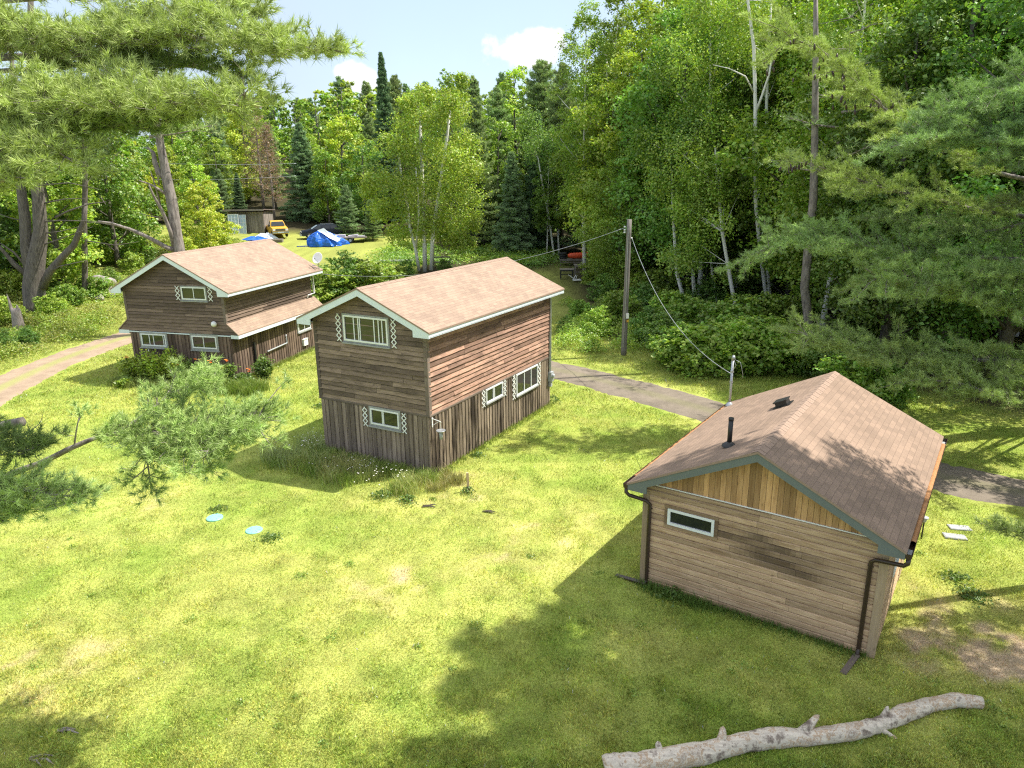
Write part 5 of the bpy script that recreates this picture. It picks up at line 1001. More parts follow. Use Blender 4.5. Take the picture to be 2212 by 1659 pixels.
# ---------------------------------------------------------------- white pines with needle tufts
class Pine:
    def __init__(s, name, label, loc, seed, K=26, L=.12, wid=.0065, c=P_W, stp=.12, kk=3):
        s.T = empty(name, loc, 0, label, 'tree'); s.o = Vector(loc); s.rng = random.Random(seed); s.nr = np.random.default_rng(seed); s.wood = MB(); s.P = []; s.D = []; s.C = []; s.K, s.L, s.wid, s.c = K, L, wid, c; s.cones = []; s.stp, s.kk = stp, kk
    def limb(s, pts, r0, sec, start=.3, gap=.2, c=None, dens=1.0, tw=.13, rise=.12, dead=False, endr=.008, tipfull=False, thick=0):
        r = s.rng; pts = [Vector(p) - s.o for p in pts]; c = c or s.c
        # resample
        sm = []; n = len(pts)
        for i in range(n - 1):
            p0, p1, p2, p3 = pts[max(i - 1, 0)], pts[i], pts[i + 1], pts[min(i + 2, n - 1)]
            for k in range(6): t = k / 6; sm.append(.5 * ((2 * p1) + (p2 - p0) * t + (2 * p0 - 5 * p1 + 4 * p2 - p3) * t * t + (3 * p1 - p0 - 3 * p2 + p3) * t ** 3))
        sm.append(pts[-1]); m = len(sm)
        s.wood.tube(sm, [r0 + (endr - r0) * (i / (m - 1)) ** .8 for i in range(m)], 8, jit=.06, rng=r)
        if dead: return
        Ls = [0]
        for a, b in zip(sm[:-1], sm[1:]): Ls.append(Ls[-1] + (b - a).length)
        tot = Ls[-1]; d = start * tot; side = 1
        while d < tot:
            i = max(j for j in range(m) if Ls[j] <= d); i = min(i, m - 2); f = (d - Ls[i]) / max(Ls[i + 1] - Ls[i], 1e-6); p = sm[i].lerp(sm[i + 1], f); T = (sm[i + 1] - sm[i]).normalized()
            S = T.cross(Vector((0, 0, 1))); S = S.normalized() if S.length > .05 else Vector((1, 0, 0)); t = (d / tot - start) / (1 - start); env = min(1, .45 + 1.4 * t) * (min(1, .25 + 1.9 * (1 - t)) if not tipfull else 1)
            L = sec * env * r.uniform(.6, 1.15) * (.62 + .75 * float(vnoise(d * 1.25 + sec * 9, len(pts) + r0 * 90, 3))); s.second(p, (T * r.uniform(.35, .9) + S * side * r.uniform(.6, 1.1) + Vector((0, 0, r.uniform(-.12, rise * 3)))).normalized(), L, c, dens, tw); side = -side
            if thick or r.random() < .4: s.second(p, (T * r.uniform(.3, .9) + S * r.uniform(-.8, .8) + Vector((0, 0, r.uniform(.35, 1.0)))).normalized(), L * r.uniform(.45, .75), c, dens, tw)
            if thick > 1: s.second(p, (T * r.uniform(.3, .9) + S * side * r.uniform(.3, 1.1) + Vector((0, 0, r.uniform(-.45, .1)))).normalized(), L * r.uniform(.5, .8), c, dens, tw)
            d += gap * r.uniform(.7, 1.3)
        s.second(sm[-1], (sm[-1] - sm[-2]).normalized(), sec * .35, c, dens, tw)
    def second(s, p, d, L, c, dens, tw):
        r = s.rng; q = p.copy(); dd = d.copy(); P = [q.copy()]; n = max(2, int(L / s.stp)); st = L / n; side = 1
        bc = Vector(c) * r.uniform(.82, 1.18)
        for i in range(n):
            dd = (dd + Vector((r.uniform(-.12, .12), r.uniform(-.12, .12), r.uniform(-.06, .12) if i > n * .5 else r.uniform(-.14, .03)))).normalized(); q = q + dd * st; P.append(q.copy())
            S = dd.cross(Vector((0, 0, 1))); S = S.normalized() if S.length > .05 else Vector((1, 0, 0))
            if r.random() < dens * min(1, .55 + i / n):
                for k in range(s.kk if r.random() < .8 * dens else 1):
                    td = (dd * r.uniform(.4, 1) + S * side * r.uniform(.4, 1.2) + Vector((0, 0, r.uniform(-.1, .75)))).normalized(); e = q + td * tw * r.uniform(.6, 2.0)
                    s.P.append(e); s.D.append(td + Vector((0, 0, .35))); s.C.append(bc * r.uniform(.85, 1.15)); side = -side
                    if r.random() < .35: s.wood.tube([q, e], [.004, .003], 3, cap=False)
        s.P.append(q); s.D.append(dd + Vector((0, 0, .2))); s.C.append(bc); s.wood.tube(P, [.006 + .012 * min(L, 1.5) * (1 - i / n) for i in range(n + 1)], 4, cap=False)
    def done(s, barkm='pinebark', parts=1):
        print('TUFTS', s.T.name, len(s.P), s.K)
        s.wood.build('trunk', M[barkm], s.T, True)
        V, F, C = tufts(np.array([list(p) for p in s.P]), np.array([list(p) for p in s.D]), s.L, s.K, s.wid, np.array([list(p) for p in s.C]), s.nr, .62); npmesh('crown', V, F, C, M['needles'], s.T)
        if s.cones:
            cm = MB(); cm.lathe((0, 0, 0), [(.001, -.085), (.02, -.07), (.03, -.03), (.03, .01), (.022, .045), (.01, .07), (.001, .08)], 9); me = mbmesh(cm, 'pine_cone', M['gut'])
            for p in s.cones: o = link('pine_cone', me, s.T); o.location = p - s.o; o.rotation_euler = (s.rng.uniform(-.4, .4), s.rng.uniform(-.4, .4), 0); q = s.rng.uniform(.8, 1.4); o.scale = (q, q, q)
def A3(*q): return [at(*p) for p in q]
SUNP, SHP, BLUEP = (.43, .52, .175), (.19, .27, .08), (.38, .51, .17)  # SUNP and SHP: sunlit and shaded needle tones, painted limb by limb
L1 = Pine('white_pine', 'old white pine standing past the left edge, its boughs filling the upper left', (-11.2, 10.6, 0), 101, K=28, L=.13, wid=.009, c=SUNP, stp=.10, kk=4)
L1.wood.tube([(0, 0, -.2), (0, 0, 3), (.1, 0, 8), (.05, .05, 13), (0, 0, 19)], [.45, .36, .3, .22, .05], 14, jit=.05, rng=L1.rng)
TK = [Vector((-11.1, 10.6, z)) for z in range(20)]
def lb(pts, r0, sec, **k): q = A3(*pts); z0 = min(max(q[0].z - .4, .5), 18); k.setdefault('thick', 2); L1.limb([Vector((-11.1, 10.6, z0))] + q, r0, sec, **k)
lb([(-60, 130, 10.4), (150, 120, 10.3), (330, 75, 10.0), (450, 85, 9.8), (580, 108, 9.6), (715, 108, 9.4)], .06, .50, start=.5, gap=.12, tipfull=False)
lb([(150, 90, 10.8), (300, 60, 10.5), (420, 40, 10.2), (500, 50, 10.0), (555, 75, 9.9)], .055, .62, start=.5, gap=.13, tipfull=True, thick=1)
lb([(-60, 265, 10.2), (40, 245, 10.0), (180, 240, 9.8), (280, 222, 9.5), (400, 225, 9.3), (530, 215, 9.1)], .085, .50, start=.58, gap=.10, tipfull=True)
lb([(60, 262, 9.6), (250, 230, 9.2), (330, 225, 9.0), (385, 222, 8.9)], .04, .50, start=.62, gap=.10, tipfull=True)
lb([(-60, 110, 10.4), (60, 95, 10.2), (200, 85, 10.0), (320, 95, 9.9)], .05, .44, start=.3, gap=.13, tipfull=True, thick=1)
lb([(-60, 60, 10.2), (20, 60, 10.0), (80, 80, 9.9)], .045, .45, start=.4, gap=.13)
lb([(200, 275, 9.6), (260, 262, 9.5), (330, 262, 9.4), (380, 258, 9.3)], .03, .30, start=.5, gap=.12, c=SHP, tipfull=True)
lb([(-60, 350, 9.4), (40, 330, 9.2), (110, 325, 9.1), (150, 345, 9.0)], .05, .46, start=.45, gap=.11, tipfull=True)
lb([(60, 215, 9.8), (160, 200, 9.7), (240, 170, 9.6)], .03, .42, start=.5, gap=.12, thick=1, tipfull=True)
lb([(-60, 400, 9.0), (20, 385, 8.9), (60, 385, 8.8)], .04, .36, start=.5, gap=.12)
lb([(-60, 240, 9.6), (40, 215, 9.4), (110, 215, 9.3), (140, 235, 9.2)], .05, .42, start=.45, gap=.12, tipfull=True)
lb([(150, -10, 11.0), (330, -30, 10.8), (450, -15, 10.5), (545, 25, 10.3)], .05, .55, start=.55, gap=.16, thick=1)
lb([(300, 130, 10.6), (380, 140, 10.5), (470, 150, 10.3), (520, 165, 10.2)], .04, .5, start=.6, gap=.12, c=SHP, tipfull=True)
L1.limb(A3((-260, 900, 10.3)) + A3((-60, 1030, 10.3), (60, 1010, 10.3), (160, 965, 10.35), (230, 940, 10.4), (320, 935, 10.4), (390, 933, 10.4), (470, 920, 10.5), (560, 905, 10.6)), .065, .8, start=.6, gap=.10, c=BLUEP, tipfull=True, thick=2)
L1.limb(A3((250, 938, 10.4), (320, 890, 10.7), (370, 850, 11.0), (430, 825, 11.2)), .03, .62, start=.3, gap=.10, c=BLUEP, tipfull=True, thick=2)
L1.limb(A3((290, 937, 10.4), (310, 975, 10.2), (320, 1010, 10.1), (325, 1045, 10.0)), .02, .36, start=.2, gap=.11, c=BLUEP, thick=2)
L1.limb(A3((330, 936, 10.4), (400, 965, 10.1), (440, 985, 10.0), (450, 1000, 10.0)), .025, .45, start=.2, gap=.11, c=BLUEP, thick=2)
L1.limb(A3((380, 933, 10.4), (450, 950, 10.2), (520, 945, 10.1)), .02, .42, start=.2, gap=.11, c=BLUEP, thick=2)
L1.limb(A3((160, 965, 10.35), (165, 930, 10.3), (170, 905, 10.3)), .015, .28, start=.4, gap=.2, c=BLUEP)
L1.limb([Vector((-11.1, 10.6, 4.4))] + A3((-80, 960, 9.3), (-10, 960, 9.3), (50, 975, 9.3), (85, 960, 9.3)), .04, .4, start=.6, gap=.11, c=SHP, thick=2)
L1.limb([Vector((-11.1, 10.4, 4.0))] + A3((-90, 1080, 9.0), (-10, 1060, 9.0), (60, 1060, 8.9), (125, 1070, 8.9), (168, 1072, 8.9)), .05, .62, start=.55, gap=.10, c=BLUEP, thick=2)
L1.limb([Vector((-11.1, 10.4, 3.8))] + A3((-90, 1110, 8.8), (-10, 1105, 8.8), (60, 1100, 8.8)), .04, .55, start=.55, gap=.10, c=BLUEP, thick=2)
L1.limb([Vector((-11.1, 10.6, 5.2))] + A3((-60, 930, 10.2), (0, 921, 10.2), (49, 911, 10.2)), .09, 0, dead=True, endr=.075)
L1.limb(A3((30, 965, 9.6), (60, 935, 9.6), (85, 915, 9.7), (92, 895, 9.7)), .008, 0, dead=True, endr=.003)
L1.done()
# old double pine and the bare trunked pine behind the left cabin
def shade_crown(pn, z0, z1, n, R, sec=1.3, gap=.42, dens=.6, tr=.08, cx=0, cy=0, c=None, a0=0):
    for i in range(n):
        z = z0 + (z1 - z0) * (i + .5) / n; a = a0 + i * 2.4; u = (z - z0) / (z1 - z0); L = R * (1 - u * .72) * pn.rng.uniform(.75, 1.1); d = Vector((math.cos(a), math.sin(a), 0)); b = pn.o + Vector((cx, cy, z))
        pn.limb([b, b + d * L * .5 + Vector((0, 0, .05 * L)), b + d * L + Vector((0, 0, .16 * L))], tr * (1 - .5 * u), sec, start=.22, gap=gap, dens=dens, tw=.25, c=c, thick=1)
g = hit(75, 672); L2 = Pine('white_pine', 'massive old pine with two joined trunks at the left edge', (g.x, g.y, g.z), 102, K=12, L=.28, wid=.026, c=P_W, stp=.22)
def wl(pn, pts, rads, n=12): pn.wood.tube([at(*q) - pn.o for q in pts], rads, n, jit=.07, rng=pn.rng)
Yb = g.y
wl(L2, [(76, 690, Yb), (76, 660, Yb), (72, 620, Yb), (75, 580, Yb), (88, 500, Yb), (84, 430, Yb), (76, 380, Yb), (68, 320, Yb), (66, 200, Yb), (66, 60, Yb), (66, -60, Yb)], [.85, .66, .62, .54, .40, .36, .31, .27, .22, .18, .12], 16)
wl(L2, [(66, 600, Yb), (58, 540, Yb), (54, 470, Yb), (46, 410, Yb), (38, 370, Yb), (30, 250, Yb), (25, 100, Yb)], [.36, .34, .30, .26, .22, .17, .1])
wl(L2, [(92, 620, Yb), (108, 585, Yb), (135, 555, Yb), (160, 530, Yb), (172, 500, Yb), (182, 475, Yb), (186, 440, Yb)], [.28, .24, .21, .19, .17, .14, .09])
for q, r0 in (([(66, 600), (30, 570), (5, 540), (-30, 500)], .2), ([(70, 590), (30, 545), (0, 525)], .1), ([(100, 590), (130, 575), (190, 562)], .06), ([(120, 470), (150, 455), (195, 440), (230, 436)], .07), ([(88, 480), (130, 476), (200, 478), (260, 485)], .05), ([(88, 505), (130, 500), (170, 490)], .05), ([(90, 440), (140, 430), (200, 428)], .05), ([(60, 480), (20, 470), (-20, 455)], .05), ([(90, 530), (120, 520), (160, 505), (200, 490)], .05), ([(185, 480), (220, 482), (300, 498), (380, 545)], .03), ([(90, 400), (150, 395), (220, 410)], .05), ([(185, 520), (250, 530), (300, 522)], .04)): wl(L2, [(x, y, Yb - i * .3) for i, (x, y) in enumerate(q)], [r0 * (1 - .75 * i / (len(q) - 1)) for i in range(len(q))], 6)
shade_crown(L2, 8.5, 19, 20, 5.5, 1.8, .55, .7); L2.done('darkbark')
g = Vector((at(392, 545, 42.5).x, 42.5, 0)); g.z = gz(g.x, g.y); L3 = Pine('white_pine', 'tall pine with a bare grey trunk behind the left cabin roof', (g.x, g.y, g.z), 103, K=12, L=.28, wid=.026, c=P_W, stp=.22); Y3 = 42.5
wl(L3, [(394, 600, Y3), (388, 548, Y3), (380, 500, Y3), (372, 440, Y3), (362, 395, Y3), (354, 350, Y3), (346, 312, Y3), (338, 250, Y3), (334, 150, Y3), (340, 30, Y3), (345, -80, Y3)], [.34, .32, .30, .28, .28, .23, .21, .19, .17, .14, .1], 14)
wl(L3, [(359, 385, Y3), (342, 372, Y3), (334, 350, Y3), (331, 330, Y3), (318, 318, Y3)], [.2, .17, .14, .11, .04], 9)
for q, r0 in (([(382, 541), (360, 535), (325, 515), (280, 495), (240, 482), (212, 478)], .16), ([(380, 545), (368, 500), (350, 455), (330, 420), (322, 400)], .14), ([(366, 425), (345, 410), (322, 397), (300, 390)], .10), ([(350, 455), (335, 400), (325, 370)], .06), ([(344, 400), (342, 385), (335, 370)], .05), ([(366, 470), (330, 468), (300, 460)], .04)): wl(L3, [(x, y, Y3 - i * .4) for i, (x, y) in enumerate(q)], [r0 * (1 - .7 * i / (len(q) - 1)) for i in range(len(q))], 7)
shade_crown(L3, 11.0, 19.5, 20, 4.5, 1.6, .5, .8, cx=-.9); L3.done('pinebark')
traced('pine_tree', 'slim dark pine trunk between the double pine and the bare grey trunk', [(184, 640, 50), (183, 560, 50), (182, 480, 50), (184, 400, 50), (182, 330, 50), (180, 200, 50)], [.2, .19, .18, .17, .15, .1], 'darkbark', rl(200, 300, 60, 60, 51, 10, 40), (.09, .12, .03), 90)
# right hand pines
def rp(pn, trunk, pts, r0, sec, **k): q = A3(*pts); z0 = max(1.5, q[0].z - .5); k.setdefault('thick', 2); pn.limb([Vector((trunk[0], trunk[1], z0))] + q, r0, sec, **k)
R1 = Pine('white_pine', 'big white pine beyond the right edge, its long boughs reaching over the road', (20.5, 24.5, 0), 104, K=20, L=.18, wid=.015, c=SUNP, stp=.12, kk=4); tk = (20.5, 24.5)
R1.wood.tube([(0, 0, -.2), (0, .1, 6), (.1, 0, 14), (0, 0, 22)], [.5, .4, .28, .05], 14, jit=.05, rng=R1.rng)
rp(R1, tk, [(2180, 380, 24.5), (2050, 320, 24.6), (1930, 250, 24.8), (1840, 170, 25), (1770, 110, 25.2), (1700, 78, 25.4)], .09, 1.7, start=.35, gap=.26, c=(.48, .58, .19), tipfull=True)
rp(R1, tk, [(2150, 460, 23.5), (2020, 430, 24), (1920, 410, 24.3), (1830, 380, 24.6), (1750, 355, 24.8), (1695, 348, 25)], .08, 1.5, start=.4, gap=.26, c=(.48, .58, .19))
rp(R1, tk, [(2180, 560, 23), (2050, 550, 23.4), (1930, 540, 23.8), (1830, 525, 24.2), (1740, 515, 24.5), (1660, 535, 24.7)], .09, 1.7, start=.35, gap=.24, c=(.40, .55, .20), tipfull=True)
rp(R1, tk, [(2180, 780, 21.5), (2060, 770, 21.8), (1960, 765, 22), (1870, 755, 22.3), (1800, 735, 22.5), (1735, 722, 22.7)], .08, 1.4, start=.3, gap=.22, c=(.42, .53, .18), tipfull=True)
rp(R1, tk, [(2180, 850, 20.5), (2080, 830, 20.8), (1990, 820, 21), (1930, 830, 21.2)], .07, 1.3, start=.3, gap=.22, c=(.42, .53, .18))
rp(R1, tk, [(2200, 320, 22), (2080, 290, 22), (1980, 300, 22), (1900, 330, 22.4)], .07, 1.6, start=.3, gap=.28, c=(.34, .48, .19))
rp(R1, tk, [(2250, 480, 23.5), (2120, 500, 23.5), (2000, 480, 23.8), (1900, 470, 24)], .07, 1.5, start=.3, gap=.28, c=(.34, .45, .17))
for i in range(46):
    x, y, Yy = prg.choice([(1780 + prg.gauss(0, 45), 140 + prg.gauss(0, 28), 25), (1760 + prg.gauss(0, 50), 165 + prg.gauss(0, 25), 25), (1860 + prg.gauss(0, 35), 225 + prg.gauss(0, 8), 24.6), (1712 + prg.gauss(0, 20), 362 + prg.gauss(0, 5), 24.6)]); R1.cones.append(at(x, y, Yy + prg.uniform(-.8, .3)))
R2 = Pine('white_pine', 'nearest white pine beyond the right edge with dark boughs above the hut roof', (18.6, 11.2, 0), 105, K=20, L=.16, wid=.013, c=BLUEP, stp=.11, kk=4); tk = (18.6, 11.2)
R2.wood.tube([(0, 0, -.2), (0, .1, 6), (.1, 0, 14), (0, 0, 21)], [.48, .4, .28, .05], 14, jit=.05, rng=R2.rng)
rp(R1, (20.5, 24.5), [(2260, 690, 21.5), (2150, 650, 21.6), (2050, 620, 21.8), (1960, 607, 22), (1890, 603, 22.2)], .07, 1.45, start=.3, gap=.18, c=BLUEP, tipfull=True)
rp(R1, (20.5, 24.5), [(2300, 610, 21), (2200, 600, 21.2), (2120, 590, 21.4)], .06, 1.4, start=.35, gap=.2, c=BLUEP)
rp(R1, (20.5, 24.5), [(2300, 170, 22), (2180, 190, 22), (2090, 225, 22.2), (2010, 262, 22.4)], .06, 1.4, start=.35, gap=.2, c=(.34, .48, .19), tipfull=True)
rp(R1, (20.5, 24.5), [(2300, 250, 21.5), (2220, 260, 21.6), (2130, 290, 21.8), (2060, 310, 22)], .06, 1.4, start=.35, gap=.2, c=(.30, .45, .19))
rp(R1, (20.5, 24.5), [(2300, 330, 21.2), (2230, 330, 21.3), (2160, 345, 21.4)], .06, 1.4, start=.4, gap=.2, c=(.28, .40, .17))
rp(R1, (20.5, 24.5), [(2330, 430, 21), (2250, 430, 21.2), (2180, 440, 21.4)], .05, 1.4, start=.4, gap=.2, c=(.26, .32, .12))
rp(R2, tk, [(2330, 1190, 13.2), (2270, 1170, 13.2), (2200, 1150, 13.2), (2150, 1140, 13.2)], .03, .42, start=.6, gap=.12, c=SUNP)
R2.limb([Vector((18.6, 11.2, 7.6)), Vector((15, 13.2, 8.4)), Vector((12.4, 14.2, 8.9)), Vector((10.9, 14.7, 9.1))], .07, 1.0, start=.55, gap=.16, thick=1, tipfull=True); R2.limb([Vector((18.6, 11.2, 7.2)), Vector((14, 12.4, 7.8)), Vector((11.4, 13.4, 8.1))], .05, .75, start=.6, gap=.2, thick=1, tipfull=True)
shade_crown(R1, 13.5, 21, 12, 4.5, 1.5, .6, .6); R1.done()
shade_crown(R2, 13.0, 20, 20, 5.6, 1.7, .45, .8); R2.done()
R3 = Pine('white_pine', 'white pine out of view at the lower right that dapples the lawn with shade', (16.2, 9.8, 0), 106, K=14, L=.3, wid=.03, c=P_W, stp=.2)
R3.wood.tube([(0, 0, -.2), (0, .1, 6), (.1, 0, 14), (0, 0, 22)], [.45, .38, .26, .05], 12, jit=.05, rng=R3.rng); shade_crown(R3, 12.6, 22, 30, 5.8, 1.8, .36, .95, a0=1.0); R3.done()
R4 = Pine('pine_tree', 'pine with a straight brown trunk behind the hut, under the long boughs', (at(1757, 790, 34).x, 34, gz(14.5, 34)), 107, K=10, L=.28, wid=.026, c=P_W, stp=.22)
R4.wood.tube([at(1757, 800, 34) - R4.o, at(1750, 720, 34) - R4.o, at(1738, 620, 34) - R4.o, at(1748, 520, 34) - R4.o, at(1757, 430, 34) - R4.o, at(1760, 300, 34) - R4.o, at(1762, 100, 34) - R4.o, at(1762, -100, 34) - R4.o], [.24, .22, .2, .2, .18, .15, .12, .06], 10)
shade_crown(R4, 8, 17, 14, 3.4, 1.4, .6, .6); R4.done()
# trees standing out of frame that shade the road and lawn
tree('canopy', 11.9, 10.2, 20, 'high crowned broadleaf tree out of view at the lower right, shading the lawn', wide=1.0, name='maple_tree')
tree('canopy', 15.0, 12.2, 20, 'high crowned broadleaf tree out of view right of the hut', wide=.68, name='maple_tree')
VAR['high'] = [broadleaf(46, 22, 2.3, 16.2, 16, 520, .2, G_M, 'round', lobe=.42, tr=.16)]
tree('high', 13.2, 14.6, 22, 'thin tall tree out of view right of the hut with leaves only at its top', name='maple_tree')
for x, y, H, lb_ in ((20.2, 19.0, 9.5, 'small broadleaf tree out of view right of the road bend'), (21.5, 16.2, 10.5, 'second broadleaf tree out of view right of the road bend'), (21, 29.5, 18, 'broadleaf tree at the right edge beyond the road'), (17.5, 33, 16, 'dark broadleaf tree right of the straight brown trunk'), (23, 36, 19, 'tall broadleaf tree behind the long right hand boughs')): TREES.append((x, y)); tree('nmaple', x, y, H, lb_, v=1)
# ================================================================ UNDERGROWTH AND PLANTS
def shrubs(spots, label, group, name='shrub'):
    for i, (x, y, h) in enumerate(spots):
        T = tree('shrub', x, y, h, label, 'shrub', group, prg.uniform(.9, 1.3), name=name)
sr_ = random.Random(4)
spR = []
for Dx, Dy, h in ((1170, 620, .8), (1290, 615, 2.0), (1320, 590, 2.0), (1300, 650, 1.9), (1250, 690, 1.2), (1220, 720, 1.0), (1290, 720, 1.5), (1330, 700, 2.0), (1385, 690, 2.2), (1400, 740, 1.9), (1370, 640, 2.2), (1440, 760, 2.0), (1480, 785, 1.9), (1530, 800, 2.1), (1580, 800, 2.2), (1630, 795, 2.4), (1500, 740, 2.3), (1560, 760, 2.4), (1450, 710, 2.2), (1680, 790, 2.2), (1720, 800, 2.0), (1610, 740, 2.5), (1660, 740, 2.6), (1420, 660, 2.4), (1520, 690, 2.5), (1850, 870, 2.0), (1920, 880, 1.8), (1790, 820, 2.2)):
    p = hit(Dx, Dy); spR.append((p.x, p.y, h))
shrubs(spR, 'leafy shrub in the understorey along the far side of the road', 'shrubs along the road')
spL = []
for Dx, Dy, h in ((15, 760, 1.2), (60, 745, 1.0), (10, 700, 1.5), (110, 680, 1.3), (150, 660, 1.4), (200, 645, 1.5), (240, 620, 1.4), (130, 630, 1.6), (290, 590, 1.6), (20, 650, 2.0), (320, 570, 1.8), (160, 600, 2.0), (250, 570, 2.4), (210, 560, 2.6), (290, 540, 2.4), (120, 610, 2.2), (-10, 620, 2.4)):
    p = hit(Dx, Dy); spL.append((p.x, p.y, h))
shrubs(spL, 'sunlit leafy shrub on the bank left of the dirt driveway', 'shrubs on the left bank')
for Dx, Dy, h, lb_ in ((745, 640, 3.1, 'big round leafy bush between the two brown cabins'), (800, 640, 2.4, 'leafy bush touching the roof of the middle cabin'), (705, 650, 2.2, 'leafy bush beside the back corner of the left cabin'), (960, 588, 1.1, 'low leafy bush at the foot of the birch clump'), (880, 592, 1.2, 'small leafy bush left of the birch stems'), (770, 590, 1.2, 'low bush behind the big round bush'), (860, 600, .9, 'low bush right of the big round bush')):
    p = hit(Dx, Dy); tree('shrub', p.x, p.y, h, lb_, 'bush', None, 1.25, name='bush')
# ground cover nobody could count
def spots_px(lst, c, ls=.09, dens=260):
    o = []
    for Dx, Dy, r, h in lst: p = hit(Dx, Dy); o.append((p.x, p.y, r, h, int(dens * r * r * 3 + 80), ls, c))
    return o
ug = []
for i in range(240):
    x = sr_.uniform(4, 22); y = sr_.uniform(34, 58); 
    if float(forestness(x, y)) < .25 or (x < 9.5 and y > 50): continue
    ug.append((x, y, sr_.uniform(.7, 1.4), sr_.uniform(.4, 1.1), 420, .12, sr_.choice([G_M, G_D, G_B, (.26, .34, .06)])))
for i in range(70):
    qx, qy = sr_.uniform(1190, 1560), sr_.uniform(560, 760); p = hit(qx, qy)
    if qx < 1275 and qy < 650: continue
    if seg_dist(np.array([p.x]), np.array([p.y]), ROAD)[0] > 2.9: ug.append((p.x, p.y, sr_.uniform(.6, 1.1), sr_.uniform(.4, .9), 420, .11, sr_.choice([G_M, G_B, (.28, .37, .06)])))
for i in range(60): p = hit(sr_.uniform(820, 1200), sr_.uniform(530, 575)); ug.append((p.x, p.y, sr_.uniform(1.2, 2.4), sr_.uniform(.3, .8), 420, .17, sr_.choice([G_M, G_D, G_B])))
herb_mesh('undergrowth', ug, seed=3); tag(bpy.data.objects['undergrowth'], kind='stuff')
lg = []
for i in range(150):
    p = hit(sr_.uniform(-20, 300), sr_.uniform(590, 790))
    if seg_dist(np.array([p.x]), np.array([p.y]), DRIVE)[0] < 2.3 or p.x > -24.4 - (p.y - 36) * .1: continue
    lg.append((p.x, p.y, sr_.uniform(.7, 1.3), sr_.uniform(.35, .9), 420, .11, sr_.choice([(.26, .32, .055), (.29, .31, .08), G_B, (.32, .33, .08)])))
for i in range(70): p = hit(sr_.uniform(300, 520), sr_.uniform(515, 560)); lg.append((p.x, p.y, sr_.uniform(1, 2), sr_.uniform(.3, .7), 300, .16, sr_.choice([(.26, .32, .055), (.32, .33, .08)])))
herb_mesh('weed_bank', lg, seed=5); tag(bpy.data.objects['weed_bank'], kind='stuff')
# tall grass round the middle cabin and the hut
def hp(h, a, b): q = wpt(h, a, b, 0); return q.x, q.y
tg = []
for a in np.arange(-4.6, .2, .28): tg.append((*hp('B', a, -.35 + sr_.uniform(-.1, .1)), .35, .34, 170, .014, (.26, .33, .08)))
for i in range(28): tg.append((*hp('B', sr_.uniform(-4.9, .2), sr_.uniform(-1.8, -.4)), .4, .42, 200, .013, sr_.choice([(.40, .42, .15), (.28, .35, .08), (.22, .30, .07), (.46, .43, .2)])))
for i in range(16): tg.append((*hp('B', sr_.uniform(-5.6, -3.8), sr_.uniform(-1.6, .6)), .4, .5, 150, .013, (.36, .40, .18)))
for b in np.arange(0, 8.3, .4): tg.append((*hp('B', .14, b), .2, .17, 70, .012, (.22, .27, .06)))
for i in range(8): tg.append((*hp('B', sr_.uniform(.3, 1.1), sr_.uniform(-.9, .3)), .25, .3, 130, .012, (.34, .31, .13)))
for a in np.arange(-4.7, 0, .25): tg.append((*hp('C', a, -.12), .2, .16, 110, .010, (.12, .19, .04)))
for a in np.arange(-4.5, -3, .25): tg.append((*hp('C', a, -.25), .25, .26, 110, .010, (.12, .19, .04)))
for a in np.arange(-5.4, 0, .4): tg.append((*hp('A', a, -.3), .3, .3, 130, .014, (.19, .25, .06)))
for b in np.arange(0, 7.3, .4): tg.append((*hp('A', .2, b), .22, .22, 80, .014, (.24, .28, .08)))
blades('tall_grass', tg, 7); tag(bpy.data.objects['tall_grass'], kind='stuff')
# broad leaved weeds tucked in the grass
wd = []
for i in range(110):
    y = 9 + 22 * sr_.random() ** 1.5; x = sr_.uniform(-.7, .7) * (y + 2)
    if bool(in_house(np.array([x]), np.array([y]), .2)[0]) or seg_dist(np.array([x]), np.array([y]), ROAD)[0] < 2: continue
    wd.append((x, y, sr_.uniform(.08, .26), .045, int(sr_.uniform(25, 110)), .045, sr_.choice([(.22, .32, .06), (.27, .38, .07), (.32, .42, .08)])))
for Dx, Dy, r, h in ((720, 985, .35, .25), (735, 1000, .3, .2), (690, 880, .3, .15), (1130, 880, .2, .2), (470, 1100, .25, .05), (585, 1165, .3, .05), (1195, 870, .3, .3), (1030, 985, .25, .12), (1010, 1065, .2, .2), (825, 1075, .35, .2), (880, 1085, .3, .2), (1450, 1290, .4, .2), (1480, 1270, .4, .2), (2065, 1250, .35, .08), (2100, 1290, .4, .08)): wd += spots_px([(Dx, Dy, r, h)], (.12, .20, .04), .07, 500)
herb_mesh('low_weeds', wd, seed=9); tag(bpy.data.objects['low_weeds'], kind='stuff')
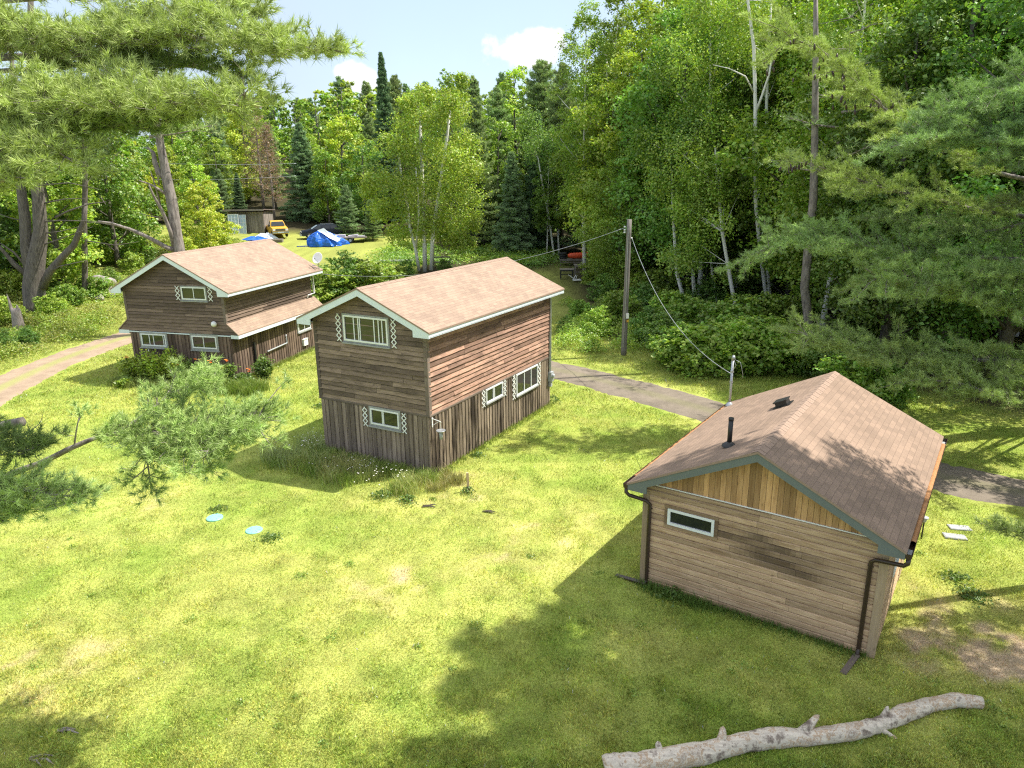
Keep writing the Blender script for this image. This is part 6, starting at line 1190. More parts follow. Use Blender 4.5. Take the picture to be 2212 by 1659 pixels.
# flower bed by the left cabin
def bed_plant(a, b, h, r, n, c, label, flowers=0, leaf=.085, name='garden_plant', fl='lily', seed=1):
    x, y = hp('A', a, b); z = gz(x, y); T = empty(name, (x, y, z), 0, label, 'plant'); rng = np.random.default_rng(seed); pr_ = random.Random(seed); st = MB(); Vs = []
    n = int(n * 1.7); k = max(6, n // 90)
    for i in range(k):
        q = rng.normal(size=2) * r * .45; hh = h * pr_.uniform(.65, 1.1); tp = Vector((q[0] * 1.5, q[1] * 1.5, hh)); st.tube([(q[0] * .6, q[1] * .6, 0), tp], [.012, .005], 4, cap=False); m = n // k; t = rng.random(m) ** .7
        P = np.outer(1 - t, [q[0] * .6, q[1] * .6, 0]) + np.outer(t, list(tp)) + rng.normal(size=(m, 3)) * [.09, .09, .05]; P[:, 2] = np.maximum(P[:, 2], .02); Vs.append(leaves(P, leaf, tint(c, m, rng, .25, .15), rng, .5))
        if i < flowers:
            ft = MB()
            for u in range(3):
                top = tp + Vector((pr_.uniform(-.15, .15), pr_.uniform(-.15, .15), .12 + .05 * u)); st.tube([tp * .6, top], [.006, .004], 3, cap=False)
                for w in range(6): an = w * 1.047; d = Vector((math.cos(an), math.sin(an), .5)) * .075; s_ = Vector((-math.sin(an), math.cos(an), 0)) * .028; ft.face([top, top + d * .5 + s_, top + d, top + d * .5 - s_])
            ft.build('flower', M[fl], T)
    st.build('stem', M['twig'], T); V, F, C = pack(Vs); npmesh('foliage', V, F, C, M['leaf'], T); return T
YG = (.36, .46, .07)
for q in ((-4.9, -.9, 1.15, .3, 500, YG, 'tall spiky plant left of the flower bed by the left cabin', 0), (-4.0, -.9, 1.3, .45, 900, YG, 'tall leafy phlox under the left lower window', 0), (-3.3, -.9, 1.45, .4, 800, YG, 'tallest leafy plant in the flower bed by the left cabin', 0), (-2.6, -.9, 1.2, .5, 900, YG, 'leafy plant in the middle of the flower bed', 0),
          (-1.8, -1.0, 1.05, .5, 900, (.16, .24, .04), 'leafy clump under the right lower window', 1), (-.9, -.9, 1.0, .5, 800, (.15, .23, .04), 'orange lily clump left of the cabin corner', 2), (-.1, -.7, .95, .45, 700, (.15, .22, .04), 'orange lily clump at the cabin corner', 3), (-5.5, -.4, .8, .35, 400, (.14, .2, .04), 'orange lily clump at the far left end of the flower bed', 2),
          (1.0, .7, .95, .42, 800, (.15, .22, .05), 'bushy plant round the black drain pipe', 0), (.7, -.2, .5, .5, 700, (.15, .23, .05), 'low clump right of the cabin corner', 1), (-4.4, -2.0, .35, .35, 300, (.22, .30, .04), 'low plant with broad yellow green leaves before the flower bed', 0)):
    bed_plant(*q, seed=int(q[0] * 10 + 90), leaf=.16 if q[2] == .35 else .12)
bl = []
for i in range(40): bl.append((*hp('A', sr_.uniform(-2, 2.0), sr_.uniform(-1.9, -.7)), .3, .5, 120, .02, (.19, .26, .05)))
for i in range(22): bl.append((*hp('A', sr_.uniform(-5.6, -3), sr_.uniform(-2.0, -1.0)), .3, .35, 110, .016, (.24, .28, .08)))
blades('bed_grass', bl, 17); tag(bpy.data.objects['bed_grass'], kind='stuff')
# daisies before the middle cabin
dm = MB(); r_ = random.Random(6)
for i in range(110):
    a, b = r_.choice([(r_.gauss(-1.6, .9), r_.gauss(-1.1, .35)), (r_.gauss(-4.9, .3), r_.gauss(-.1, .35))]); x, y = hp('B', a, b); z = r_.uniform(.25, .55)
    for w in range(5): an = w * 1.257; d = Vector((math.cos(an), math.sin(an), .15)) * .022; s_ = Vector((-math.sin(an), math.cos(an), 0)) * .012; c0 = Vector((x, y, z)); dm.face([c0, c0 + d * .5 + s_, c0 + d, c0 + d * .5 - s_])
tag(dm.build('daisies', M['daisy']), kind='stuff')
# ================================================================ THINGS
# fallen log
def log():
    pts = [(1305, 1672), (1345, 1666), (1430, 1652), (1520, 1636), (1600, 1614), (1680, 1602), (1750, 1600), (1830, 1588), (1890, 1575), (1940, 1553), (2000, 1530), (2060, 1518), (2118, 1521)]
    W_ = [hit(x, y + 6) for x, y in pts]; o = W_[5].copy(); T = empty('fallen_log', o, 0, 'long barkless pale log lying on the grass in the lower right corner', 'log'); r_ = random.Random(2)
    rad = [.19, .185, .175, .165, .165, .16, .14, .135, .135, .14, .135, .13, .10]; P = []
    for p, r in zip(W_, rad): P.append(p - o + Vector((0, 0, r * .85)))
    sm = []; rr = []
    for i in range(len(P) - 1):
        for k in range(5): t = k / 5; sm.append(P[i].lerp(P[i + 1], t) + Vector((r_.uniform(-.008, .008), r_.uniform(-.01, .01), r_.uniform(-.01, .01)))); rr.append((rad[i] * (1 - t) + rad[i + 1] * t) * (1 + .07 * math.sin((i + t) * 2.9) + r_.uniform(-.03, .03)))
    sm.append(P[-1]); rr.append(.11)
    m, N, L, B = newmat('bare log wood'); tc = N.new('ShaderNodeTexCoord'); n = N.new('ShaderNodeTexNoise'); n.inputs['Scale'].default_value = 2.7; n.inputs['Detail'].default_value = 9; n.inputs['Roughness'].default_value = .68; L.new(tc.outputs['Object'], n.inputs['Vector'])
    mp = N.new('ShaderNodeMapping'); mp.inputs['Scale'].default_value = (3, 26, 26); L.new(tc.outputs['Object'], mp.inputs[0]); n2 = N.new('ShaderNodeTexNoise'); n2.inputs['Scale'].default_value = 1; n2.inputs['Detail'].default_value = 5; L.new(mp.outputs[0], n2.inputs['Vector'])
    cr_ = N.new('ShaderNodeValToRGB'); L.new(n.outputs[0], cr_.inputs[0]); e = cr_.color_ramp.elements; e[0].position = .36; e[0].color = (.16, .12, .09, 1); e[1].position = .66; e[1].color = (.55, .49, .40, 1)
    for ps, c in ((.42, (.30, .24, .19, 1)), (.46, (.58, .50, .40, 1)), (.51, (.62, .54, .43, 1)), (.55, (.40, .26, .15, 1)), (.58, (.60, .52, .42, 1)), (.64, (.34, .25, .18, 1))): q = e.new(ps); q.color = c
    mx = N.new('ShaderNodeMix'); mx.data_type = 'RGBA'; mx.blend_type = 'MULTIPLY'; mx.inputs[0].default_value = .7; L.new(cr_.outputs[0], mx.inputs[6]); L.new(n2.outputs[0], mx.inputs[7]); g = N.new('ShaderNodeVectorMath'); g.operation = 'SCALE'; g.inputs['Scale'].default_value = 1.45; L.new(mx.outputs[2], g.inputs[0]); L.new(g.outputs[0], B.inputs['Base Color']); B.inputs['Roughness'].default_value = .8
    b = N.new('ShaderNodeBump'); b.inputs['Strength'].default_value = .7; b.inputs['Distance'].default_value = .03; L.new(n.outputs[0], b.inputs['Height']); L.new(b.outputs[0], B.inputs['Normal'])
    mb = MB(); mb.tube(sm, rr, 18, jit=.03, rng=r_); mb.build('log_stem', m, T, True)
    for i, (Dx, Dy, dx, dz_, r, l) in enumerate(((1420, 1625, -.06, .22, .07, .28), (1550, 1608, .06, .20, .08, .34), (1725, 1580, .26, .18, .09, .52), (1900, 1560, .14, .20, .06, .32), (1912, 1592, .2, -.05, .045, .34))):
        q = min(sm, key=lambda v: abs(v.x - (hit(Dx, Dy + 20).x - o.x))); d = Vector((dx, .12 if i < 4 else -.15, dz_)).normalized(); s = MB(); s.tube([q, q + d * l * .6, q + d * l * .9, q + d * l], [r * 1.25, r * .85, r * .55, r * .12], 9, jit=.2, rng=r_); s.build('branch_stub', m, T, True)
log()
def rng_rock(label, P, sx, sy, sz, mat, seed):
    me = bpy.data.meshes.new('boulder'); import bmesh; bm = bmesh.new(); bmesh.ops.create_icosphere(bm, subdivisions=4, radius=1); r_ = random.Random(seed); pl = [(Vector((r_.gauss(0, 1), r_.gauss(0, 1), r_.gauss(0, 1))).normalized(), r_.uniform(.62, .9)) for _ in range(11)]
    for v in bm.verts:
        p = v.co.copy()
        for n, d in pl:
            k = p.dot(n)
            if k > d: p -= n * (k - d) * .9
        v.co = Vector((p.x * sx, p.y * sy, max(p.z, -.4) * sz)); v.co += Vector((r_.gauss(0, 1), r_.gauss(0, 1), r_.gauss(0, 1))) * .012
    bm.to_mesh(me); bm.free(); me.materials.append(M[mat]); me.polygons.foreach_set('use_smooth', [True] * len(me.polygons)); o = link('boulder', me); o.location = P + Vector((0, 0, .3 * sz)); o.rotation_euler[2] = r_.uniform(0, 6); tag(o, label, 'boulder', 'boulders piled left of the left cabin')
for i, (Dx, Dy, s, lb_, mt) in enumerate(((228, 618, 1.0, 'pale biggest boulder on top of the pile', 'stone'), (205, 625, .75, 'reddish pointed boulder left of the biggest one', 'stoner'), (225, 632, .6, 'pale low boulder under the biggest one', 'stone'), (243, 634, .55, 'grey boulder at the right end of the pile', 'stone'), (172, 640, .6, 'lone tan boulder left of the pile', 'stone'), (215, 642, .4, 'small white stone at the foot of the pile', 'stone'))):
    p = hit(Dx, Dy + 6); rng_rock(lb_, p, s * 1.05, s * .8, s * .95, mt, 20 + i)
# stump
def stump():
    p = hit(42, 715); T = empty('tree_stump', p, 0, 'tall splintered grey stump at the left edge beyond the driveway', 'stump'); mb = MB(); mb.tube([(0, 0, -.1), (0, 0, .5), (.02, 0, 1.1), (.03, 0, 1.35)], [.36, .30, .27, .24], 12, jit=.1, rng=sr_)
    mb.build('stump_wood', M['deadwood'], T, True); s = MB(); s.tube([(-.2, 0, 1.2), (-.24, 0, 1.75), (-.3, 0, 2.25)], [.10, .07, .01], 6); s.tube([(.15, .02, 1.2), (.16, 0, 1.5), (.15, 0, 1.6)], [.09, .06, .01], 6); s.build('splinter', M['deadwood'], T)
stump()
# septic lids
for (Dx, Dy), lb_ in (((464, 1120), 'left mint green round lid lying in the lawn'), ((549, 1147), 'right mint green round lid lying in the lawn')):
    p = hit(Dx, Dy); mb = MB(); mb.lathe((0, 0, 0), [(.21, -.05), (.222, .03), (.205, .045), (.07, .055), (.0, .057)], 32)
    for k in range(8): a = k * .785; mb.obox((math.cos(a) * .13, math.sin(a) * .13, .052), (math.cos(a) * .05, math.sin(a) * .07, 0), (-math.sin(a) * .008, math.cos(a) * .008, 0), (0, 0, .006))
    o = mb.build('tank_lid', M['mint'], smooth=False); o.location = p; tag(o, lb_, 'lid')
# stakes
p = hit(1012, 1062); mb = MB(); mb.box(-.03, .03, -.03, .03, -.1, .62, (0, 0, 1)); o = mb.build('wooden_stake', M['hutp']); o.location = p; o.rotation_euler = (.04, -.04, .3); tag(o, 'short wooden stake in the grass right of the tall cabin', 'stake')
p = hit(1415, 735); mb = MB(); mb.box(-.05, .05, -.03, .03, -.1, 1.55, (0, 0, 1)); o = mb.build('leaning_post', M['hutp']); o.location = p; o.rotation_euler = (0, -.13, .2); tag(o, 'thin leaning pale post in the bushes right of the utility pole', 'post')
# concrete slabs and the path lamp beside the hut
for i, (Dx, Dy, lb_) in enumerate(((2072, 1143, 'far one of two pale concrete slabs in the grass right of the hut'), (2062, 1162, 'near one of two pale concrete slabs in the grass right of the hut'))):
    p = hit(Dx, Dy); mb = MB(); mb.box(-.26, .26, -.14, .14, -.04, .055); mb.box(-.24, .24, -.12, .12, .055, .062); o = mb.build('concrete_slab', M['concrete']); o.location = p; o.rotation_euler = (0, .03, -.15 - .1 * i); tag(o, lb_, 'slab')
p = hit(1990, 1165); T = empty('path_lamp', p, 0, 'small dark path lamp with a pale cap beside the hut wall', 'lamp'); mb = MB(); mb.tube([(0, 0, -.1), (0, 0, .5)], .018); mb.build('post', M['black'], T); mb = MB(); mb.lathe((0, 0, .5), [(.05, 0), (.06, .09), (.095, .1), (.09, .125), (.03, .14), (0, .142)], 16); mb.build('cap', M['grey'], T)
# twigs lying on the lawn
for i, (Dx, Dy) in enumerate(((875, 1082), (930, 1095), (1050, 1107), (150, 1580), (95, 1640))):
    p = hit(Dx, Dy); mb = MB(); r_ = random.Random(i); 
    for k in range(3): a = Vector((r_.uniform(-.25, .0), r_.uniform(-.05, .05), .03)); b = a + Vector((r_.uniform(.2, .4), r_.uniform(-.2, .1), .01)); mb.tube([a, a.lerp(b, .5) + Vector((0, .03, .02)), b], [.022, .018, .008], 5)
    o = mb.build('fallen_twig', M['deadwood'] if i > 2 else M['twig']); o.location = p; tag(o, ['dark twig lying on bare soil before the tall cabin', 'short dark twig beside the bare soil streak', 'small dark twig at the edge of the weeds', 'pale bark scrap on the lawn at the lower left', 'pale wood scrap at the lower left edge'][i], 'twig')
# utility pole
pb = hit(1347, 768); T = empty('utility_pole', pb, 0, 'weathered wooden utility pole standing beyond the road', 'utility pole'); Hp = at(1352, 474, pb.y).z - pb.z
mb = MB(); n_ = 10; mb.tube([(.06 * i / n_, 0, -.3 + (Hp + .3) * i / n_) for i in range(n_ + 1)], [.15 - .035 * i / n_ for i in range(n_ + 1)], 12, jit=.02, rng=sr_); mb.build('pole_shaft', M['pole'], T, True)
mb = MB(); mb.tube([(-.05, -.16, .5), (-.0, -.15, 3.5), (.0, -.13, Hp - .4)], .014, 5); mb.build('ground_wire', M['galv'], T)
mb = MB(); mb.obox((.10, -.16, 2.1), (.07, 0, 0), (0, .05, 0), (0, 0, .12)); mb.obox((.12, -.16, 1.85), (.05, 0, 0), (0, .04, 0), (0, 0, .06), m=1); mb.build('junction_box', [M['whitep'], M['yellow']], T)
mb = MB(); 
for z in (.35, .5, .62): mb.lathe((-.12, -.02, Hp - z), [(.03, 0), (.045, .02), (.03, .05), (.045, .06), (.02, .09)], 8, axis=(-1, 0, 0))
mb.lathe((.16, -.05, Hp - .9), [(.03, 0), (.045, .02), (.02, .08)], 8, axis=(1, 0, 0)); mb.build('insulator', M['whitep'], T)
def cable(name, a, b, sag, r, label, mat='galv', n=28, twist=False):
    a, b = Vector(a), Vector(b); P = [a.lerp(b, i / n) - Vector((0, 0, sag * 4 * (i / n) * (1 - i / n))) for i in range(n + 1)]; mb = MB(); mb.tube(P, r, 6); o = mb.build(name, M[mat], None, True); tag(o, label, 'cable')
mast = wpt('C', -4.98, 6.09, 3.5); top = Vector((pb.x, pb.y, pb.z + Hp))
cable('power_cable', top + Vector((.2, -.1, -.9)), mast, .95, .011, 'sagging cable from the utility pole to the mast on the hut roof', 'galv')
cable('power_cable', top + Vector((-.2, -.1, -.4)), wpt('A', .05, 7.6, 4.0), .95, .010, 'cable running left from the utility pole behind the cabin roofs', 'galv')
for i, (y0_, y1_, lb_) in enumerate(((352, 353, 'upper thin wire crossing the trees behind the plank shed'), (388, 380, 'middle thin wire crossing the trees behind the plank shed'), (397, 392, 'lowest dark wire crossing the trees behind the plank shed'))):
    cable('overhead_wire', at(330, y0_, 80), at(640, y1_, 80), .15, .016, lb_, 'galv' if i < 2 else 'black')
# ================================================================ THE BACK YARD
def yard(Dx, Dy): return hit(Dx, Dy)
def shed():
    p0 = yard(490, 502); p1 = yard(577, 503); Y = (p0.y + p1.y) / 2; wd = p1.x - p0.x; T = empty('plank_shed', ((p0.x + p1.x) / 2, Y, min(p0.z, p1.z) - .1), .05, 'grey flat roofed plank shed at the far end of the clearing', 'shed'); r_ = random.Random(1)
    h = at(520, 455, Y).z - T.location.z; mb = MB(); mb.box(-wd / 2, wd / 2, .03, 4, 0, h - .1, m=1)
    n = 34
    for i in range(n): x = -wd / 2 + wd * i / n; mb.box(x + .006, x + wd / n - .006, r_.uniform(-.01, .0), .03, 0, h - .15, (0, 0, 1), (r_.random(),) * 3)
    for i in range(20): mb.box(-wd / 2 - .03, -wd / 2, .2 * i + .01, .2 * i + .19, 0, h - .15, (0, 0, 1), (r_.random(),) * 3); mb.box(wd / 2, wd / 2 + .03, .2 * i + .01, .2 * i + .19, 0, h - .15, (0, 0, 1), (r_.random(),) * 3)
    mb.build('wall', [M['plank'], M['under']], T)
    rf = MB(); rf.obox((0, 1.8, h + .0), (wd / 2 + .3, 0, 0), (0, 2.4, -.12), (0, .003, .05)); rf.build('roof', M['trimw'], T); fa = MB(); fa.box(-wd / 2 - .3, wd / 2 + .3, -.66, -.62, h - .02, h + .15); fa.build('fascia', M['plank'], T)
    return T, wd, h
S, wd_, hs = shed()
def glazed(name, Dx, Dy, w_, h, nx, ny, lean, label, rz=0, fr='winw', pane='glassb', cat='window frame'):
    p = yard(Dx, Dy); T = empty(name, (p.x, p.y, p.z), rz, label, cat); T.rotation_euler = (-lean, 0, rz); mb = MB(); b = .05
    for x0, x1, z0, z1 in ((-w_ / 2, w_ / 2, 0, b), (-w_ / 2, w_ / 2, h - b, h), (-w_ / 2, -w_ / 2 + b, b, h - b), (w_ / 2 - b, w_ / 2, b, h - b)): mb.box(x0, x1, -.03, .03, z0, z1)
    for i in range(1, nx): x = -w_ / 2 + w_ * i / nx; mb.box(x - .02, x + .02, -.022, .022, b, h - b)
    for i in range(1, ny): z = h * i / ny; mb.box(-w_ / 2 + b, w_ / 2 - b, -.018, .018, z - .02, z + .02)
    mb.build('frame', M[fr], T); g = MB(); g.box(-w_ / 2 + b, w_ / 2 - b, -.005, .005, b, h - b); g.build('pane', M[pane], T)
M['glassb'] = plain('pale dusty glass', (.42, .52, .62), .15); M['curtain'] = plain('pale blue board', (.50, .58, .68), .6)
glazed('leaning_window', 506, 505, 1.1, 2.1, 3, 5, .14, 'leftmost big many paned white window leaning on the plank shed', .1); glazed('leaning_window', 524, 505, .95, 2.05, 3, 5, .14, 'second many paned white window leaning on the plank shed', .1)
glazed('leaning_window', 540, 501, .9, 1.55, 1, 1, .12, 'white framed pane right of the many paned windows', 0, pane='glassb'); glazed('leaning_window', 552, 500, .95, 1.5, 2, 1, .1, 'twin paned white window in the middle of the shed front', 0); glazed('leaning_door', 566, 501, .5, 1.45, 1, 1, .2, 'narrow white door leaf leaning right of the rusty sheet', -.3, pane='curtain', cat='door')
p = yard(561, 500); mb = MB(); mb.obox((0, 0, .7), (.2, 0, 0), (0, .02, 0), (0, .1, .72)); o = mb.build('rusty_sheet', M['stoner']); o.location = p + Vector((0, -.05, 0)); tag(o, 'rusty brown sheet leaning between two white panes', 'metal sheet')
def heap(name, Dx, Dy, sx, sy, sz, mat, label, seed, cat, fold=.28, parent=None):
    p = yard(Dx, Dy); n = 44; xs = np.linspace(-1, 1, n); X, Y = np.meshgrid(xs, xs); r2 = np.hypot(X, Y); a = np.arctan2(Y, X)
    z = np.clip(1 - r2 ** 1.5, 0, 1) ** .8; z = z * (.72 + fold * np.sin(a * 5 + seed) * np.cos(a * 3 + 1) + .42 * (fbm(X + 5, Y + 5, 2.2, seed) - .4)); z = z + .12 * np.abs(np.sin((X * 1.7 + Y + fbm(X, Y, 2, seed)) * 7)) * z
    k = 1 + .12 * np.sin(a * 7 + seed); V = np.stack([X * sx * k, Y * sy * k, np.maximum(z, 0) * sz + .02], -1).reshape(-1, 3); i = np.arange(n - 1)[:, None] * n + np.arange(n - 1)[None]; F = np.stack([i, i + 1, i + n + 1, i + n], -1).reshape(-1, 4)
    keep = (r2[:-1, :-1].ravel() < .97); o = npmesh(name, V, F[keep], np.full((len(V), 3), .5), M[mat], parent)
    if parent is None: o.location = p; tag(o, label, cat)
    return o
def tarp():
    p = yard(705, 531); T = empty('tarpaulin_heap', p, .2, 'crumpled bright blue tarpaulin draped over a heap on the grass', 'tarpaulin')
    pr_ = random.Random(12); n, m_ = 40, 14
    outline = lambda a: (1.75 + .25 * math.sin(3 * a + 1) + .15 * math.sin(7 * a), 1.1 + .1 * math.sin(5 * a))
    mb = MB(); rings = []
    for j in range(m_ + 1):
        t = j / m_; ring = []
        for i in range(n):
            a = 2 * math.pi * i / n; rx, ry = outline(a); s = (1 - t ** 2.1) ** .8; s = s * (1 + .09 * math.sin(a * 9 + 2 * t) + .05 * math.sin(a * 4 + 5 * t)) + .02; z = 1.6 * (t ** .95) * (1 + .12 * math.sin(a * 3 + 1) * (1 - t)) ; z -= .35 * t * max(0, math.cos(a)) * (1 - t) * 4 * .5
            ring.append(len(mb.v)); mb.v.append(Vector((rx * s * math.cos(a) - .35 * t + pr_.uniform(-.025, .025), ry * s * math.sin(a) + pr_.uniform(-.03, .03), z + .02 + pr_.uniform(-.02, .02))))
        rings.append(ring)
    for j in range(m_):
        for i in range(n): mb.f.append((rings[j][i], rings[j][(i + 1) % n], rings[j + 1][(i + 1) % n], rings[j + 1][i])); mb.m.append(0); mb.c.append((.5,) * 3); mb.uv.append([(0, 0)] * 4)
    mb.f.append(tuple(rings[-1])); mb.m.append(0); mb.c.append((.5,) * 3); mb.uv.append([(0, 0)] * n)
    mb.build('blue_cover', M['tarp'], T); w_ = MB(); P = [(-.75, -.5, 1.62), (-.1, -.45, 1.82), (.5, -.55, 1.25), (1.5, -.75, .75), (1.2, -.95, .45), (.4, -.9, .85), (-.2, -.8, 1.3)]
    c0 = Vector((.4, -.6, 1.2))
    for i in range(len(P)): w_.face([c0, P[i], P[(i + 1) % len(P)]])
    w_.build('pale_patch', M['tarpw'], T); e = MB()
    for i in range(14): x = -1.5 - .1 * i; e.face([(x, -.5 + .1 * math.sin(i * 2), .05), (x - .12, -.5, .09 + .03 * (i % 2)), (x - .1, -.1, .05), (x, -.1, .1)])
    e.build('loose_edge', M['tarp'], T)
tarp()
heap('debris_pile', 553, 519, 1.5, .7, .42, 'tarp', 'low heap of blue sheeting in front of the plank shed', 3, 'debris'); heap('pale_sheeting', 573, 516, 1.3, .7, .62, 'tarpw', 'pale crumpled sheeting beside the low blue heap', 8, 'debris')
p = yard(590, 524); T = empty('board_stack', p, .1, 'low stack of grey boards left of the yellow pickup', 'boards'); mb = MB()
for i in range(10): mb.box(-1.0, 1.0, -.4 + (i % 5) * .17, -.26 + (i % 5) * .17, .05 + (i // 5) * .16, .19 + (i // 5) * .16, (1, 0, 0), (sr_.random(),) * 3)
mb.build('boards', M['plank'], T)
p = yard(538, 540); mb = MB(); mb.lathe((0, 0, 0), [(.40, 0), (.41, .35), (.36, .52), (.22, .64), (0, .68)], 24); o = mb.build('white_drum', M['whitep'], smooth=True); o.location = p; tag(o, 'small white domed drum just beyond the ridge of the left cabin', 'drum')
p = yard(512, 543); mb = MB(); mb.box(-.45, .45, -.06, .06, .0, .25, (1, 0, 0)); mb.box(-.4, .4, -.05, .05, .25, .32, (1, 0, 0), (.2,) * 3); o = mb.build('scrap_wood', M['plank']); o.location = p; tag(o, 'grey scrap of wood beyond the ridge left of the white drum', 'scrap wood')
# vehicles
def wheel(parent, x, y, r, wdt, rimm='galv'):
    T = MB(); T.lathe((x, y, r), [(r * .62, -wdt / 2), (r * .9, -wdt / 2), (r, -wdt * .35), (r, wdt * .35), (r * .9, wdt / 2), (r * .62, wdt / 2)], 20, axis=(0, 1, 0)); t = T.build('wheel', M['rubber'], parent); Rm = MB(); sy = 1 if y > 0 else -1; Rm.lathe((x, y, r), [(r * .64, -.02 * sy + sy * wdt * .3), (r * .5, sy * wdt * .42), (r * .18, sy * wdt * .30), (0.001, sy * wdt * .36)], 14, axis=(0, 1, 0)); Rm.build('rim', M[rimm], t); return t
def loft(mb, prof, half, c=(.5,) * 3, m=0):
    """prof: list of (x,z); half: matching half widths: closed hull of a car body"""
    n = len(prof); L = [Vector((x, -h, z)) for (x, z), h in zip(prof, half)]; Rr = [Vector((x, h, z)) for (x, z), h in zip(prof, half)]
    for i in range(n): j = (i + 1) % n; mb.face([L[i], L[j], Rr[j], Rr[i]], m=m)
    mb.face(L[::-1], m=m); mb.face(Rr, m=m)
def pickup():
    p = yard(600, 510); T = empty('pickup_truck', p, R(-64), 'small yellow pickup truck with a chrome bumper parked by the shed', 'pickup truck')   # +x is the front
    b = MB(); loft(b, [(2.25, .42), (2.3, .75), (2.22, .98), (1.0, 1.10), (.95, 1.10), (-.75, 1.10), (-2.4, 1.05), (-2.45, .5), (-2.3, .38), (2.1, .36)], [.80, .82, .80, .84, .84, .85, .84, .84, .82, .80]); b.build('body', M['yellow'], T)
    c = MB(); loft(c, [(1.0, 1.09), (.42, 1.60), (.25, 1.68), (-.55, 1.68), (-.72, 1.58), (-.78, 1.09)], [.80, .68, .64, .64, .68, .80]); c.build('cab', M['yellow'], T)
    g = MB(); q = lambda x, z, y: Vector((x, y, z))
    g.face([q(.99, 1.14, -.72), q(.99, 1.14, .72), q(.50, 1.57, .60), q(.50, 1.57, -.60)]); g.v[-4:] = [v + Vector((.03, 0, .03)) for v in g.v[-4:]]; g.build('windscreen', M['glass'], T)
    for s in (-1, 1):
        g = MB(); g.face([q(.80, 1.15, s * .815), q(-.62, 1.15, s * .815), q(-.52, 1.55, s * .70), q(.40, 1.55, s * .70)]); g.v[-4:] = [v + Vector((0, s * .012, 0)) for v in g.v[-4:]]; g.build('side_window', M['glass'], T)
        h = MB(); h.obox((2.29, s * .66, .82), (.02, 0, 0), (0, .13, 0), (0, 0, .09)); h.build('headlight', M['whitep'], T)
        h = MB(); h.obox((.72, s * .96, 1.18), (.05, 0, 0), (0, .09, 0), (0, 0, .07)); h.build('mirror', M['black'], T)
        for x in (1.45, -1.45): wheel(T, x, s * .74, .34, .22)
    g = MB(); g.obox((2.305, 0, .82), (.015, 0, 0), (0, .50, 0), (0, 0, .10)); 
    for z in (.77, .82, .87): g.obox((2.325, 0, z), (.008, 0, 0), (0, .48, 0), (0, 0, .008), m=1)
    g.build('grille', [M['black'], M['chrome']], T)
    g = MB(); g.obox((2.36, 0, .55), (.07, 0, 0), (0, .84, 0), (0, 0, .085)); g.obox((2.435, 0, .55), (.01, 0, 0), (0, .3, 0), (0, 0, .05), m=1); g.build('bumper', [M['chrome'], M['curtain']], T)
    bd = MB(); bd.box(-2.3, -.85, -.72, .72, 1.03, 1.105, m=0); bd.build('bed_floor', M['black'], T)
pickup()
def wagon():
    p = yard(695, 514); T = empty('station_wagon', p, R(200), 'dark blue station wagon parked behind the blue tarpaulin', 'car')
    b = MB(); loft(b, [(2.15, .35), (2.2, .6), (2.05, .82), (1.0, .98), (-2.1, .98), (-2.2, .6), (-2.1, .33), (2.0, .30)], [.74, .80, .80, .84, .84, .84, .80, .78]); b.build('body', M['navy'], T)
    c = MB(); loft(c, [(1.05, .96), (.35, 1.40), (.1, 1.46), (-1.5, 1.45), (-1.85, 1.34), (-2.12, .97)], [.80, .66, .62, .62, .64, .80]); c.build('cabin', M['navy'], T)
    g = MB(); g.face([(1.03, -.72, 1.02), (1.03, .72, 1.02), (.42, .60, 1.40), (.42, -.60, 1.40)]); g.build('windscreen', M['glassb'], T)
    for s in (-1, 1):
        for x0, x1, x2, x3 in ((.85, .02, .05, .35), (-.05, -.85, -.85, -.02), (-.95, -1.85, -1.65, -.95)):
            g = MB(); g.face([(x0, s * .825, 1.02), (x1, s * .825, 1.02), (x2, s * .69, 1.36), (x3, s * .69, 1.36)]); g.v[-4:] = [v + Vector((0, s * .012, 0)) for v in g.v[-4:]]; g.build('side_window', M['glass'], T)
        h = MB(); h.obox((2.1, s * .62, .70), (.05, 0, 0), (0, .15, 0), (0, 0, .07)); h.build('headlight', M['whitep'], T)
        h = MB(); h.obox((-2.12, s * .68, .85), (.05, 0, 0), (0, .1, 0), (0, 0, .13)); h.build('tail_light', M['orange'], T)
        for x in (1.35, -1.3): wheel(T, x, s * .76, .31, .2, 'whitep')
        r = MB(); r.bar((.0, s * .55, 1.50), (-1.4, s * .55, 1.50), .04, .03); r.build('roof_rail', M['galv'], T)
    g = MB(); g.obox((2.2, 0, .42), (.06, 0, 0), (0, .8, 0), (0, 0, .1)); g.build('bumper', M['grey'], T)
wagon()
p = yard(752, 524); T = empty('flat_trailer', p, R(8), 'low flat trailer loaded with pale junk right of the blue tarpaulin', 'trailer'); mb = MB(); mb.box(-2.0, 2.0, -.8, .8, .48, .6, (1, 0, 0)); mb.bar((-2, 0, .5), (-3.0, 0, .42), .08, .08); mb.build('deck', M['plank'], T)
for s in (-1, 1): wheel(T, .3, s * .88, .3, .18)
mb = MB(); mb.obox((-.8, -.2, .72), (.6, 0, 0), (0, .3, 0), (0, 0, .12)); mb.obox((.6, .0, .70), (.5, 0, .06), (0, .4, 0), (-.03, 0, .09)); mb.obox((1.4, -.3, .66), (.4, 0, 0), (0, .2, 0), (0, 0, .06)); o = mb.build('junk_boxes', M['lavender'], None); o.location = p; o.rotation_euler = (0, 0, R(8)); tag(o, 'pale junk boxes lying on the flat trailer', 'boxes')
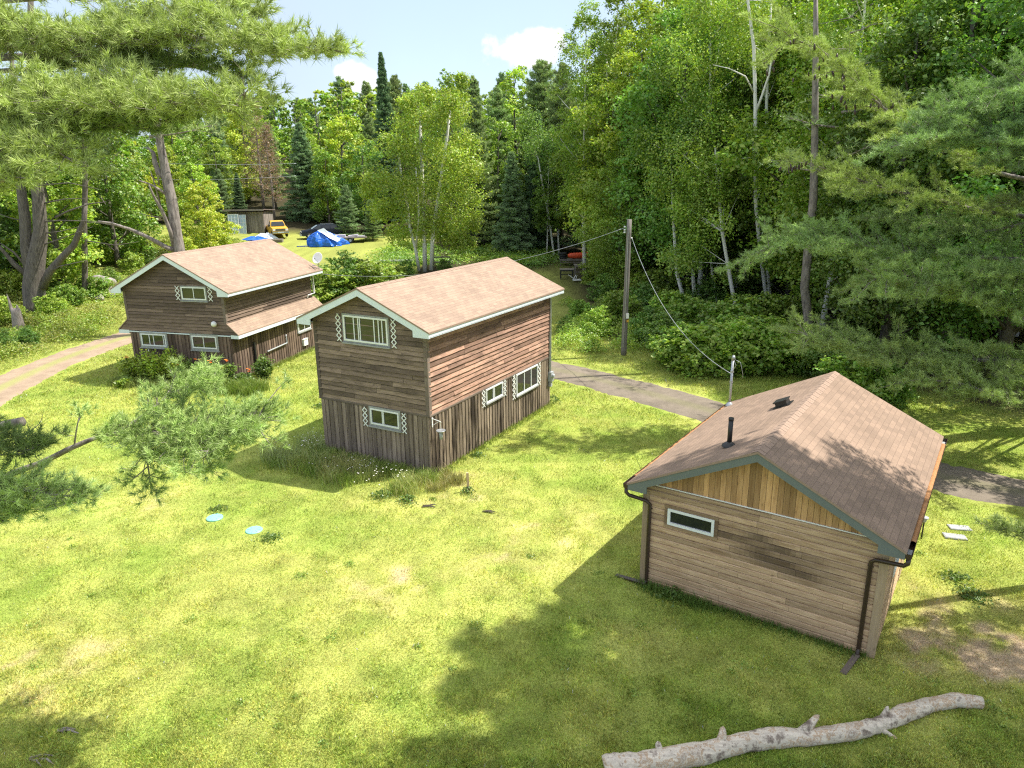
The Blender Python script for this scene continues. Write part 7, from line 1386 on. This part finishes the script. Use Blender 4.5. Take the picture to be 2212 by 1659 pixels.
# small yellow barrow by the wagon wheel
p = yard(684, 524); mb = MB(); mb.lathe((0, 0, .3), [(.05, -.28), (.25, -.25), (.33, .05), (.3, .06), (.22, -.2), (0, -.22)], 14); o = mb.build('yellow_tub', M['yellow'], smooth=True); o.location = p; tag(o, 'yellow tub beside the wheel of the dark wagon', 'tub')
# pale boards, corrugated cover, frame
p = yard(858, 566); T = empty('plank_pile', p, .02, 'flat pile of pale boards on the grass left of the birch clump', 'boards'); mb = MB()
for i in range(9): mb.box(-1.7 + .05 * (i % 3), 1.6 + .04 * (i % 4), -.7 + (i % 6) * .22, -.52 + (i % 6) * .22, .1 + (i // 6) * .07, .16 + (i // 6) * .07, (1, 0, 0), (sr_.random(),) * 3)
mb.box(-1.5, -1.3, -.6, .6, 0, .1); mb.box(1.2, 1.4, -.6, .6, 0, .1); mb.build('boards', M['concrete'], T)
p = yard(1068, 530); T = empty('low_shelter', p, 0, 'low shelter with a pale ribbed metal roof at the dark forest edge', 'shelter'); mb = MB()
for i in range(26): x = -2.0 + i * .155; mb.obox((x, 0, 1.05 + .02 * (i % 2)), (.075, 0, 0), (0, .9, .14), (0, -.002, .012))
mb.build('roof', M['galv'], T); mb = MB()
for x in (-1.8, 0, 1.8):
    for y in (-.7, .7): mb.box(x - .05, x + .05, y - .05, y + .05, 0, .93, (0, 0, 1))
mb.box(-1.7, 1.7, -.3, .6, .1, .7); mb.build('frame', M['deadwood'], T)
p = yard(955, 578); T = empty('wooden_rack', p, .1, 'light wooden rack standing in the grass right of the birch stems', 'rack'); mb = MB()
for x in (-.7, .7):
    for y in (-.2, .2): mb.box(x - .03, x + .03, y - .03, y + .03, 0, .9, (0, 0, 1))
for z in (.45, .88): mb.box(-.75, .75, -.24, -.2, z, z + .07); mb.box(-.75, .75, .2, .24, z, z + .07)
mb.build('frame', M['plank'], T)
def table(name, Dx, Dy, w_, d, h, topm, legm, label, cat='table', rz=0, shelf=False):
    p = yard(Dx, Dy); T = empty(name, p, rz, label, cat); mb = MB(); mb.box(-w_ / 2, w_ / 2, -d / 2, d / 2, h - .05, h, (1, 0, 0)); mb.build('top', M[topm], T)
    for x in (-1, 1):
        for y in (-1, 1): l = MB(); l.box(x * (w_ / 2 - .08) - .035, x * (w_ / 2 - .08) + .035, y * (d / 2 - .06) - .035, y * (d / 2 - .06) + .035, 0, h - .052, (0, 0, 1)); l.build('leg', M[legm], T)
    l = MB(); l.box(-w_ / 2 + .12, w_ / 2 - .12, -d / 2 + .04, -d / 2 + .08, h * .45, h * .52); l.box(-w_ / 2 + .12, w_ / 2 - .12, -d / 2 + .04, -d / 2 + .08, h - .16, h - .06); l.build('rail', M[legm], T)
    return T
table('work_table', 1224, 603, 1.15, .7, .85, 'plank', 'black', 'small work table with a pale top and black legs beyond the middle cabin'); table('wooden_bench', 1252, 601, .95, .8, 1.15, 'plank', 'plank', 'tall grey wooden bench right of the black legged table', 'bench')
table('low_bench', 1233, 573, 2.1, .8, .6, 'plank', 'plank', 'long low bench carrying the tyres and the orange hull', 'bench')
pbn = yard(1233, 573)
for k in range(3): mb = MB(); mb.lathe((0, 0, 0), [(.2, .02), (.3, 0), (.34, .05), (.34, .13), (.3, .18), (.2, .16), (.2, .02)], 20); o = mb.build('tyre', M['rubber'], smooth=True); o.location = pbn + Vector((-.72, 0, .62 + .185 * k)); tag(o, ['bottom tyre of the stack on the long low bench', 'middle tyre of the stack on the long low bench', 'top tyre of the stack on the long low bench'][k], 'tyre')
n = 16; mb = MB(); mb.tube([(-1.0 + 2.0 * i / n, 0, .05 * (2 * i / n - 1) ** 2) for i in range(n + 1)], [.04 + .24 * math.sin(math.pi * (.08 + .84 * i / n)) ** .55 for i in range(n + 1)], 12); mb.bar((-.9, 0, .26), (.9, 0, .26), .04, .04); o = mb.build('upturned_kayak', M['orange'], smooth=True); o.location = pbn + Vector((.72, .0, .88)); o.rotation_euler = (0, -.04, .05); tag(o, 'bright orange upturned hull lying on the long low bench', 'kayak')
p = yard(1240, 609); T = empty('broken_chair', p + Vector((0, 0, .05)), .3, 'white broken chair frame lying on its side before the work table', 'chair'); mb = MB()
for a, b in (((-.5, 0, .55), (.1, .05, .1)), ((-.4, -.15, .5), (.2, -.1, .08)), ((-.2, -.1, .3), (-.15, .2, .3)), ((-.1, 0, .1), (.2, .1, .5)), ((.1, -.1, .08), (.3, .1, .45)), ((-.1, .2, .1), (.6, .15, .1)), ((-.2, -.2, .08), (.55, -.2, .08))): mb.tube([a, b], .022, 6)
mb.build('frame', M['whitep'], T); mb = MB(); mb.obox((.25, 0, .12), (.3, 0, .02), (0, .2, 0), (0, 0, .02)); mb.build('seat', M['whitep'], T)
